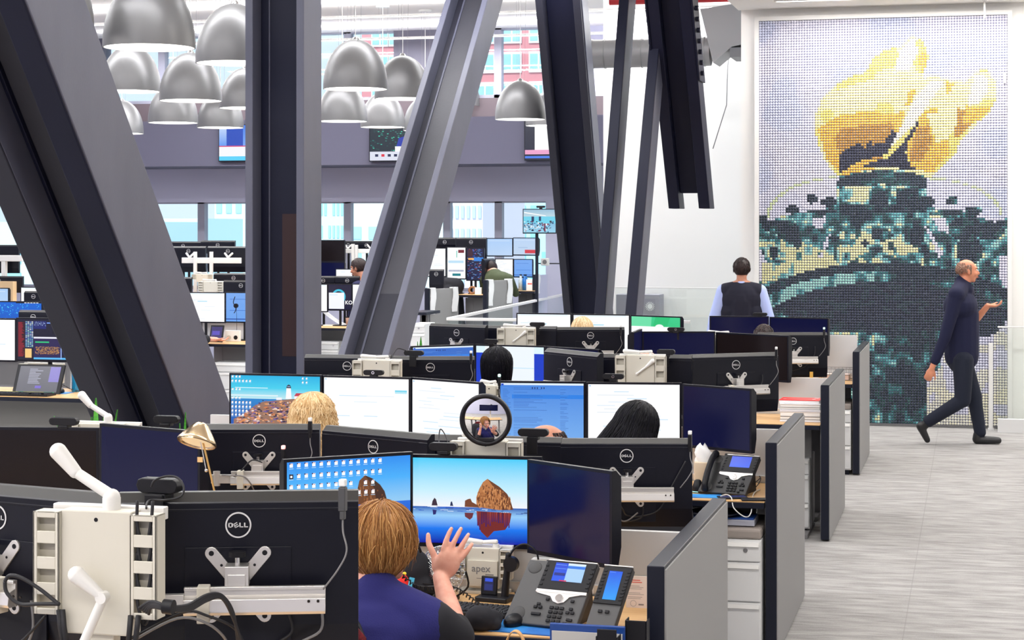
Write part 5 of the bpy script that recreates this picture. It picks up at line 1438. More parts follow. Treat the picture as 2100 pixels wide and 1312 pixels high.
seated(1327, 716, 12.0, .2, 'bald person whose crown shows behind the cream mount', S_GRY, hair_rim(H_DRK), M_SKIN2, chair='black office chair of the bald person')
seated(1566, 665, 15.4, 0, 'person with short dark hair before the navy monitors', S_GRY, hair_short(H_DRK), M_SKIN2, chair='black office chair of the short haired person')

# ---- the woman with the raised hand, telephone at her ear
def woman():
    p = atY(782, 1034, 5.42)
    Tz = p.z
    r = thing('person', 'woman in a navy vest with copper bob, phone at her ear and right hand raised', 'person', (p.x, p.y, 0), 0)
    MH = T(0, .02, Tz - .125) @ RZ(-.50) @ RX(-.06)
    zs = Tz - .335; zh = .58
    W = Vector((0, -.03, Tz - .275))
    shR, shL = Vector((.175, -.02, zs - .01)), Vector((-.175, -.02, zs))
    o = Vector((p.x, p.y, 0))
    elR = atY(938, 1306, 5.46) - o
    wrR = atY(903, 1183, 5.62) - o
    elL, wrL = Vector((-.19, .20, zs - .18)), Vector((-.10, .15, Tz - .235))
    b = MB(); head_geo(b, MH)
    b.cap(MH @ Vector((0, -.03, -.12)), W, .05, .056); b.cap((0, -.03, zs - .03), (0, -.06, zh), .1, .12)
    for sh, el, wr in ((shR, elR, wrR), (shL, elL, wrL)):
        b.cap(W, sh, .05, .055); b.cap(sh, el, .046, .038); b.cap(el, el + (wr - el) * .4, .039, .037); b.cap(el + (wr - el) * .4, wr, .037, .025)
    hd = Vector((.035, .03, .1)).normalized()
    hz = Vector((.42, .22, .88)).normalized(); hx = Vector((-.15, .95, -.2)).cross(hz).normalized(); hy = hz.cross(hx)
    MHand = Matrix.Translation(wrR) @ Matrix((hx, hy, hz)).transposed().to_4x4()
    fw = b
    hand(fw, MHand, .2, 1, .9, 1.04)
    hand(fw, look(wrL, MH @ Vector((-.085, .035, .0)), Vector((-1, 0, 0))), .9, -1)
    for k in (-1, 1):
        kn = Vector((k * .13, .42, zh - .02)); an = Vector((k * .13, .38, .09))
        b.cap((k * .1, -.03, zh), kn, .085, .06); b.cap(kn, an, .056, .038)
    fused('body', b, M_SKIN, r, .0042, 5)
    face_bits(r, MH)
    g = MB()
    for k in (-1, 1):
        g.tube([(k * .031 + .02 * math.cos(a), .104, .006 + .017 * math.sin(a)) for a in [2 * PI * i / 18 for i in range(19)]], .0018, 6, 0, MH)
        g.tube([(k * .052, .102, .01), (k * .074, .06, .014), (k * .083, -.005, .01)], .0018, 6, 0, MH)
    g.tube([(-.012, .105, .01), (0, .11, .013), (.012, .105, .01)], .0018, 6, 0, MH)
    g.build('spectacles', M_GREY, r)
    # black sleeved top and navy vest
    b = MB(); b.cap((0, -.03, zs - .05), (0, -.05, zh + .02), .125, .135)
    for sh, el, wr, f in ((shR, elR, wrR, .12), (shL, elL, wrL, .5)):
        b.cap(sh, el, .064, .056); b.cap(el, el + (wr - el) * f, .055, .052)
    fused('black_top', b, S_BLK, r, .009)
    b = MB(); b.cap((0, -.035, zs - .06), (0, -.06, zh + .02), .142, .152); b.ell((0, -.03, zs - .04), (.175, .125, .10)); b.ell((0, -.03, zs - .18), (.185, .14, .16))
    b.cap(W + Vector((0, 0, .02)), W + Vector((0, 0, -.03)), .066, .085)
    for sh in (shR, shL): b.cap(W + Vector((0, 0, -.012)), sh + Vector((0, 0, -.002)) - Vector((.02 if sh.x > 0 else -.02, 0, 0)), .078, .076)
    fused('vest', b, mat('navy_fleece', L(34, 34, 100), .95, bump=.35, bscale=260), r, .009)
    b = MB()
    for k in (-1, 1):
        kn = Vector((k * .13, .42, zh - .02)); an = Vector((k * .13, .38, .09))
        b.cap((k * .09, -.05, zh), kn, .105, .075); b.cap(kn, an, .07, .052)
    fused('trousers', b, mat('dark_trousers', (.02, .02, .03), .8), r, .011)
    b = MB()
    for k in (-1, 1):
        b = MB(); b.cap((k * .13, .36, .045), (k * .135, .53, .035), .042, .034); fused('shoe', b, mat('black_shoes', (.012, .012, .014), .4), r, .01)
    # hair: layered bob
    M_COP = mat('copper_streaks', L(150, 96, 48), .4, spec=.35, noise=(L(196, 146, 88), 130, (1, 1, .07)), bump=.5, bscale=90)
    b = MB(); hair_surface(b, MH, .2, (.096, .114, .106), curl_in=.7, puff=1.05, face=.85)
    hair_locks(b, MH, 650, .3, (.0965, .1145, .1065), r0=.0013, wave=.003, wf=1.0, curl_in=.72, puff=1.05, face=.85, seed=11, swirl=.14, m0=1, total=.287)
    hair_locks(b, MH, 250, .15, (.0975, .1155, .1075), swirl=.16, m0=1, r0=.0013, wave=.003, total=.25, wf=1.2, curl_in=.2, puff=1.06, face=.85, seed=14)
    b.build('hair', [M_COP] + H_COP, r)
    # chair with dark red shawl
    office_chair((p.x - .245, p.y - .04), .2, 'black office chair with a dark red shawl, behind the woman in the vest', back_h=.98, seat=.47)
    sh = MB(); n, mcol = 18, 14; vs = []; g = random.Random(2)
    for j in range(n):
        t = j / (n - 1)
        for i in range(mcol):
            u = i / (mcol - 1) * 2 - 1
            z = 1.05 - t * .52 - .15 * abs(u) ** 2.5
            vs.append((u * (.235 + .02 * t), -.335 - .012 * math.sin(u * 9 + t * 3) - .03 * t + .05 * u * u, z))
    fs = [(j * mcol + i, j * mcol + i + 1, (j + 1) * mcol + i + 1, (j + 1) * mcol + i) for j in range(n - 1) for i in range(mcol - 1)]
    N = len(vs); vs += [(x, y + .012, z) for x, y, z in vs]; fs += [tuple(N + q for q in f[::-1]) for f in fs]
    for i in range(mcol - 1): fs += [(i, N + i, N + i + 1, i + 1)]
    sh.add(vs, fs, 0, True, T(p.x - .245, p.y - .04, 0) @ RZ(.2))
    so = sh.build('shawl', mat('red_knit', (.16, .006, .012), .95, noise=((.06, .002, .006), 60, (1, 1, 1)), bump=.6, bscale=160))
    tag(so, 'dark red knitted shawl over the chair back behind the woman in the vest', 'shawl')
    # handset in her left hand, by the ear
    ear, mouth = MH @ Vector((-.096, .0, .0)), MH @ Vector((-.055, .115, -.09))
    hs = thing('telephone_handset', 'dark telephone handset held to the woman\'s ear', 'telephone', ear + o, 0)
    q = MB(); q.cap((0, 0, 0), (mouth - ear), .014, .014); q.ell((0, 0, 0), (.02, .024, .026)); q.ell(mouth - ear, (.02, .022, .022)); fused('handle', q, M_GREY, hs, .005)
    return r, mouth + o
WOMAN, MOUTH = woman()

# ---- walking man on the right, mid-stride towards the right
def walker():
    t = 17.9
    c = atD(1976, 905, t); Yw = c.y
    def P(px, py, dy=0.0):
        q = atY(px, py, Yw); return Vector((q.x, q.y + dy, q.z))
    o = Vector((c.x, Yw, 0))
    r = thing('person', 'man in navy sweater and jeans striding right past the mosaic', 'person', o, 0)
    A = lambda px, py, dy=0.0: P(px, py, dy) - o
    MH = T(*A(1984, 555)) @ RZ(-PI / 2 + .25) @ RX(.0)
    b = MB(); head_geo(b, MH, 1.0)
    neck = A(1974, 583); hip = A(1972, 735); ch = A(1972, 640)
    b.cap(MH @ Vector((0, -.03, -.1)), neck, .055, .062); b.cap(ch, hip, .12, .125)
    sN, sF = A(1962, 603, -.19), A(1982, 603, .19)
    eN, wN = A(1938, 690, -.22), A(1912, 752, -.2)        # near arm swings back
    eF, wF = A(1990, 672, .2), A(2026, 628, .15)          # far arm swings forward
    for sh, el, wr in ((sN, eN, wN), (sF, eF, wF)):
        b.cap(neck, sh, .06, .07); b.cap(sh, el, .052, .042); b.cap(el, wr, .04, .028)
    hand(b, look(wN, wN + Vector((-.04, 0, -.1)), Vector((0, 1, 0))), .9, 1, 0, 1.05)
    hand(b, look(wF, wF + Vector((.1, 0, .0)), Vector((0, 0, 1))), .8, -1, 0, 1.05)
    hN, hF = A(1975, 735, -.09), A(1970, 735, .09)
    kF, aF = A(1998, 815, .09), A(2010, 888, .07)         # leading leg
    kN, aN = A(1975, 818, -.08), A(1905, 862, -.07)       # trailing leg, knee bent
    for h, k, a in ((hF, kF, aF), (hN, kN, aN)):
        b.cap(h, k, .09, .06); b.cap(k, a, .056, .036)
    fused('body', b, mat('skin_ruddy', L(214, 140, 108), .5), r, .009)
    face_bits(r, MH)
    b = MB(); b.cap(ch + Vector((0, 0, -.02)), hip + Vector((0, 0, .03)), .165, .165); b.ell(A(1970, 628), (.165, .22, .16)); b.cap(neck + Vector((-.005, 0, .022)), neck + Vector((0, 0, -.05)), .07, .105)
    b.cap(neck + Vector((0, 0, -.005)), sN, .078, .082); b.cap(neck + Vector((0, 0, -.005)), sF, .078, .082)
    b.cap(sN, eN, .072, .058); b.cap(eN, wN + (eN - wN) * .25, .055, .046); b.cap(sF, eF, .07, .056); b.cap(eF, eF + (wF - eF) * .25, .054, .05)
    fused('sweater', b, mat('navy_sweater', L(14, 18, 52), .9), r, .01)
    b = MB()
    b.ell(hip + Vector((0, 0, -.04)), (.13, .165, .11))
    for h, k, a in ((hF, kF, aF), (hN, kN, aN)):
        b.cap(h, k, .105, .076); b.cap(k, a, .072, .058)
    fused('jeans', b, mat('dark_denim', L(20, 26, 44), .9), r, .01)
    b = MB()
    b.cap(aF + Vector((-.02, 0, -.02)), Vector((aF.x - .03, aF.y, .045)), .046, .045); b.cap(Vector((aF.x - .03, aF.y, .04)), Vector((aF.x + .17, aF.y, .038)), .042, .034); fused('shoe', b, mat('black_shoes', (.012, .012, .014), .4), r, .009); b = MB()
    b.cap(aN + Vector((-.01, 0, -.01)), A(1890, 876, -.07), .045, .042)
    tip = A(1902, 890, -.07); b.cap(A(1888, 872, -.07), Vector((tip.x, tip.y, .04)), .042, .03)
    fused('shoe', b, mat('black_shoes', (.012, .012, .014), .4), r, .009)
    hair_rim(hair_mats('grey_hair', [L(140, 104, 88), L(110, 84, 74), L(160, 122, 102)]))(r, MH)
walker()

# ---- man in a dark vest walking away
def vest_man():
    Y = 18.6; p = atY(1521, 528, Y); Tz = p.z
    r = thing('person', 'man in dark vest and pale blue shirt walking away beside the mosaic', 'person', (p.x, p.y, 0), .05)
    MH = T(0, .02, Tz - .118)
    zs, zh = Tz - .34, .95
    W = Vector((0, -.01, Tz - .27))
    b = MB(); head_geo(b, MH, .98)
    b.cap(MH @ Vector((0, -.03, -.12)), W, .055, .06); b.cap((0, 0, zs - .04), (0, 0, zh), .12, .12)
    el = {-1: Vector((-.27, -.02, zs - .28)), 1: Vector((.27, .0, zs - .28))}; wr = {-1: Vector((-.32, .05, zs - .5)), 1: Vector((.33, .06, zs - .52))}
    lg = {-1: (Vector((-.1, .12, .52)), Vector((-.1, .22, .09))), 1: (Vector((.1, -.02, .5)), Vector((.1, -.22, .12)))}
    for k in (-1, 1):
        sh = Vector((k * .18, 0, zs)); b.cap(W, sh, .06, .065); b.cap(sh, el[k], .052, .042); b.cap(el[k], wr[k], .04, .028)
        hand(b, look(wr[k], wr[k] + Vector((0, .02, -.1)), Vector((0, 1, 0))), .7, k)
        b.cap((k * .09, 0, zh), lg[k][0], .09, .06); b.cap(lg[k][0], lg[k][1], .055, .038)
    fused('body', b, M_SKIN2, r, .009); face_bits(r, MH)
    b = MB()
    for k in (-1, 1):
        sh = Vector((k * .18, 0, zs)); b.cap(sh, el[k], .075, .064); b.cap(el[k], wr[k], .062, .05); b.cap(W + Vector((0, 0, -.02)), sh, .06, .07)
    b.cap(W, W + Vector((0, 0, -.03)), .066, .075)
    fused('shirt', b, mat('pale_blue_shirt', L(176, 190, 240), .8), r, .01)
    b = MB(); b.ell((0, 0, zs - .08), (.225, .145, .19)); b.cap((0, 0, zs - .1), (0, 0, zh + .03), .16, .155); b.cap((-.1, 0, zs - .2), (.1, 0, zs - .2), .125, .125)
    for k in (-1, 1): b.cap(W + Vector((0, 0, -.03)), (k * .155, 0, zs + .0), .078, .086)
    fused('vest', b, mat('dark_vest', L(24, 24, 42), .9), r, .01)
    b = MB(); b.ell((0, 0, zh - .03), (.16, .13, .12))
    for k in (-1, 1): b.cap((k * .09, 0, zh), lg[k][0], .105, .078); b.cap(lg[k][0], lg[k][1], .074, .06)
    fused('trousers', b, mat('dark_trousers', (.02, .02, .03), .8), r, .011)
    b = MB(); b.cap((-.1, .2, .045), (-.1, .38, .035), .042, .034); fused('shoe', b, mat('black_shoes', (.012, .012, .014), .4), r, .01); b = MB(); b.cap((.1, -.26, .08), (.1, -.12, .035), .042, .034)
    fused('shoe', b, mat('black_shoes', (.012, .012, .014), .4), r, .01)
    hair_short(H_DRK)(r, MH)
vest_man()
# ---------------------------------------------------------------- things on the near desks
DK = .80
def onZ(px, py, z=DK): return atZ(px, py, z)

def desk_phone(loc, rz, label, handset=True, module=False, sc=1.0, tilt=46):
    """body slopes up away from the user; local -Y is the user's side"""
    r = thing('desk_phone', label, 'telephone', loc, rz)
    S = T(0, 0, .012 + .11 * sc * math.sin(math.radians(tilt))) @ RX(math.radians(tilt)) @ Matrix.Scale(sc, 4)     # sloping face, x right, y up the face, z out
    pm = mat('phone_grey', (.065, .065, .068), .5) if not handset else mat('phone_black', (.02, .02, .022), .45)
    b = MB(); P = [(-.135, -.11), (.1, -.11), (.115, .105), (-.11, .105)]
    b.prism(P, -.022, 0, 0, S); b.build('body', pm, r, .004)
    MB().cbox((-.01, .05, -.03), (.16, .05, .03), 0, S @ RX(.5)).box(-.1, .09, .09, .15, -.026, -.015, 0).build('stand', M_BLACK, r, .003) if False else MB().prism([(-.02, 0), (.15, 0), (.12, .17 * sc)], -.08, .08, 0, Matrix(((0, 0, 1, 0), (1, 0, 0, 0), (0, 1, 0, 0), (0, 0, 0, 1)))).build('stand', M_BLACK, r, .002)
    d = MB(); d.prism([(-.055, .008), (.108, .008), (.114, .104), (-.046, .104)], 0, .006, 0, S); d.build('display_bezel', M_BLACK, r, .0015)
    s = Canvas(.098, .062); s.rect(0, 0, 1, 1, (20, 70, 220), (30, 90, 240))
    if module:
        s.rect(.42, 0, 1, 1, (170, 210, 246)); s.rect(.42, .0, 1, .1, (225, 240, 255)); s.rect(.42, .14, 1, .28, (40, 120, 230)); s.rect(.02, .3, .4, .34, (90, 140, 240)); s.rect(.02, .1, .38, .13, (110, 160, 245)); s.rect(.04, .55, .4, .7, (20, 40, 140)); s.rect(.26, .94, .5, 1, (220, 40, 60))
    s.mb.build('screen', M_SCREEN, r, 0, S @ T(.032, .036, .0064) @ RX(-PI / 2))
    MB().prism([(-.058, -.002), (.106, -.002), (.106, .008), (-.056, .008)], 0, .0045, 0, S).prism([(-.058, -.002), (.09, -.002), (.055, -.012), (.042, -.03), (.024, -.036), (.006, -.03), (-.006, -.014), (-.05, -.006)], 0, .004, 0, S).prism([(-.045, .1045), (.1145, .1045), (.1145, .108), (-.045, .108)], -.01, .006, 0, S).build('silver_trim', M_ALU, r, .0008)
    MB().cyl((.024, -.018, .004), (.024, -.018, .008), .0115, n=24, M=S).build('navigation_ring', M_CHROME, r)
    def key(x, y, w_=.012, h_=.0085, z=.003): cached('key%.3f%.4f' % (w_, h_), 'button', M_BLACK, lambda b: b.cbox((0, 0, 0), (w_, h_, .005)), r, .0008, S @ T(x, y, z))
    for i in range(4):
        for j in range(3): key(.008 + j * .0165, -.05 - i * .0145)
    for (x, y) in [(-.012, -.024), (.068, -.024), (-.036, -.042), (-.028, -.052), (-.044, -.052), (.07, -.05), (.062, -.062), (.078, -.062), (.07, -.085), (.062, -.098), (.078, -.086), (-.036, -.075)]:
        key(x, y, .011 if y != -.075 else .03, .008)
    for i in range(5):
        for x in (-.046, .102): key(x + .002 * i * .4, .022 + i * .016, .009, .006, .006)
    for nm, c_, e_ in (('mouth_rest', (-.094, -.078, 0), (.022, .024, .0035)), ('ear_rest', (-.084, .078, 0), (.022, .02, .0035))): MB().ell(c_, e_, S).build(nm, mat('phone_rest', (.04, .04, .042), .5), r)
    if handset:
        h = MB(); pts = [S @ Vector((-.098, y, z)) for y, z in ((-.098, .012), (-.085, .026), (-.04, .036), (.02, .038), (.07, .03), (.098, .014))]
        h.tube(smooth_path(pts, 5), .0165, 12); h.ell(pts[0], .02); h.ell(pts[-1], .02)
        fused('handset', h, M_BLACK, r, .004)
    if module:
        S2 = S @ T(.172, -.002, 0)
        MB().prism([(-.045, -.108), (.045, -.108), (.055, .105), (-.036, .105)], -.022, 0, 0, S2).build('expansion_body', pm, r, .003)
        MB().prism([(-.04, -.02), (.05, -.02), (.055, .102), (-.034, .102)], 0, .005, 0, S2).build('expansion_bezel', M_BLACK, r, .0015)
        q = Canvas(.042, .095); q.rect(0, 0, 1, 1, (20, 90, 235), (40, 160, 250)); q.rect(.05, .04, .5, .055, (110, 170, 255))
        q.mb.build('expansion_screen', M_SCREEN, r, 0, S2 @ T(.008, -.007, .0054) @ RX(-PI / 2))
        kb = MB()
        for i in range(9):
            for x in (-.031, .043): kb.cbox((x + i * .0007, -.005 + i * .0115, .0055), (.01, .005, .003), 0, S2)
        kb.build('expansion_buttons', M_BLACK, r, .0006)
        for x in (-.01, .012): MB().cbox((x, -.045, .003), (.012, .009, .005), 0, S2).build('paddle_button', M_BLACK, r, .0006)
        MB().prism([(-.036, .1055), (.056, .1055), (.056, .109), (-.036, .109)], -.01, .005, 0, S2).build('expansion_trim', M_ALU, r, .0006)
    return r
p = onZ(1126, 1290)
PH = desk_phone((p.x, p.y + .07, DK), -.2, 'grey desk phone with lit screen and side module on the nearest desk, handset lifted', False, True, 1.1, 50)
# coiled cord
PH.rotation_euler.z; c0 = (T(*PH.location) @ RZ(-.2)) @ Vector((-.155, -.09, .02)); c1 = MOUTH
pth = smooth_path([c1, c1 + Vector((.06, .03, -.06)), onZ(930, 1205, .93), onZ(985, 1240, .85), onZ(1030, 1258, .823), c0], 26)
cc = []
for i, q in enumerate(pth):
    a = i * 2.1; d = (pth[min(i + 1, len(pth) - 1)] - pth[max(i - 1, 0)]).normalized(); u = d.orthogonal().normalized(); v = d.cross(u)
    cc.append(q + (u * math.cos(a) + v * math.sin(a)) * .0065)
tag(MB().tube(cc, .0026, 5).build('coiled_cord', M_RUBBER), 'grey coiled telephone cord from the desk phone to the woman\'s handset', 'cord')

def keyboard(loc, rz, label, w=.44, d=.14):
    r = thing('keyboard', label, 'keyboard', loc, rz)
    MB().box(-w / 2, w / 2, -d / 2, d / 2, 0, .016).build('case', M_BLACK, r, .004)
    b = MB()
    for j in range(6):
        x = -w / 2 + .012
        while x < w / 2 - .02:
            ww = .0155 if R.random() < .9 else .03
            b.box(x, x + ww, -d / 2 + .012 + j * .021, -d / 2 + .029 + j * .021, .016, .021); x += ww + .0035
    b.build('keys', M_RUBBER, r, .001)
    return r
keyboard((onZ(960, 1255).x, onZ(960, 1255).y, DK), -.12, 'black keyboard behind the raised arm on the nearest desk')

# desk fan
p = onZ(905, 1232); fz = DK + .085
fan = thing('desk_fan', 'small chrome wire desk fan behind the raised hand', 'fan', (p.x, p.y + .02, DK), -.1)
Fm = T(0, 0, .105) @ RX(-.12)
b = MB()
for i in range(36):
    a = 2 * PI * i / 36; pts = []
    for t in (0.1, .35, .6, .85, 1.0): pts.append((.082 * t * math.cos(a), -.042 * math.sqrt(max(0, 1 - t ** 2.4)), .082 * t * math.sin(a)))
    b.tube(pts, .001, 4, 0, Fm); b.tube([(x, -y * .6, z) for x, y, z in pts], .001, 4, 0, Fm)
for rr_, yy in ((.082, 0), (.06, -.03), (.03, -.038)): b.tube([(rr_ * math.cos(2 * PI * i / 32), yy, rr_ * math.sin(2 * PI * i / 32)) for i in range(33)], .0022 if yy == 0 else .001, 6, 0, Fm)
b.build('cage', M_CHROME, fan)
MB().cyl((0, -.044, 0), (0, -.036, 0), .02, n=24, M=Fm).build('hub_cap', M_CHROME, fan)
b = MB()
for i in range(4):
    a = 2 * PI * i / 4; b.prism([(.012, -.012), (.065, -.028), (.07, .018), (.014, .012)], -.002, .002, 0, Fm @ RY(a) @ RX(PI / 2 + .4))
b.build('blades', M_CHROME, fan)
b = MB(); b.box(-.05, .05, -.035, .035, 0, .012)
for k in (-1, 1): b.tube(smooth_path([(k * .045, .01, .012), (k * .09, .01, .05), (k * .086, .0, .105)], 4), .004, 6)
b.build('stand', M_BLACK, fan, .002)

# headset on charging stand
p = onZ(1016, 1231)
hs = thing('headset_stand', 'black headset on a charging stand with small lit screen left of the grey phone', 'headset', (p.x, p.y, DK), -.15)
MB().box(-.06, .06, -.045, .045, 0, .018).build('base', M_BLACK, hs, .004)
MB().box(-.055, .005, -.006, .006, .018, .082, 0, RX(-.12)).build('display_body', M_BLACK, hs, .003)
q = Canvas(.036, .045); q.rect(0, 0, 1, 1, (14, 22, 70)); q.rect(.1, .05, .9, .3, (40, 80, 220)); q.rect(.1, .5, .9, .95, (24, 40, 110))
q.mb.build('screen', M_SCREEN, hs, 0, RX(-.12) @ T(-.025, -.0065, .032))
b = MB(); b.cap((.035, 0, .015), (.045, .01, .16), .014, .01); b.build('cradle', M_BLACK, hs)
b = MB(); pts = [(.05, .01, .12), (.052, .01, .16), (.075, .015, .19), (.11, .015, .2), (.145, .015, .18), (.155, .015, .15)]
b.tube(smooth_path(pts, 6), .0035, 8); b.cyl((.058, -.008, .13), (.058, .016, .13), .026, n=20); b.build('headband', M_BLACK, hs)

# dark pouch, mouse, mat, notes
p = onZ(985, 1292)
po = thing('fabric_pouch', 'black soft pouch lying in front of the keyboard', 'pouch', (p.x, p.y, DK), .3)
b = MB(); b.ell((0, 0, .038), (.052, .05, .042)); b.ell((.028, .02, .032), (.046, .045, .034)); b.cap((-.04, -.01, .02), (.05, -.01, .02), .022, .02); fused('fabric', b, S_BLK, po, .006)
MB().tube([(.066 * math.cos(a), .03 + .06 * math.sin(a), .03 + .01 * math.sin(a * 2)) for a in [PI * i / 12 - .8 for i in range(13)]], .003, 6).build('seam', M_RUBBER, po)
def mouse(loc, rz, label):
    r = thing('mouse', label, 'mouse', loc, rz)
    b = MB(); b.ell((0, 0, .012), (.03, .052, .026)); fused('shell', b, M_BLACK, r, .004)
    MB().cyl((-.003, .028, .033), (.003, .028, .033), .008, n=14).build('wheel', M_GREY, r)
    return r
M_PAD = mat('blue_mouse_pad', L(40, 150, 225), .6, noise=(L(20, 60, 150), 5, (1, 1, 1)))
p = onZ(1085, 1287)
tag(MB().box(-.12, .12, -.095, .095, 0, .003, 0, T(p.x, p.y, DK) @ RZ(-.12)).build('mouse_pad', M_PAD), 'blue patterned mouse pad under the phone on the nearest desk', 'mouse pad')
p = onZ(1055, 1283); mouse((p.x, p.y, DK + .003), -.3, 'black mouse on the blue pad of the nearest desk')
p = onZ(1033, 1263)
nt_ = MB()
for k in range(3): nt_.box(-.038, .038, -.038, .038, k * .0015, k * .0015 + .001, 0, T(p.x + k * .004, p.y, DK) @ RZ(.2 + k * .1))
tag(nt_.build('sticky_notes', mat('yellow_paper', L(250, 240, 150), .8)), 'pale yellow sticky notes beside the telephone cord', 'notes')
# card in stand
p = onZ(1306, 1246)
cd = thing('message_card', 'small white printed card standing by the nearest end panel', 'card', (p.x, p.y, DK), .02)
hh = .108
MB().box(-.037, .037, -.001, .003, 0, hh).build('card', mat('pinkish_card', L(246, 232, 226), .7), cd)
t = MB(); M0 = lambda x, z: T(x, -.0016, z) @ RX(PI / 2)
for i, (w_, z) in enumerate(((.044, .094), (.05, .087))): t.box(-.032, -.032 + w_, -.0014, -.001, z - .0015, z + .0018, 0)
for i, z in enumerate((.074, .069, .064, .05, .045, .036, .031)): t.box(-.032, -.032 + .06 * (.7 + .3 * ((i * 37) % 10) / 10), -.0014, -.001, z, z + .0014, 1)
t.tube([(-.012 + .01 * math.cos(a), -.0015, .015 + .01 * math.sin(a)) for a in [2 * PI * i / 20 for i in range(21)]], .0006, 5, 1); t.box(.006, .024, -.0014, -.001, .009, .014, 1)
t.build('print', [mat('red_print', L(226, 110, 100), .7), mat('grey_print', L(150, 140, 140), .7)], cd)
MB().box(-.038, .041, .003, .005, 0, hh + .004).box(.038, .041, -.004, .028, 0, hh).box(-.037, .037, .003, .03, 0, .002).build('acrylic_holder', M_RAILGLASS, cd)
# charger, cable and power box on the divider rail
p = atY(1080, 1160, 6.41)
pb = thing('power_hub', 'white power hub with round sockets behind the grey desk phone', 'power strip', (p.x + .13, p.y, DK))
MB().box(-.11, .11, -.02, .02, .0, .125).build('housing', M_WHITE, pb, .006)
for x in (-.075, .0, .075): MB().cyl((x, -.0205, .09), (x, -.0225, .09), .024, n=24).build('socket', M_BEIGED, pb)
MB().tube(smooth_path([(-.075, -.03, .09), (-.09, -.05, .06), (-.12, -.06, .02), (-.16, -.05, .006)], 6), .004, 7).cyl((-.075, -.0225, .09), (-.075, -.05, .085), .012, n=12).build('plug', M_BLACK, pb)
# black bag with red packet, and wire tray, left of the fan
p = onZ(838, 1240)
bg_ = thing('backpack', 'small black bag standing behind the telephone cord', 'bag', (p.x, p.y + .09, DK), .1)
b = MB(); b.ell((0, 0, .1), (.055, .04, .075)); b.cap((-.03, 0, .05), (.03, 0, .05), .045, .045); fused('fabric', b, S_BLK, bg_, .007)
MB().tube(smooth_path([(-.02, -.02, .17), (-.01, -.03, .195), (.01, -.03, .195), (.02, -.02, .17)], 5), .005, 7).build('handle', M_BLACK, bg_)
p2 = atY(823, 1195, bg_.location.y - .07)
rp_ = thing('red_packet', 'red glossy packet with yellow and blue tags in front of the black bag', 'packet', (p2.x, p2.y, DK), .2)
b = MB(); g = random.Random(3)
b.ell((0, 0, .05), (.035, .02, .055)); b.ell((.012, 0, .04), (.032, .022, .04)); fused('wrapper', b, mat('red_foil', (.75, .02, .015), .3), rp_, .006)
MB().box(.012, .03, -.03, -.026, .045, .1, 0, RY(.2)).build('blue_tag', mat('cyan_tag', L(80, 190, 230), .5), rp_); MB().ell((-.002, -.028, .108), (.007, .004, .006)).ell((.014, -.028, .108), (.007, .004, .006)).build('yellow_tag', mat('yellow_tag', L(245, 215, 60), .5), rp_)
p = onZ(872, 1235)
tr = thing('mesh_tray', 'black wire mesh tray left of the desk fan', 'tray', (p.x, p.y + .04, DK), -.1)
b = MB()
for z in (.004, .035, .065):
    b.tube([(-.06, -.04, z), (.06, -.04, z), (.06, .04, z), (-.06, .04, z), (-.06, -.04, z)], .002, 5)
for i in range(13): x = -.06 + i * .01; b.tube([(x, -.04, .065), (x, -.04, .004), (x, .04, .004), (x, .04, .065)], .0009, 4)
b.build('wire', M_BLACK, tr)

# folder in black file holder and tan bag at the bottom edge
p = atY(1222, 1277, 5.60)
pf = thing('side_table', 'low grey side table at the bottom edge beside the nearest end panel', 'side table', (p.x + .02, 5.55, 0))
MB().box(-.30, .20, -.10, .10, .60, .625).build('top', M_GREY, pf, .004)
for x in (-.27, .17): MB().box(x - .02, x + .02, -.08, .08, 0, .6).build('leg', M_GREY, pf)
fo = thing('folder', 'blue folder with pale papers standing in the black file holder', 'folder', (p.x - .02, 5.565, .625))
ht = p.z - .625
MB().box(-.118, .118, 0, .012, 0.0, ht).build('cover', mat('blue_folder', L(24, 66, 140), .35), fo, .003)
MB().box(-.11, .11, -.006, -.001, 0.0, ht - .022).build('papers', mat('grey_paper', L(190, 188, 186), .7), fo)
fh = thing('file_holder', 'black open file holder at the bottom edge left of the nearest end panel', 'file holder', (p.x + .095, 5.50, .625))
b = MB(); h2 = atY(1285, 1279, 5.52).z - .625
for dx, dy in ((-.035, -.03), (.035, .075)):
    b.box(dx - .03, dx + .03, dy - .004, dy, 0, h2 - (.0 if dy > 0 else .008)); b.box(dx - .034, dx - .03, dy - .004, dy + .05, 0, h2 - (.0 if dy > 0 else .03)); b.box(dx + .03, dx + .034, dy - .004, dy + .05, 0, h2 - (.0 if dy > 0 else .03))
b.box(-.07, .07, -.034, .125, 0, .004); b.build('walls', M_BLACK, fh, .002)
q = atY(1068, 1282, 5.58)
hb = thing('handbag', 'tan leather handbag with gold ring, only its handle above the bottom edge', 'handbag', (q.x, 5.53, .625))
th_ = q.z - .625
M_TAN = mat('tan_leather', L(208, 160, 104), .5)
b = MB(); b.ell((0, 0, .07), (.075, .04, .08)); b.cap((-.05, 0, .04), (.05, 0, .04), .038, .038); fused('body', b, M_TAN, hb, .007)
b = MB(); n = 16
for sy in (-.006, .0):
    pass
arc = [(.034 * math.cos(PI * i / n) * (1 + .1 * math.sin(PI * i / n)), -.02, th_ - .085 + .085 * math.sin(PI * i / n)) for i in range(n + 1)]
vs = []
for x, y, z in arc: vs += [(x, y - .011, z), (x, y + .011, z)]
vs2 = [(x * .9, y, z - .004) for x, y, z in vs]
N = len(vs); fs = []
for i in range(n): a = 2 * i; fs += [(a, a + 1, a + 3, a + 2), (N + a, N + a + 2, N + a + 3, N + a + 1), (a, a + 2, N + a + 2, N + a), (a + 1, N + a + 1, N + a + 3, a + 3)]
b.add(vs + vs2, fs, 0, True); b.build('handle', M_TAN, hb)
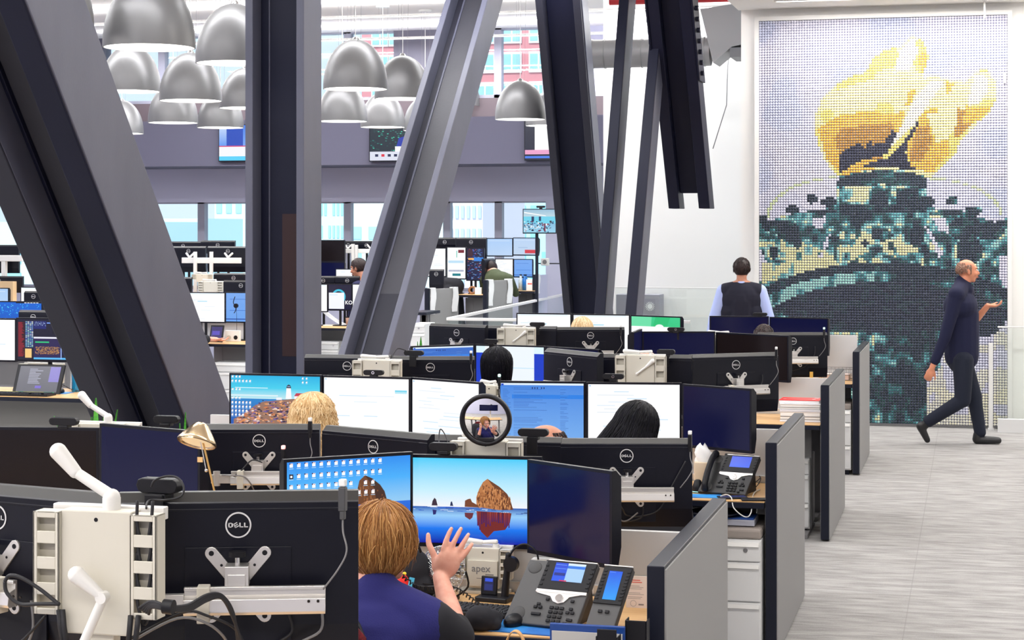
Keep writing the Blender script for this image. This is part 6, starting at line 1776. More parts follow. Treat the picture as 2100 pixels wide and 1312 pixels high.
MB().tube([(-.034 + .013 * math.cos(a), -.024, th_ - .09 + .013 * math.sin(a)) for a in [2 * PI * i / 20 for i in range(21)]], .0028, 8).build('ring', mat('gold', (.8, .55, .2), .25, 1.0), hb)

# brass lamp on the near desk of the left station
q = atY(404, 868, 5.95)
lampz = q.z
lt = thing('desk_lamp', 'brass desk lamp with cone shade at the left', 'lamp', (atY(441, 1010, 5.95).x + .02, 5.95, DK))
lo = lt.location
M_BRASS = mat('brass', (.78, .60, .38), .22, 1.0); M_GOLD = mat('gold_rod', (.80, .50, .18), .3, .9)
sh0 = atY(404, 905, 5.95) - lo
MS = T(*sh0) @ RX(math.radians(-25)) @ RY(math.radians(5))
prof_l = [(.001, .068), (.016, .066), (.028, .058), (.05, .028), (.066, .006), (.069, 0), (.069, -.005)]
MB().lathe(prof_l[::-1], 40, 0, MS).lathe([(r_ * .96 + .0, z_ - .003) for r_, z_ in prof_l], 40, 0, MS).build('shade', M_BRASS, lt)
MB().cyl((0, 0, -.003), (0, 0, -.001), .052, n=32, M=MS).build('diffuser', mat('lamp_cream', (.85, .72, .5), .4, emit=(1, .8, .5), es=.35), lt)
a0 = atY(416, 905, 5.95) - lo; a1 = atY(441, 1012, 5.95) - lo; dv = (a1 - a0)
MB().cyl(a0, a0 + dv * 1.0, .0035, n=10).cyl(a0 + dv, (a1.x + .02, a1.y, .02), .0035, n=10).build('rod', M_GOLD, lt)
MB().cyl(a0 + Vector((-.004, -.01, 0)), a0 + dv * .55 + Vector((-.008, -.01, 0)), .0018, n=8).ell(a0 + dv * .55 + Vector((-.008, -.01, 0)), .006).build('steel_rod', M_CHROME, lt)
MB().cyl((a1.x + .02, a1.y, 0), (a1.x + .02, a1.y, .02), .07, .06, n=32).build('base', M_BRASS, lt)
tg = atY(410, 942, 5.95) - lo
MB().box(tg.x - .008, tg.x + .012, tg.y - .004, tg.y - .003, tg.z - .009, tg.z + .009, 0).build('paper_tag', mat('tan_tag', L(232, 190, 130), .8), lt)

# round mirror on the mount
q = atY(996, 861, 6.42)
mi = thing('round_mirror', 'round convex mirror in a thick black rim standing on the cream mount', 'mirror', q, 0)
to = Vector((atY(782, 1100, 5.42).x, 5.42, 1.17)) - q; tc_ = Vector((0, 0, CH)) - q
nrm = (to.normalized() + tc_.normalized()).normalized()
MM = Matrix.Identity(4)
zax = nrm; xax = Vector((0, 0, 1)).cross(zax).normalized(); yax = zax.cross(xax)
MM = Matrix((xax, yax, zax)).transposed().to_4x4()
rad = .094
b = MB(); n = 48
b.lathe([(rad - .014, -.012), (rad, -.012), (rad, .006), (rad - .004, .011), (rad - .012, .011), (rad - .016, .002)], n, 0, MM); b.cyl((0, 0, -.013), (0, 0, -.011), rad - .002, n=n, M=MM); b.build('rim', M_BLACK, mi)
Rc = .42
ro = rad - .013
b = MB(); b.lathe([(ro * i / 14, math.sqrt(Rc * Rc - (ro * i / 14) ** 2) - math.sqrt(Rc * Rc - ro * ro) - .001) for i in range(14, -1, -1)], n, 0, MM); b.build('mirror_glass', mat('mirror_silver', (.92, .92, .92), .01, 1.0), mi)
fz_ = atY(996, 902, 6.45).z - q.z
MB().box(-.03, .03, -.0, .05, fz_ - .004, fz_ + .012).box(-.012, .012, .008, .03, fz_ + .01, -rad + .02).build('foot', M_BLACK, mi, .003)

# plant leaves behind the left mount
q = atY(203, 866, 7.05)
pl_ = thing('potted_plant', 'green spear leaved plant behind the left bench, beside the big brace', 'plant', (q.x, 7.05, DK))
MB().lathe([(.001, 0), (.05, 0), (.062, .11), (.056, .11), (.05, .09), (.001, .09)], 28).build('pot', M_WHITE, pl_)
def leaf(b, x, y, tip, wd, base=.1):
    n = 10; vs = []; bx, by = x * .3, y * .3
    for i in range(n + 1):
        t = i / n; c = Vector((bx + (tip[0] - bx) * t, by + (tip[1] - by) * t, base + (tip[2] - base) * t)); hw = wd * math.sin(PI * min(1, .18 + t * .82)) ** .8 + .0008
        vs += [c + Vector((-hw, 0, 0)), c + Vector((0, .006, 0)), c + Vector((hw, 0, 0))]
    fs = []
    for i in range(n): a = 3 * i; fs += [(a, a + 1, a + 4, a + 3), (a + 1, a + 2, a + 5, a + 4)]
    m = len(vs); vs2 = [v + Vector((0, .003, 0)) for v in vs]
    b.add(vs + vs2, fs + [tuple(m + q for q in f[::-1]) for f in fs], 0, True)
for (tx, ty, wd, lx) in ((196, 816, .021, -.03), (213, 848, .016, .02), (240, 840, .008, .04), (187, 855, .012, -.04), (110, 853, .006, -.06)):
    tp = atY(tx, ty, 7.05) - pl_.location
    b = MB(); leaf(b, lx, 0, tp, wd); b.build('leaf', M_LEAF, pl_)
q = atY(376, 862, 7.1)
pl_ = thing('potted_plant', 'green leaf tip beside the dark webcam left of the brass lamp', 'plant', (q.x, 7.1, DK))
MB().lathe([(.001, 0), (.045, 0), (.055, .1), (.05, .1), (.045, .08), (.001, .08)], 28).build('pot', M_WHITE, pl_)
for tx, ty, wd in ((380, 845, .009), (368, 868, .006)):
    tp = atY(tx, ty, 7.1) - pl_.location; b = MB(); leaf(b, 0, 0, tp, wd, .09); b.build('leaf', M_LEAF, pl_)

# ---------------------------------------------------------------- second bench, right end
D1 = DZ[1]
p = atY(1499, 1006, 9.37)
desk_phone((p.x, p.y, D1), -.25, 'black desk phone with handset and blue screen beside the tissue box', True, False, 1.1, 46)
p = atY(1445, 990, 9.50)
tb = thing('tissue_box', 'cream tissue box with a tissue pulled up, right of the nearest bench monitors', 'tissue box', (p.x, p.y, D1), .15)
zt_ = atY(1440, 946, p.y).z - D1
MB().box(-.053, .053, -.05, .05, 0, zt_).build('box', mat('cream_card', L(226, 206, 180), .7), tb, .003)
b = MB(); n = 14; g = random.Random(6); vs = []
for j in range(7):
    t = j / 6
    for i in range(n):
        a = 2 * PI * i / n; r_ = (.036 * (1 - t) + .012 * t * (1 - t) * 4 + .012) * (1 + .25 * math.sin(3 * a + j))
        vs.append((r_ * math.cos(a) - .012 * t, .5 * r_ * math.sin(a), zt_ + .085 * t + .012 * math.sin(2 * a + 1) * t))
fs = [(j * n + i, j * n + (i + 1) % n, (j + 1) * n + (i + 1) % n, (j + 1) * n + i) for j in range(6) for i in range(n)] + [tuple(6 * n + i for i in range(n))]
b.add(vs, fs, 0, True); b.build('tissue', M_PAPER, tb)
p = atY(1431, 1008, 9.37)
sp = thing('desk_speaker', 'black cone shaped desk device with lit ring beside the tissue box', 'speaker', (p.x, p.y, D1))
MB().lathe([(.026, 0), (.03, .008), (.028, .03), (.018, .06), (.01, .066), (.001, .067)], 28).build('cone', M_BLACK, sp); MB().tube([(.0305 * math.cos(2 * PI * i / 28), .0305 * math.sin(2 * PI * i / 28), .007) for i in range(29)], .0015, 6).build('light_ring', mat('cyan_glow', (.3, .8, .8), .5, emit=(.4, 1, .9), es=1.5), sp)
p = atY(1450, 1016, 9.24)
tag(MB().box(-.09, .09, -.06, .06, 0, .003, 0, T(p.x - .02, p.y, D1) @ RZ(.1)).build('mouse_pad', M_PAD), 'blue mouse pad on the desk with the tissue box', 'mouse pad')
p = atY(1502, 1014, 9.21)
mp_ = thing('mobile_phone', 'dark mobile phone lying before the black desk phone', 'mobile phone', (p.x, p.y, D1), -1.2)
MB().box(-.036, .036, -.072, .072, 0, .009).build('body', M_BLACK, mp_, .003); q = Canvas(.064, .13); q.rect(0, 0, 1, 1, (30, 40, 90)); q.mb.build('screen', M_SCREEN, mp_, 0, T(0, -.065, .0093) @ RX(-PI / 2))
p = atY(1500, 1019, 9.17)
mp_ = thing('mobile_phone', 'second dark mobile phone half under the other one before the black desk phone', 'mobile phone', (p.x + .12, p.y, D1), -1.35)
MB().box(-.036, .036, -.072, .072, 0, .009).build('body', M_BLACK, mp_, .003)
for lab, pts, m_ in (('white charging cable sagging over the desk edge before the black desk phone', [(1478, 1022, .012), (1490, 1018, .01), (1500, 1024, .008), (1492, 1042, -.03), (1510, 1048, -.07), (1530, 1040, -.05), (1545, 1016, .006), (1558, 1006, .006)], M_WHITE),
                    ('tangle of black cable behind the black desk phone', [(1528, 1000, .006), (1545, 985, .03), (1560, 992, .03), (1548, 1003, .01), (1535, 990, .02), (1555, 982, .04), (1566, 984, .03), (1540, 1000, .008)], M_RUBBER)):
    P = [atZ(x, y, D1) for x, y, dz in pts]; y_ = min(q.y for q in P)
    P = [(Vector((q.x, max(q.y, 9.1 if m_ is M_RUBBER else 9.06), D1 + dz)) if dz >= 0 else Vector((q.x + .005, 9.085, D1 + dz))) for q, (_, _, dz) in zip(P, pts)]
    tag(MB().tube(smooth_path(P, 8), .0028, 6).build('charging_cable', m_), lab, 'cable')
# paper stack / dark hat-like item on the pedestal below
p = atZ(1525, 1082, .63)
bk = thing('document_tray', 'stack of grey and blue documents on the cushioned pedestal', 'documents', (-1.21, 9.2, .63))
MB().box(-.15, .17, -.09, .09, 0, .03).build('papers', mat('grey_stack', L(170, 172, 186), .7), bk, .003); MB().box(-.145, .165, -.085, .09, .031, .038).build('blue_cover', mat('blue_folder', L(24, 66, 140), .35), bk, .001)
dsh = MB(); dsh.lathe([(.001, .04), (.09, .041), (.13, .052), (.132, .058), (.09, .05), (.001, .047)], 32, 0, T(-.03, -.02, 0)); dsh.build('dark_dish', M_EDGE, bk)

# third bench, right end: binders
D2 = DZ[2]
pr_ = atZ(1672, 848, D2); yb = 12.68
xl_, xr_ = atY(1598, 840, yb).x, atY(1684, 840, yb).x
z_ = D2
for lab, hgt, cl, nm in (('thick white ring binder stack bottom, under the red booklet', .075, L(222, 224, 236), 'ring_binder'), ('white ring binder on top of the thick one, under the red booklet', .05, L(234, 234, 242), 'ring_binder')):
    r = thing(nm, lab, 'binder', ((xl_ + xr_) / 2, yb + .13, z_))
    w_ = (xr_ - xl_) / 2 - .003
    MB().box(-w_, w_, -.13, .13, 0, .008).box(-w_, w_, -.13, .13, hgt - .008, hgt - .001).build('covers', mat('binder_%d' % int(hgt * 1000), cl, .4), r, .002)
    MB().box(-w_ + .004, w_ - .006, -.125, .12, .008, hgt - .008).build('pages', M_PAPER, r)
    MB().box(-w_ + .003, w_ - .005, -.127, -.125, hgt * .45, hgt * .52).box(-w_ + .003, w_ - .005, -.127, -.125, hgt * .2, hgt * .25).build('dividers', M_GREY, r)
    z_ += hgt
rb = thing('booklet', 'red booklet with white corner print on the white binders', 'booklet', ((xl_ + xr_) / 2 - .005, yb + .12, z_), -.04)
MB().box(-.135, .135, -.10, .10, 0, .018).build('pages', M_PAPER, rb, .001)
MB().box(-.137, .137, -.102, .102, .018, .022).build('cover', mat('red_cover', L(226, 34, 38), .4), rb, .001)
MB().box(.085, .115, .06, .08, .022, .0225).box(.08, .1, -.02, .0, .022, .0225).box(-.115, -.095, -.04, -.03, .022, .0225).build('print', M_PAPER, rb)
q = atY(1660, 770, 13.2)
pc_ = thing('pencil', 'yellow wooden ruler standing behind the divider of the third bench', 'ruler', (q.x, 13.36, D2))
MB().box(-.012, .012, -.002, .002, 0, .29).build('blade', mat('yellow_wood', L(232, 180, 80), .5), pc_)
# fourth bench right end: papers and wire basket
D3 = DZ[3]
q = atY(1736, 786, 16.25)
wb = thing('wire_basket', 'small wire basket with papers at the farthest end panel', 'basket', (-1.14, 16.35, D3))
b = MB()
for z in (.004, .05, .1): b.tube([(-.13, -.1, z), (.13, -.1, z), (.13, .1, z), (-.13, .1, z), (-.13, -.1, z)], .003, 5)
for i in range(9): x = -.13 + i * .0325; b.tube([(x, -.1, .1), (x, -.1, .004), (x, .1, .004), (x, .1, .1)], .0018, 4)
b.build('wire', M_GREY, wb)
MB().box(-.11, .1, -.08, .08, .006, .05).build('papers', mat('pink_paper', L(232, 206, 196), .8), wb)
tag(MB().prism([(-.1, -.02), (.08, -.05), (.12, .06), (-.06, .1)], 0, .06, 0, T(-1.42, 16.2, D3)).build('paper_pile', M_PAPER), 'white paper pile left of the small wire basket', 'papers')
p = atY(1712, 694, 17.3)
rt = thing('router_box', 'small white box peeping over the divider of the farthest bench', 'box', (p.x, 17.1, D3))
MB().box(-.06, .06, -.03, .03, 0, p.z - D3 + .03).build('box', M_WHITE, rt, .02)
# chair with grey armrests at the second bench right
office_chair((-1.55, 11.25), PI, 'dark office chair with grey armrests beyond the second bench', back_h=.93)
# card emblem box on the white wall
q = atY(1310, 625, 22.9)
sb = thing('speaker_cabinet', 'grey cabinet with a round white seal low on the white wall', 'cabinet', (q.x, 22.75, 0))
x0_, x1_ = atY(1268, 604, 22.75).x - q.x, atY(1356, 604, 22.75).x - q.x; zc_ = atY(1310, 603, 22.75).z
MB().box(x0_, x1_, -.15, .2, 0, zc_).build('body', mat('cabinet_grey', L(150, 148, 158), .6), sb, .004)
sm_ = (atY(1333, 628, 22.6) - sb.location)
b = MB(); b.cyl((sm_.x, -.151, sm_.z), (sm_.x, -.156, sm_.z), .032, n=24)
b.tube([(sm_.x + .042 * math.cos(2 * PI * i / 24), -.153, sm_.z + .042 * math.sin(2 * PI * i / 24)) for i in range(25)], .003, 5)
for i in range(16):
    a = 2 * PI * i / 16; b.cyl((sm_.x + .047 * math.cos(a), -.153, sm_.z + .047 * math.sin(a)), (sm_.x + .058 * math.cos(a), -.153, sm_.z + .058 * math.sin(a)), .004, n=5)
b.build('seal', M_PAPER, sb)
for x_ in (.2, .55): MB().box(x0_ + x_ * .6, x0_ + x_ * .6 + .16, -.1515, -.15, zc_ - .24, zc_ - .05).build('door', mat('cabinet_door', L(140, 138, 148), .6), sb)

# ---------------------------------------------------------------- glass guards
def guard(name, label, p0, p1, z1, cap=.02, base=None):
    r = thing(name, label, 'glass guard', ((p0[0] + p1[0]) / 2, (p0[1] + p1[1]) / 2, 0))
    d = Vector((p1[0] - p0[0], p1[1] - p0[1], 0)); ln = d.length; M_ = RZ(math.atan2(d.y, d.x))
    MB().box(-ln / 2, ln / 2, -.008, .008, .05, z1, 0, M_).build('pane', M_RAILGLASS, r)
    MB().box(-ln / 2, ln / 2, -.025, .025, z1, z1 + cap, 0, M_).build('cap_rail', M_WHITE, r, .003)
    MB().box(-ln / 2, ln / 2, -.04, .04, 0, base or .1, 0, M_).build('base_shoe', M_PED, r, .003)
cn = atZ(920, 653, 1.12)
e1 = atZ(1158, 603, 1.12); e2 = (cn.x + 2.6, cn.y)
guard('glass_guard', 'glass guard running away from its corner towards the far wall', (cn.x, cn.y), (e1.x, e1.y), 1.10, .03)
guard('glass_guard', 'glass guard with white cap behind the farthest bench', (cn.x, cn.y), (e2[0], e2[1]), 1.10, .03)
g0, g1 = atY(1262, 590, 22.3), atY(1478, 590, 22.3)
guard('glass_guard', 'tall clear glass guard before the white wall behind the navy brace', (g0.x, 22.3), (g1.x + .9, 22.3), g0.z, .012)
g0 = atD(2046, 885, 18.95)
guard('glass_guard', 'glass guard with white base at the right edge before the mosaic', (g0.x, g0.y), (g0.x + 1.4, g0.y + .0), 1.07, .014, .14)
g1 = atD(2032, 882, 19.15)
gp = thing('guard_post', 'slim white post in front of the right edge of the mosaic', 'post', (g1.x, g1.y, 0))
MB().box(-.022, .022, -.022, .022, 0, .9).build('shaft', M_WHITE, gp, .003); MB().box(-.03, .03, -.03, .03, 0, .02).build('foot', M_PED, gp)
# thermostat on mosaic frame
q = atY(2061, 160, WY - .07)
ts = thing('wall_sensor', 'tiny white sensor on the right side of the mosaic frame', 'sensor', q); MB().box(-.012, .012, -.01, .02, -.05, .05).build('case', M_WHITE, ts)

q = atY(2019, 37, 19.6)
hr = thing('hanging_rod', 'thin white rod hanging from the ceiling above the right of the mosaic frame', 'rod', (q.x, q.y, q.z))
MB().cyl((0, 0, 0), (0, 0, cz2 - q.z), .011, n=12).build('rod', M_WHITE, hr); MB().cyl((0, 0, cz2 - q.z - .012), (0, 0, cz2 - q.z), .03, n=16).build('ceiling_plate', M_WHITE, hr)
# ---------------------------------------------------------------- office beyond the steel
FD = []
def fmon(x0, y0, x1, y1, Y, label, pict=None, back=False, Yr=None, y0r=None, arm=0, stand=True):
    h = (atY((x0 + x1) / 2, y0, Y) - atY((x0 + x1) / 2, y1, Y)).z
    res = monitor(x0, y0, x1, y0 if y0r is None else y0r, Y, Yr or Y, label, pict, back, arm, h, detail=False)
    r = res[0]; lx, ly, lz = r.location
    zd = max([z for a, c, e, f, z in FD if a - .1 < lx < c + .1 and e - .1 < ly < f + .15 and z < lz - .005] or [0.0])
    if stand and lz - zd < 1.9:
        yb = .0225
        MB().box(-.016, .016, yb - .008, yb + .008, zd - lz + .012, .06).box(-.09, .09, yb - .06, yb + .06, zd - lz, zd - lz + .012).build('stand', M_BLACK, r, .003)
    return res
def fdesk(x0, x1, yfront, Y, label, depth=.7, panel=True, wood=M_WOOD):
    a, c = atY(x0, yfront, Y), atY(x1, yfront, Y)
    r = table(None, a.x, c.x, Y, Y + depth, a.z, 'desk', label, wood=wood); FD.append((a.x, c.x, Y, Y + depth, a.z))
    if panel: MB().box(-(c.x - a.x) / 2 + .05, (c.x - a.x) / 2 - .05, -.03, -.01, a.z - .45, a.z - .05).build('modesty_panel', M_GREY if panel is True else panel, r)
    return a.z
G2 = mat('warm_grey_panel', (.24, .235, .22), .8)
# --- left group, nearest row (seen left of the big brace)
z = fdesk(-260, 235, 806, 12.75, 'maple desk with the trading terminal at the left edge', .75, G2)
ZL = z
fmon(-120, 652, 33, 741, 13.25, 'white monitor cut by the left edge beside the trading terminal', 'doc')
fmon(33, 652, 168, 742, 13.2, 'monitor full of coloured trading charts left of the big brace', 'terminal')
tower(40, 745, 130, 745, 13.34, 'mount under the trading terminal screens', lever='down', base=ZL, hgt=.2)
q0 = atY(70, 796, 12.98)
tb_ = thing('tablet_stand', 'tilted grey touch screen below the trading terminal', 'tablet', (q0.x, 13.0, ZL))
hh_ = (atY(70, 746, 13.1).z - ZL)
Mt = RX(-.42); wT = (atY(121, 770, 13.0) - atY(24, 770, 13.0)).x
MB().box(-wT / 2, wT / 2, 0, .02, 0, hh_ * 1.08, 0, Mt).build('body', M_BLACK, tb_, .003)
pic('tablet', wT * .86, hh_ * .95).build('screen', M_SCREEN, tb_, 0, Mt @ T(0, -.001, hh_ * .06))
MB().box(-wT * .3, wT * .3, .05, .16, 0, .01).box(-.02, .02, .06, .08, 0, hh_ * .6).build('foot', M_BLACK, tb_)
kq = atY(40, 806, 12.86)
kb_ = thing('keyboard', 'terminal keyboard with coloured keys on the left desk', 'keyboard', (kq.x, 12.86, ZL))
MB().box(-.3, .27, -.075, .075, 0, .018).build('case', M_BLACK, kb_, .004)
for ci, (nm, c_) in enumerate((('keys', L(30, 30, 40)), ('yellow_keys', L(190, 190, 70)), ('green_keys', L(50, 160, 110)), ('red_keys', L(190, 50, 50)))):
    b = MB()
    for j in range(6):
        for i in range(26):
            k_ = 0
            if j == 5: k_ = (3, 2, 1, 1, 1, 1, 2, 1, 1, 1, 1, 1, 0)[min(12, i // 2)] if i < 22 else 2
            elif R.random() < .05: k_ = 2
            if k_ == ci: b.box(-.29 + i * .0212, -.29 + i * .0212 + .017, -.066 + j * .022, -.049 + j * .022, .018, .024)
    if b.v: b.build(nm, mat('key_%d' % ci, c_, .5), kb_)
p = atZ(124, 806, ZL); mouse((p.x, p.y, ZL + .003), .2, 'black mouse on the left desk by the blue bottle')
p = atZ(118, 806, ZL); tag(MB().box(-.16, .1, -.06, .08, 0, .003, 0, T(p.x, p.y, ZL)).build('mouse_pad', M_PAD), 'blue mouse pad on the left desk', 'mouse pad')
p = atZ(156, 803, ZL); hb_ = atY(156, 750, p.y).z - ZL
bt = thing('water_bottle', 'translucent blue water bottle on the left desk against the brace', 'bottle', (p.x, p.y, ZL))
MB().lathe([(.001, 0), (.032, 0), (.034, .01), (.034, hb_ * .8), (.024, hb_ * .9), (.022, hb_)], 24).build('body', mat('blue_bottle', L(30, 140, 190), .2, spec=.6), bt); MB().cyl((0, 0, hb_), (0, 0, hb_ + .03), .024, n=20).build('cap', M_EDGE, bt)
for i, (pts) in enumerate(([(112, 796), (125, 788), (140, 792), (150, 800)], [(116, 800), (130, 792), (150, 796), (165, 802)])):
    P = [atZ(x, y + 6, ZL) + Vector((0, 0, .008 + .02 * (k % 2))) for k, (x, y) in enumerate(pts)]
    tag(MB().tube(smooth_path(P, 6), .003, 6).build('cable', M_RUBBER), ['upper', 'lower'][i] + ' black cable trailing beside the blue bottle', 'cable')
# --- rows further back, left of the brace
z = fdesk(-200, 120, 700, 16.1, 'desk of the second left row behind the trading terminal')
fmon(-90, 617, 87, 655, 16.6, 'wide blue monitor above the trading terminal', 'bluewide')
fmon(38, 636, 98, 690, 15.4, 'small grey monitor back just above the trading terminal', None, True)
z = fdesk(-160, 110, 655, 19.5, 'desk of the third left row')
fmon(-40, 590, 18, 640, 20.0, 'pale blue monitor at the left edge, third left row', 'paleblue')
fmon(42, 588, 85, 640, 20.0, 'white monitor partly behind the brace, third left row', 'white2')
fmon(49, 597, 88, 640, 19.7, 'black monitor back with ring logo before the white one, third left row', None, True)
z = fdesk(-160, 100, 640, 22.5, 'desk of the farthest left row')
fmon(-60, 502, 38, 560, 22.9, 'black monitor back high at the left edge by the window', None, True, arm=0)
fmon(-50, 566, 46, 600, 22.7, 'low black monitor back at the left edge, farthest left row', None, True)
a = atY(-30, 523, 22.8); c = atY(48, 536, 22.8)
rl = thing('mount_rail', 'white cable wrapped mount rail at the left edge by the window', 'mount rail', ((a.x + c.x) / 2, 22.8, 0)); w_ = (c.x - a.x) / 2
MB().box(-w_, w_, -.03, .03, c.z, a.z).build('rail', M_WHITE, rl, .01); MB().box(-.03, .03, -.03, .03, 0, c.z).build('post', M_WHITE, rl)
q = atY(10, 590, 22.6); q2 = atY(10, 577, 22.6)
cb = thing('cardboard_box', 'beige cardboard box on the farthest left row', 'box', (q.x, 22.6, z)); MB().box(-.12, .12, 0, .1, 0, q2.z - z).build('carton', mat('carton', L(210, 180, 140), .8), cb)

# --- between the big brace and the column
z4 = fdesk(405, 520, 704, 19.35, 'desk with the resting hand between the brace and the column', .75)
fmon(380, 599, 462, 662, 19.95, 'blank white monitor between the brace and the column', 'white2')
fmon(462, 599, 540, 662, 19.95, 'mid blue monitor with a headset hanging before it, left of the column', 'midblue')
hp = atY(482, 608, 19.85)
hd = thing('hanging_headset', 'thin black headset hanging in front of the mid blue monitor', 'headset', hp)
b = MB(); b.tube(smooth_path([(0, 0, 0), (-.02, 0, -.06), (-.012, 0, -.09), (.01, 0, -.12), (.006, 0, -.16), (-.012, 0, -.19)], 5), .005, 6); b.cyl((.012, -.012, -.105), (.012, .012, -.105), .026, n=18); b.tube(smooth_path([(.015, 0, -.12), (.022, 0, -.3), (.02, 0, -.42)], 5), .002, 5); b.build('band', M_BLACK, hd)
r = thing('divider_panel', 'white low panel on the desk with the resting hand', 'desk divider', (atY(474, 670, 20.05).x, 20.05, z4)); hh_ = atY(474, 662, 20.05).z - z4
MB().box(-.35, .35, -.01, .01, 0, hh_).build('panel', M_SCRN, r)
q = atY(478, 694, 19.8)
pb = thing('power_hub', 'white power hub with two round sockets near the resting hand', 'power strip', (q.x, 19.8, z4)); MB().box(-.09, .09, -.02, .02, 0, atY(478, 677, 19.8).z - z4).build('housing', M_WHITE, pb, .005)
for x in (-.04, .04): MB().cyl((x, -.0205, .045), (x, -.024, .045), .024, n=20).build('socket', M_BEIGED if x < 0 else M_BLACK, pb)
q0 = atY(440, 700, 19.55)
tb_ = thing('tablet_stand', 'dark tilted touch screen beside the resting hand', 'tablet', (q0.x, 19.6, z4)); MB().box(-.09, .07, 0, .018, 0, .2, 0, RX(-.3)).build('body', M_BLACK, tb_, .003); q = Canvas(.13, .16); q.rect(0, 0, 1, 1, (52, 50, 110)); q.rect(.1, .3, .8, .6, (90, 80, 190)); q.mb.build('screen', M_SCREEN, tb_, 0, RX(-.3) @ T(-.01, -.001, .02))
pedestal(atY(440, 720, 19.4).x, atY(520, 720, 19.4).x, 19.4, 19.9, .58, 'white drawer pedestal under the desk with the resting hand', False)
# person whose hand shows past the brace
q = atY(446, 702, 19.42)
pp_ = thing('person', 'person hidden by the brace, one hand resting on the desk', 'person', (q.x - .28, 19.05, 0))
b = MB(); s0 = Vector((.1, -.02, 1.02)); e0 = Vector((.14, .1, z4 + .06)); w0 = Vector((.27, .36, z4 + .045))
head_geo(b, T(-.08, .02, 1.27)); b.cap((-.08, 0, 1.1), (-.08, 0, 1.0), .055, .06); b.cap((-.08, 0, .95), (-.08, -.02, .55), .11, .12); b.cap((-.08, 0, 1.02), s0, .06, .06); b.cap(s0, e0, .046, .04); b.cap(e0, w0, .038, .026)
for k in (-1, 1): b.cap((-.08 + k * .09, 0, .55), (-.08 + k * .1, .4, .52), .085, .06); b.cap((-.08 + k * .1, .4, .52), (-.08 + k * .1, .38, .08), .055, .045)
hand(b, look(w0, w0 + Vector((.1, .03, -.012)), Vector((0, 0, 1))), .6, 1, .3)
fused('body', b, M_SKIN, pp_, .008)
b = MB(); b.cap((-.08, 0, .95), (-.08, -.02, .55), .14, .15); b.cap((-.08, 0, 1.01), s0, .075, .075); b.cap(s0, e0, .062, .055); b.cap(e0, e0 + (w0 - e0) * .5, .054, .05); fused('shirt', b, S_BLK, pp_, .01)
b = MB(); hair_shell(b, T(-.08, .02, 1.27)); b.build('hair', H_DRK, pp_)
office_chair((pp_.location.x - .08, 19.05), 0, 'office chair of the person hidden by the brace', back_h=.95)
# mounts and monitor backs
for (x0, y0, x1, y1, Y, lab) in [(340, 495, 411, 520, 23.6, 'left black monitor back of the top pair before the window, left of the column'), (412, 493, 481, 520, 23.6, 'right black monitor back of the top pair before the window, left of the column'),
                                 (352, 505, 421, 558, 22.6, 'left black monitor back on the white post frame left of the column'), (425, 505, 510, 558, 22.6, 'right black monitor back on the white post frame left of the column'),
                                 (345, 568, 392, 620, 22.0, 'black monitor back low beside the brace, left of the cream mounts'), (438, 560, 520, 590, 22.3, 'flat black monitor back under the white post frame'), (458, 575, 530, 625, 20.9, 'black monitor back with ring logo directly above the mid blue monitor')]:
    fmon(x0, y0, x1, y1, Y, lab, None, True)
fdesk(300, 540, 640, 21.3, 'dim desk under the white post frame left of the column', 1.4)
def postframe(x0, x1, yt, yb, posts, Y, label, zbase=.75):
    a, c = atY(x0, yt, Y), atY(x1, yb, Y)
    r = thing('monitor_rack', label, 'mount rail', ((a.x + c.x) / 2, Y, zbase)); w_ = (c.x - a.x) / 2
    MB().box(-w_, w_, -.025, .025, c.z - zbase, a.z - zbase).build('rail', M_WHITE, r, .004)
    for (px, pt) in posts:
        t_ = atY(px, pt, Y); MB().box(t_.x - r.location.x - .022, t_.x - r.location.x + .022, -.055, -.026, 0, t_.z - zbase).build('post', M_WHITE, r, .003)
    for px in (x0 + (x1 - x0) * .12, x0 + (x1 - x0) * .78):
        t_ = atY(px, yt - 5, Y)
        b = MB()
        for k in (-1, 1): b.cap((t_.x - r.location.x, .0, t_.z - zbase - .03), (t_.x - r.location.x + k * .05, .02, t_.z - zbase + .02), .014, .014)
        b.build('bracket', M_ALU, r)
postframe(374, 494, 528, 540, [(403, 516), (436, 516)], 22.4, 'white post and rail monitor frame left of the column')
tower(394, 562, 436, 562, 22.1, 'upper cream mount under the white post frame', lever='down', hgt=.1)
tower(407, 577, 457, 577, 21.0, 'lower cream mount above the blank white monitor', lever='down', hgt=.16)

# --- between the column and the light brace
z5 = fdesk(600, 760, 671, 22.9, 'desk with curled papers right of the column', .7)
fmon(625, 582, 672, 640, 23.35, 'white monitor cut by the right edge of the column', 'white2')
fmon(672, 582, 722, 637, 23.35, 'dark monitor with a blue ring and white letters right of the column', 'ring')
fmon(722, 582, 770, 637, 23.35, 'white monitor beside the light brace, right of the blue ring screen', 'doc')
b = MB(); q = atZ(682, 668, z5)
n = 8; vs = []
for j in range(2):
    for i in range(n + 1):
        t = i / n; vs.append((q.x - .14 + .28 * t, q.y + j * .16, z5 + .05 + .13 * (1 - t) ** 1.4 - .04 * t + .01 * j))
fs = [(i, i + 1, n + 2 + i, n + 1 + i) for i in range(n)]; m = len(vs); vs += [(x, y, zz - .004) for x, y, zz in vs]; fs += [tuple(m + k for k in f[::-1]) for f in fs]
b.add(vs, fs, 0, True).box(q.x - .14, q.x + .14, q.y, q.y + .16, z5, z5 + .012)
tag(b.build('paper_sheets', M_PAPER), 'curled white paper sheets on the desk right of the column', 'papers')
q = atZ(704, 668, z5)
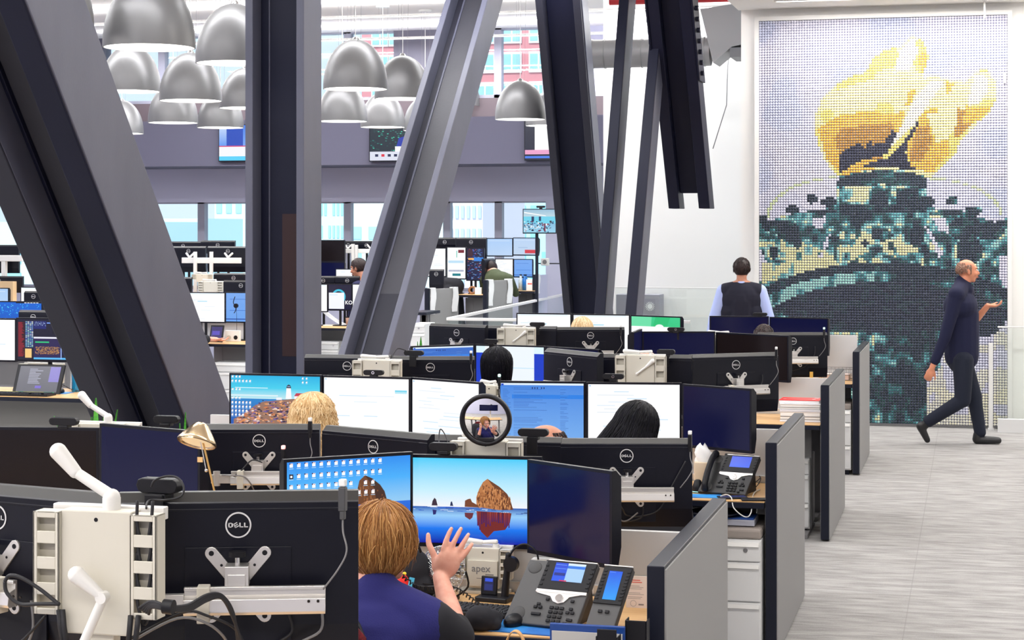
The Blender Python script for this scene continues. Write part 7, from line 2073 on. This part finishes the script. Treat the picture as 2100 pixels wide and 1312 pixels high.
cp = thing('paper_cup', 'brown drinking cup behind the curled papers', 'cup', (q.x, q.y + .2, z5)); MB().lathe([(.001, 0), (.03, 0), (.036, .1), (.033, .1), (.028, .01), (.001, .01)], 20).build('body', mat('cup_brown', L(190, 150, 130), .7), cp); MB().cyl((0, 0, .1), (0, 0, .115), .037, n=20).build('lid', M_BLACK, cp)
pedestal(atY(640, 700, 22.95).x, atY(695, 700, 22.95).x, 22.95, 23.4, .6, 'white drawer pedestal right of the column under the curled papers', False)
fdesk(600, 780, 605, 24.1, 'raised desk before the window right of the column', .8, False)
fmon(655, 492, 707, 537, 24.3, 'black switched off monitor right of the column before the window', 'offk')
fmon(655, 537, 707, 578, 24.3, 'lower black switched off monitor right of the column', 'off')
fmon(700, 494, 728, 512, 24.75, 'left black monitor back high beside the light brace', None, True)
fmon(728, 494, 775, 512, 24.75, 'right black monitor back high beside the light brace', None, True)
fmon(688, 551, 724, 572, 24.0, 'white laptop screen before the man in profile', 'white2')
fmon(640, 566, 686, 590, 23.75, 'left low black monitor back above the blue ring screen', None, True)
fmon(687, 566, 737, 590, 23.75, 'right low black monitor back above the blue ring screen', None, True)
postframe(705, 775, 510, 519, [(726, 500), (733, 502)], 24.55, 'white post and rail monitor frame beside the light brace', 1.0)
# man in profile, standing
def profile_man():
    Y = 23.85; c = atY(735, 549, Y)
    r = thing('person', 'man with short dark hair seen in profile beside the light brace', 'person', (c.x, Y, 0))
    MH = T(0, 0, c.z) @ RZ(PI / 2 - .2) @ RX(-.25)
    b = MB(); head_geo(b, MH, 1.12); zs = c.z - .25
    b.cap(MH @ Vector((0, -.03, -.1)), (.04, 0, zs + .06), .05, .06); b.cap((.04, 0, zs - .05), (.05, 0, .9), .12, .12)
    for k in (-1, 1):
        b.cap((.04, 0, zs + .04), (.04, k * .19, zs), .06, .06); b.cap((.04, k * .19, zs), (0, k * .24, zs - .28), .05, .04); b.cap((0, k * .24, zs - .28), (-.06, k * .22, zs - .54), .038, .028)
        hand(b, look((-.06, k * .22, zs - .54), (-.09, k * .22, zs - .74), Vector((0, 1, 0))), .6, k); b.cap((.05, k * .09, .9), (.03, k * .1, .5), .09, .06); b.cap((.03, k * .1, .5), (.06, k * .1, .06), .055, .045)
    fused('body', b, M_SKIN2, r, .009); face_bits(r, MH, 1.12)
    b = MB(); b.cap((.04, 0, zs - .06), (.05, 0, .9), .15, .15)
    for k in (-1, 1): b.cap((.04, 0, zs + .02), (.04, k * .19, zs), .075, .075); b.cap((.04, k * .19, zs), (0, k * .24, zs - .28), .064, .055); b.cap((0, k * .24, zs - .28), (-.03, k * .23, zs - .4), .054, .05)
    fused('shirt', b, S_NAVY, r, .01)
    b = MB()
    for k in (-1, 1): b.cap((.05, k * .08, .92), (.03, k * .1, .5), .11, .08); b.cap((.03, k * .1, .5), (.06, k * .1, .06), .075, .06)
    fused('trousers', b, mat('dark_trousers', (.02, .02, .03), .8), r, .011)
    b = MB(); hair_shell(b, MH, 1.12); hair_locks(b, MH, 300, .03, (.08, .1, .092), 1.12, r0=.005, curl_in=0, face=.8, seed=5); b.build('hair', H_DRK, r)
profile_man()

# --- right of the light brace: tall desks before the windows
YE = 23.6
ZE = fdesk(936, 1002, 604, YE, 'raised desk with headphones right of the light brace', .6)
fdesk(1046, 1096, 596, YE + .6, 'raised desk with bottles below the hanging screen', .6)
for (x0, x1, yt, Y, lab) in [(874, 938, 590, 22.9, 'tall grey partition with white towels right of the light brace, nearer one'), (994, 1049, 573, 23.2, 'tall grey partition with white towels before the desk with bottles'), (1096, 1120, 562, 24.3, 'narrow lilac partition with a white towel below the hanging screen')]:
    a, c = atY(x0, yt + 6, Y), atY(x1, yt - 3, Y + .55)
    d = Vector((c.x - a.x, .55, 0)); ln = d.length
    r = thing('partition', lab, 'partition', (a.x, Y, 0), math.atan2(d.y, d.x)); zt_ = (a.z + c.z) / 2
    MB().box(.04, ln, -.02, .02, 0, zt_).build('fabric', M_PANEL if x0 < 1090 else M_WALLG, r, .003); MB().box(0, .04, -.03, .03, 0, zt_ + .01).build('dark_edge', M_EDGE, r, .003)
    for i, (u0, u1, hh_) in enumerate(((.05, .15, .34), (ln - .13, ln - .02, .32)) if x0 < 1090 else ((.05, .16, .26),)):
        b = MB(); vs = []
        for j in range(6):
            for u in (u0, (u0 + u1) / 2, u1): vs.append((u + .01 * math.sin(j), -.024 - .006 * math.sin(j * 1.3 + u * 40), zt_ + .012 - hh_ * j / 5))
        fs = [(j * 3 + k, j * 3 + k + 1, j * 3 + k + 4, j * 3 + k + 3) for j in range(5) for k in range(2)]; m = len(vs); vs += [(x, y - .006, zz) for x, y, zz in vs]; fs += [tuple(m + k for k in f[::-1]) for f in fs]
        b.add(vs, fs, 0, True).box(u0, u1, -.03, .024, zt_ + .001, zt_ + .014)
        tw = b.build('towel', M_PAPER, None, 0, r.matrix_basis)
        tag(tw, ['left', 'right'][i] + ' white towel over the ' + lab.replace(' with white towels', '').replace(' with a white towel', ''), 'towel')
fmon(890, 487, 934, 512, 24.4, 'left black monitor back before the window right of the light brace', None, True)
fmon(935, 487, 997, 530, 24.4, 'black monitor back with ring logo before the window right of the light brace', None, True)
fmon(868, 508, 915, 568, 24.0, 'white monitor touching the light brace on its right', 'doc')
fmon(916, 506, 956, 573, 23.95, 'upright white monitor with red box right of the light brace', 'portrait')
fmon(956, 508, 993, 576, 23.95, 'upright dark monitor of blue data right of the light brace', 'datadark')
fmon(994, 530, 1016, 580, 23.9, 'narrow black monitor back with white bracket beside the blue data monitor', None, True, Yr=24.3)
fmon(880, 552, 909, 594, 23.3, 'black monitor back below the white one touching the light brace', None, True)
fmon(998, 488, 1052, 526, 24.5, 'pale blue monitor high before the window left of the red block screen', 'paleblue', stand=False)
fmon(1052, 487, 1103, 524, 24.4, 'tilted pale monitor with red block under the hanging screen', 'palered', Yr=24.2, stand=False)
fmon(1015, 530, 1053, 569, 24.5, 'lower pale monitor behind the person in olive', 'doc')
fmon(1053, 531, 1093, 569, 24.5, 'lower mid blue monitor under the red block screen', 'midblue')
q = atY(1101, 520, 24.08)
mp = thing('pole_stand', 'dark pole carrying the hanging screen', 'stand', (q.x, 24.08, 0)); MB().cyl((0, 0, 0), (0, 0, atY(1100, 452, 24.08).z), .022, n=14).build('pole', M_EDGE, mp); MB().cyl((0, 0, 0), (0, 0, .03), .09, n=28).build('base', M_EDGE, mp)
fmon(1072, 426, 1141, 477, 24.02, 'hanging screen showing a bright office, on a pole before the window', 'office', y0r=430, stand=False)
webcam(1108, 424, 24.02, 'webcam with a teal light on the hanging screen', .12, lens=False, foot=.03)
q = atY(1118, 537, 24.5)
ro = thing('wireless_box', 'white electronics box on a black arm right of the pole', 'box', q); MB().box(-.055, .055, -.03, .03, -.05, .05).build('case', M_WHITE, ro, .006); MB().box(-.12, .22, .03, .05, -.03, -.015).build('arm', M_BLACK, ro); MB().cyl((0, -.031, 0), (0, -.034, 0), .03, n=20).build('dial', M_GREY, ro)
q = atZ(952, 598, ZE)
hp_ = thing('headphones', 'black over-ear headphones on the raised desk', 'headphones', (q.x, YE + .2, ZE))
b = MB(); b.cyl((-.045, 0, .06), (-.02, 0, .06), .055, n=20); b.cyl((.02, 0, .06), (.045, 0, .06), .055, n=20); b.tube([(.06 * math.cos(PI * i / 12), 0, .06 + .08 * math.sin(PI * i / 12)) for i in range(13)], .01, 8); b.build('cups', M_BLACK, hp_)
gl = thing('tape_roll', 'round brown roll beside the black headphones', 'roll', (atY(969, 590, YE + .2).x, YE + .2, ZE)); MB().lathe([(.03, -.02), (.055, -.02), (.055, .02), (.03, .02), (.03, -.02)], 24, 0, T(0, 0, .055) @ RX(PI / 2)).build('roll', mat('brown_tape', L(150, 100, 60), .5), gl)
wb_ = thing('small_box', 'small white box beside the brown roll', 'box', (atY(981, 595, YE + .2).x, YE + .2, ZE)); MB().box(-.04, .04, -.03, .03, 0, .09).build('box', M_PAPER, wb_)
ZF = atY(1076, 596, YE + .6).z
for nm, lab, px, c_, rr_, ht in (('water_bottle', 'clear water bottle on the raised desk under the mid blue monitor', 1068, (.6, .7, .75), .032, .2), ('tumbler', 'blue tumbler on the raised desk under the mid blue monitor', 1077, L(30, 110, 190), .04, .2)):
    r = thing(nm, lab, 'bottle', (atY(px, 590, YE + .75).x, YE + .75, ZF)); MB().lathe([(.001, 0), (rr_, 0), (rr_, ht * .75), (rr_ * .5, ht * .9), (rr_ * .5, ht), (.001, ht)], 20).build('body', mat('bt_' + nm, c_, .25), r); MB().cyl((0, 0, ht), (0, 0, ht + .015), rr_ * .55, n=16).build('cap', M_BLACK, r)
wb_ = thing('small_box', 'white printed box right of the blue tumbler', 'box', (atY(1088, 590, YE + .75).x, YE + .75, ZF)); MB().box(-.05, .05, -.04, .04, 0, .15).build('box', M_PAPER, wb_); MB().box(-.03, .03, -.041, -.04, .08, .1).build('print', mat('red_print', L(226, 110, 100), .7), wb_)
# person in olive, and dark coat on a chair
q = atY(1022, 556, 24.1)
po = thing('person', 'person in an olive top bending behind the partition with towels', 'person', (q.x, 23.98, 0)); zt_ = q.z
b = MB(); MH = T(-.1, .12, zt_ + .02) @ RX(-.7); head_geo(b, MH); b.cap((-.05, .05, zt_ - .05), (0, 0, .85), .1, .12)
for k in (-1, 1): b.cap((0, 0, zt_ - .08), (k * .17, .02, zt_ - .1), .06, .06); b.cap((k * .17, .02, zt_ - .1), (k * .22, .2, zt_ - .3), .05, .035); b.cap((k * .09, 0, .85), (k * .1, 0, .06), .08, .05); hand(b, look((k * .22, .2, zt_ - .3), (k * .2, .4, zt_ - .3)), .5, k)
fused('body', b, M_SKIN, po, .01)
b = MB(); b.cap((-.03, .03, zt_ - .1), (0, 0, .85), .14, .15); b.ell((0, .02, zt_ - .1), (.22, .13, .11))
for k in (-1, 1): b.cap((k * .17, .02, zt_ - .1), (k * .22, .2, zt_ - .3), .07, .05)
fused('top', b, S_OLV, po, .01)
b = MB()
for k in (-1, 1): b.cap((k * .09, 0, .85), (k * .1, 0, .06), .1, .065)
fused('trousers', b, mat('dark_trousers', (.02, .02, .03), .8), po, .011)
b = MB(); hair_shell(b, MH); b.build('hair', H_DRK, po)
q = atY(924, 565, 23.85)
ct = thing('coat', 'black coat hung over a stand right of the light brace', 'coat', (q.x, 23.85, 0)); zz_ = q.z
b = MB(); b.cap((-.08, 0, zz_ - .12), (.08, 0, zz_ - .14), .1, .11); b.cap((0, 0, zz_ - .25), (.02, 0, .55), .17, .2); fused('cloth', b, S_BLK, ct, .012)
MB().cyl((0, 0, 0), (0, 0, .6), .02, n=10).cyl((0, 0, 0), (0, 0, .025), .2, n=24).build('stand', M_EDGE, ct)
# dark gear, pedestal and plant right of the light brace foot
q = atY(860, 665, 20.5)
fdesk(838, 874, 640, 21.2, 'dark shelf desk against the light brace foot', .6, False, M_EDGE)
pedestal(atY(842, 665, 20.6).x, atY(872, 665, 20.6).x, 20.6, 21.0, atY(855, 664, 20.6).z, 'white drawer pedestal against the foot of the light brace', False)
q = atY(862, 694, 13.45)
pn = thing('potted_plant', 'green leaf tip above the blue list monitor left of the black bob hair', 'plant', (q.x, 13.45, D2)); MB().lathe([(.001, 0), (.045, 0), (.055, .1), (.05, .1), (.045, .08), (.001, .08)], 24).build('pot', mat('teal_pot', L(30, 130, 130), .5), pn)
for tx, ty, wd in ((863, 690, .02), (856, 700, .012)):
    tp = atY(tx, ty, 13.45) - pn.location; b = MB(); leaf(b, 0, 0, tp, wd, .09); b.build('leaf', M_LEAF, pn)
# wall screens on the bulkhead
def tv(x0, y0, x1, y1, label, pict):
    r = fmon(x0, y0, x1, y1, BH - .06, label, pict, stand=False)[0]; r.name = 'wall_tv'; r['category'] = 'tv'; return r
tv(448, 255, 560, 331, 'wall screen with news on the bulkhead, left one behind the column', 'news1')
tv(757, 262, 868, 331, 'wall screen with a dark newscast on the bulkhead, middle one', 'news2')
tv(1075, 235, 1190, 329, 'wall screen with a white picture on the bulkhead beside the navy brace', 'news3')

# ---------------------------------------------------------------- shared group phrases for repeats
GROUPS = {'monitor': 'monitors in the newsroom', 'monitor mount': 'monitor mounts on the benches', 'busy light': 'busy lights on the monitors', 'webcam': 'webcams on the monitors', 'desk': 'desks in rows', 'desk divider': 'dividers along the benches', 'partition': 'partitions between the desks', 'drawer unit': 'drawer pedestals under the desks', 'chair': 'office chairs', 'ceiling light': 'linear ceiling lights', 'steel beam': 'steel members of the truss', 'glass guard': 'glass guards', 'tv': 'screens on the bulkhead', 'cable': 'loose cables', 'person': 'people in the newsroom', 'building': 'buildings outside', 'plant': 'desk plants', 'keyboard': 'keyboards', 'mouse': 'computer mice', 'telephone': 'telephones', 'binder': 'white ring binders', 'towel': 'white towels on the partitions', 'mouse pad': 'blue mouse pads', 'mobile phone': 'mobile phones', 'mount rail': 'white monitor rails', 'papers': 'loose papers', 'box': 'small boxes', 'power strip': 'power hubs', 'bottle': 'drinking bottles', 'tablet': 'tilted touch screens', 'duct': 'air ducts', 'headset': 'headsets', 'cables': 'cable bundles'}
for o in list(SC.objects):
    if o.parent is None and 'category' in o and 'group' not in o and o['category'] in GROUPS: o['group'] = GROUPS[o['category']]
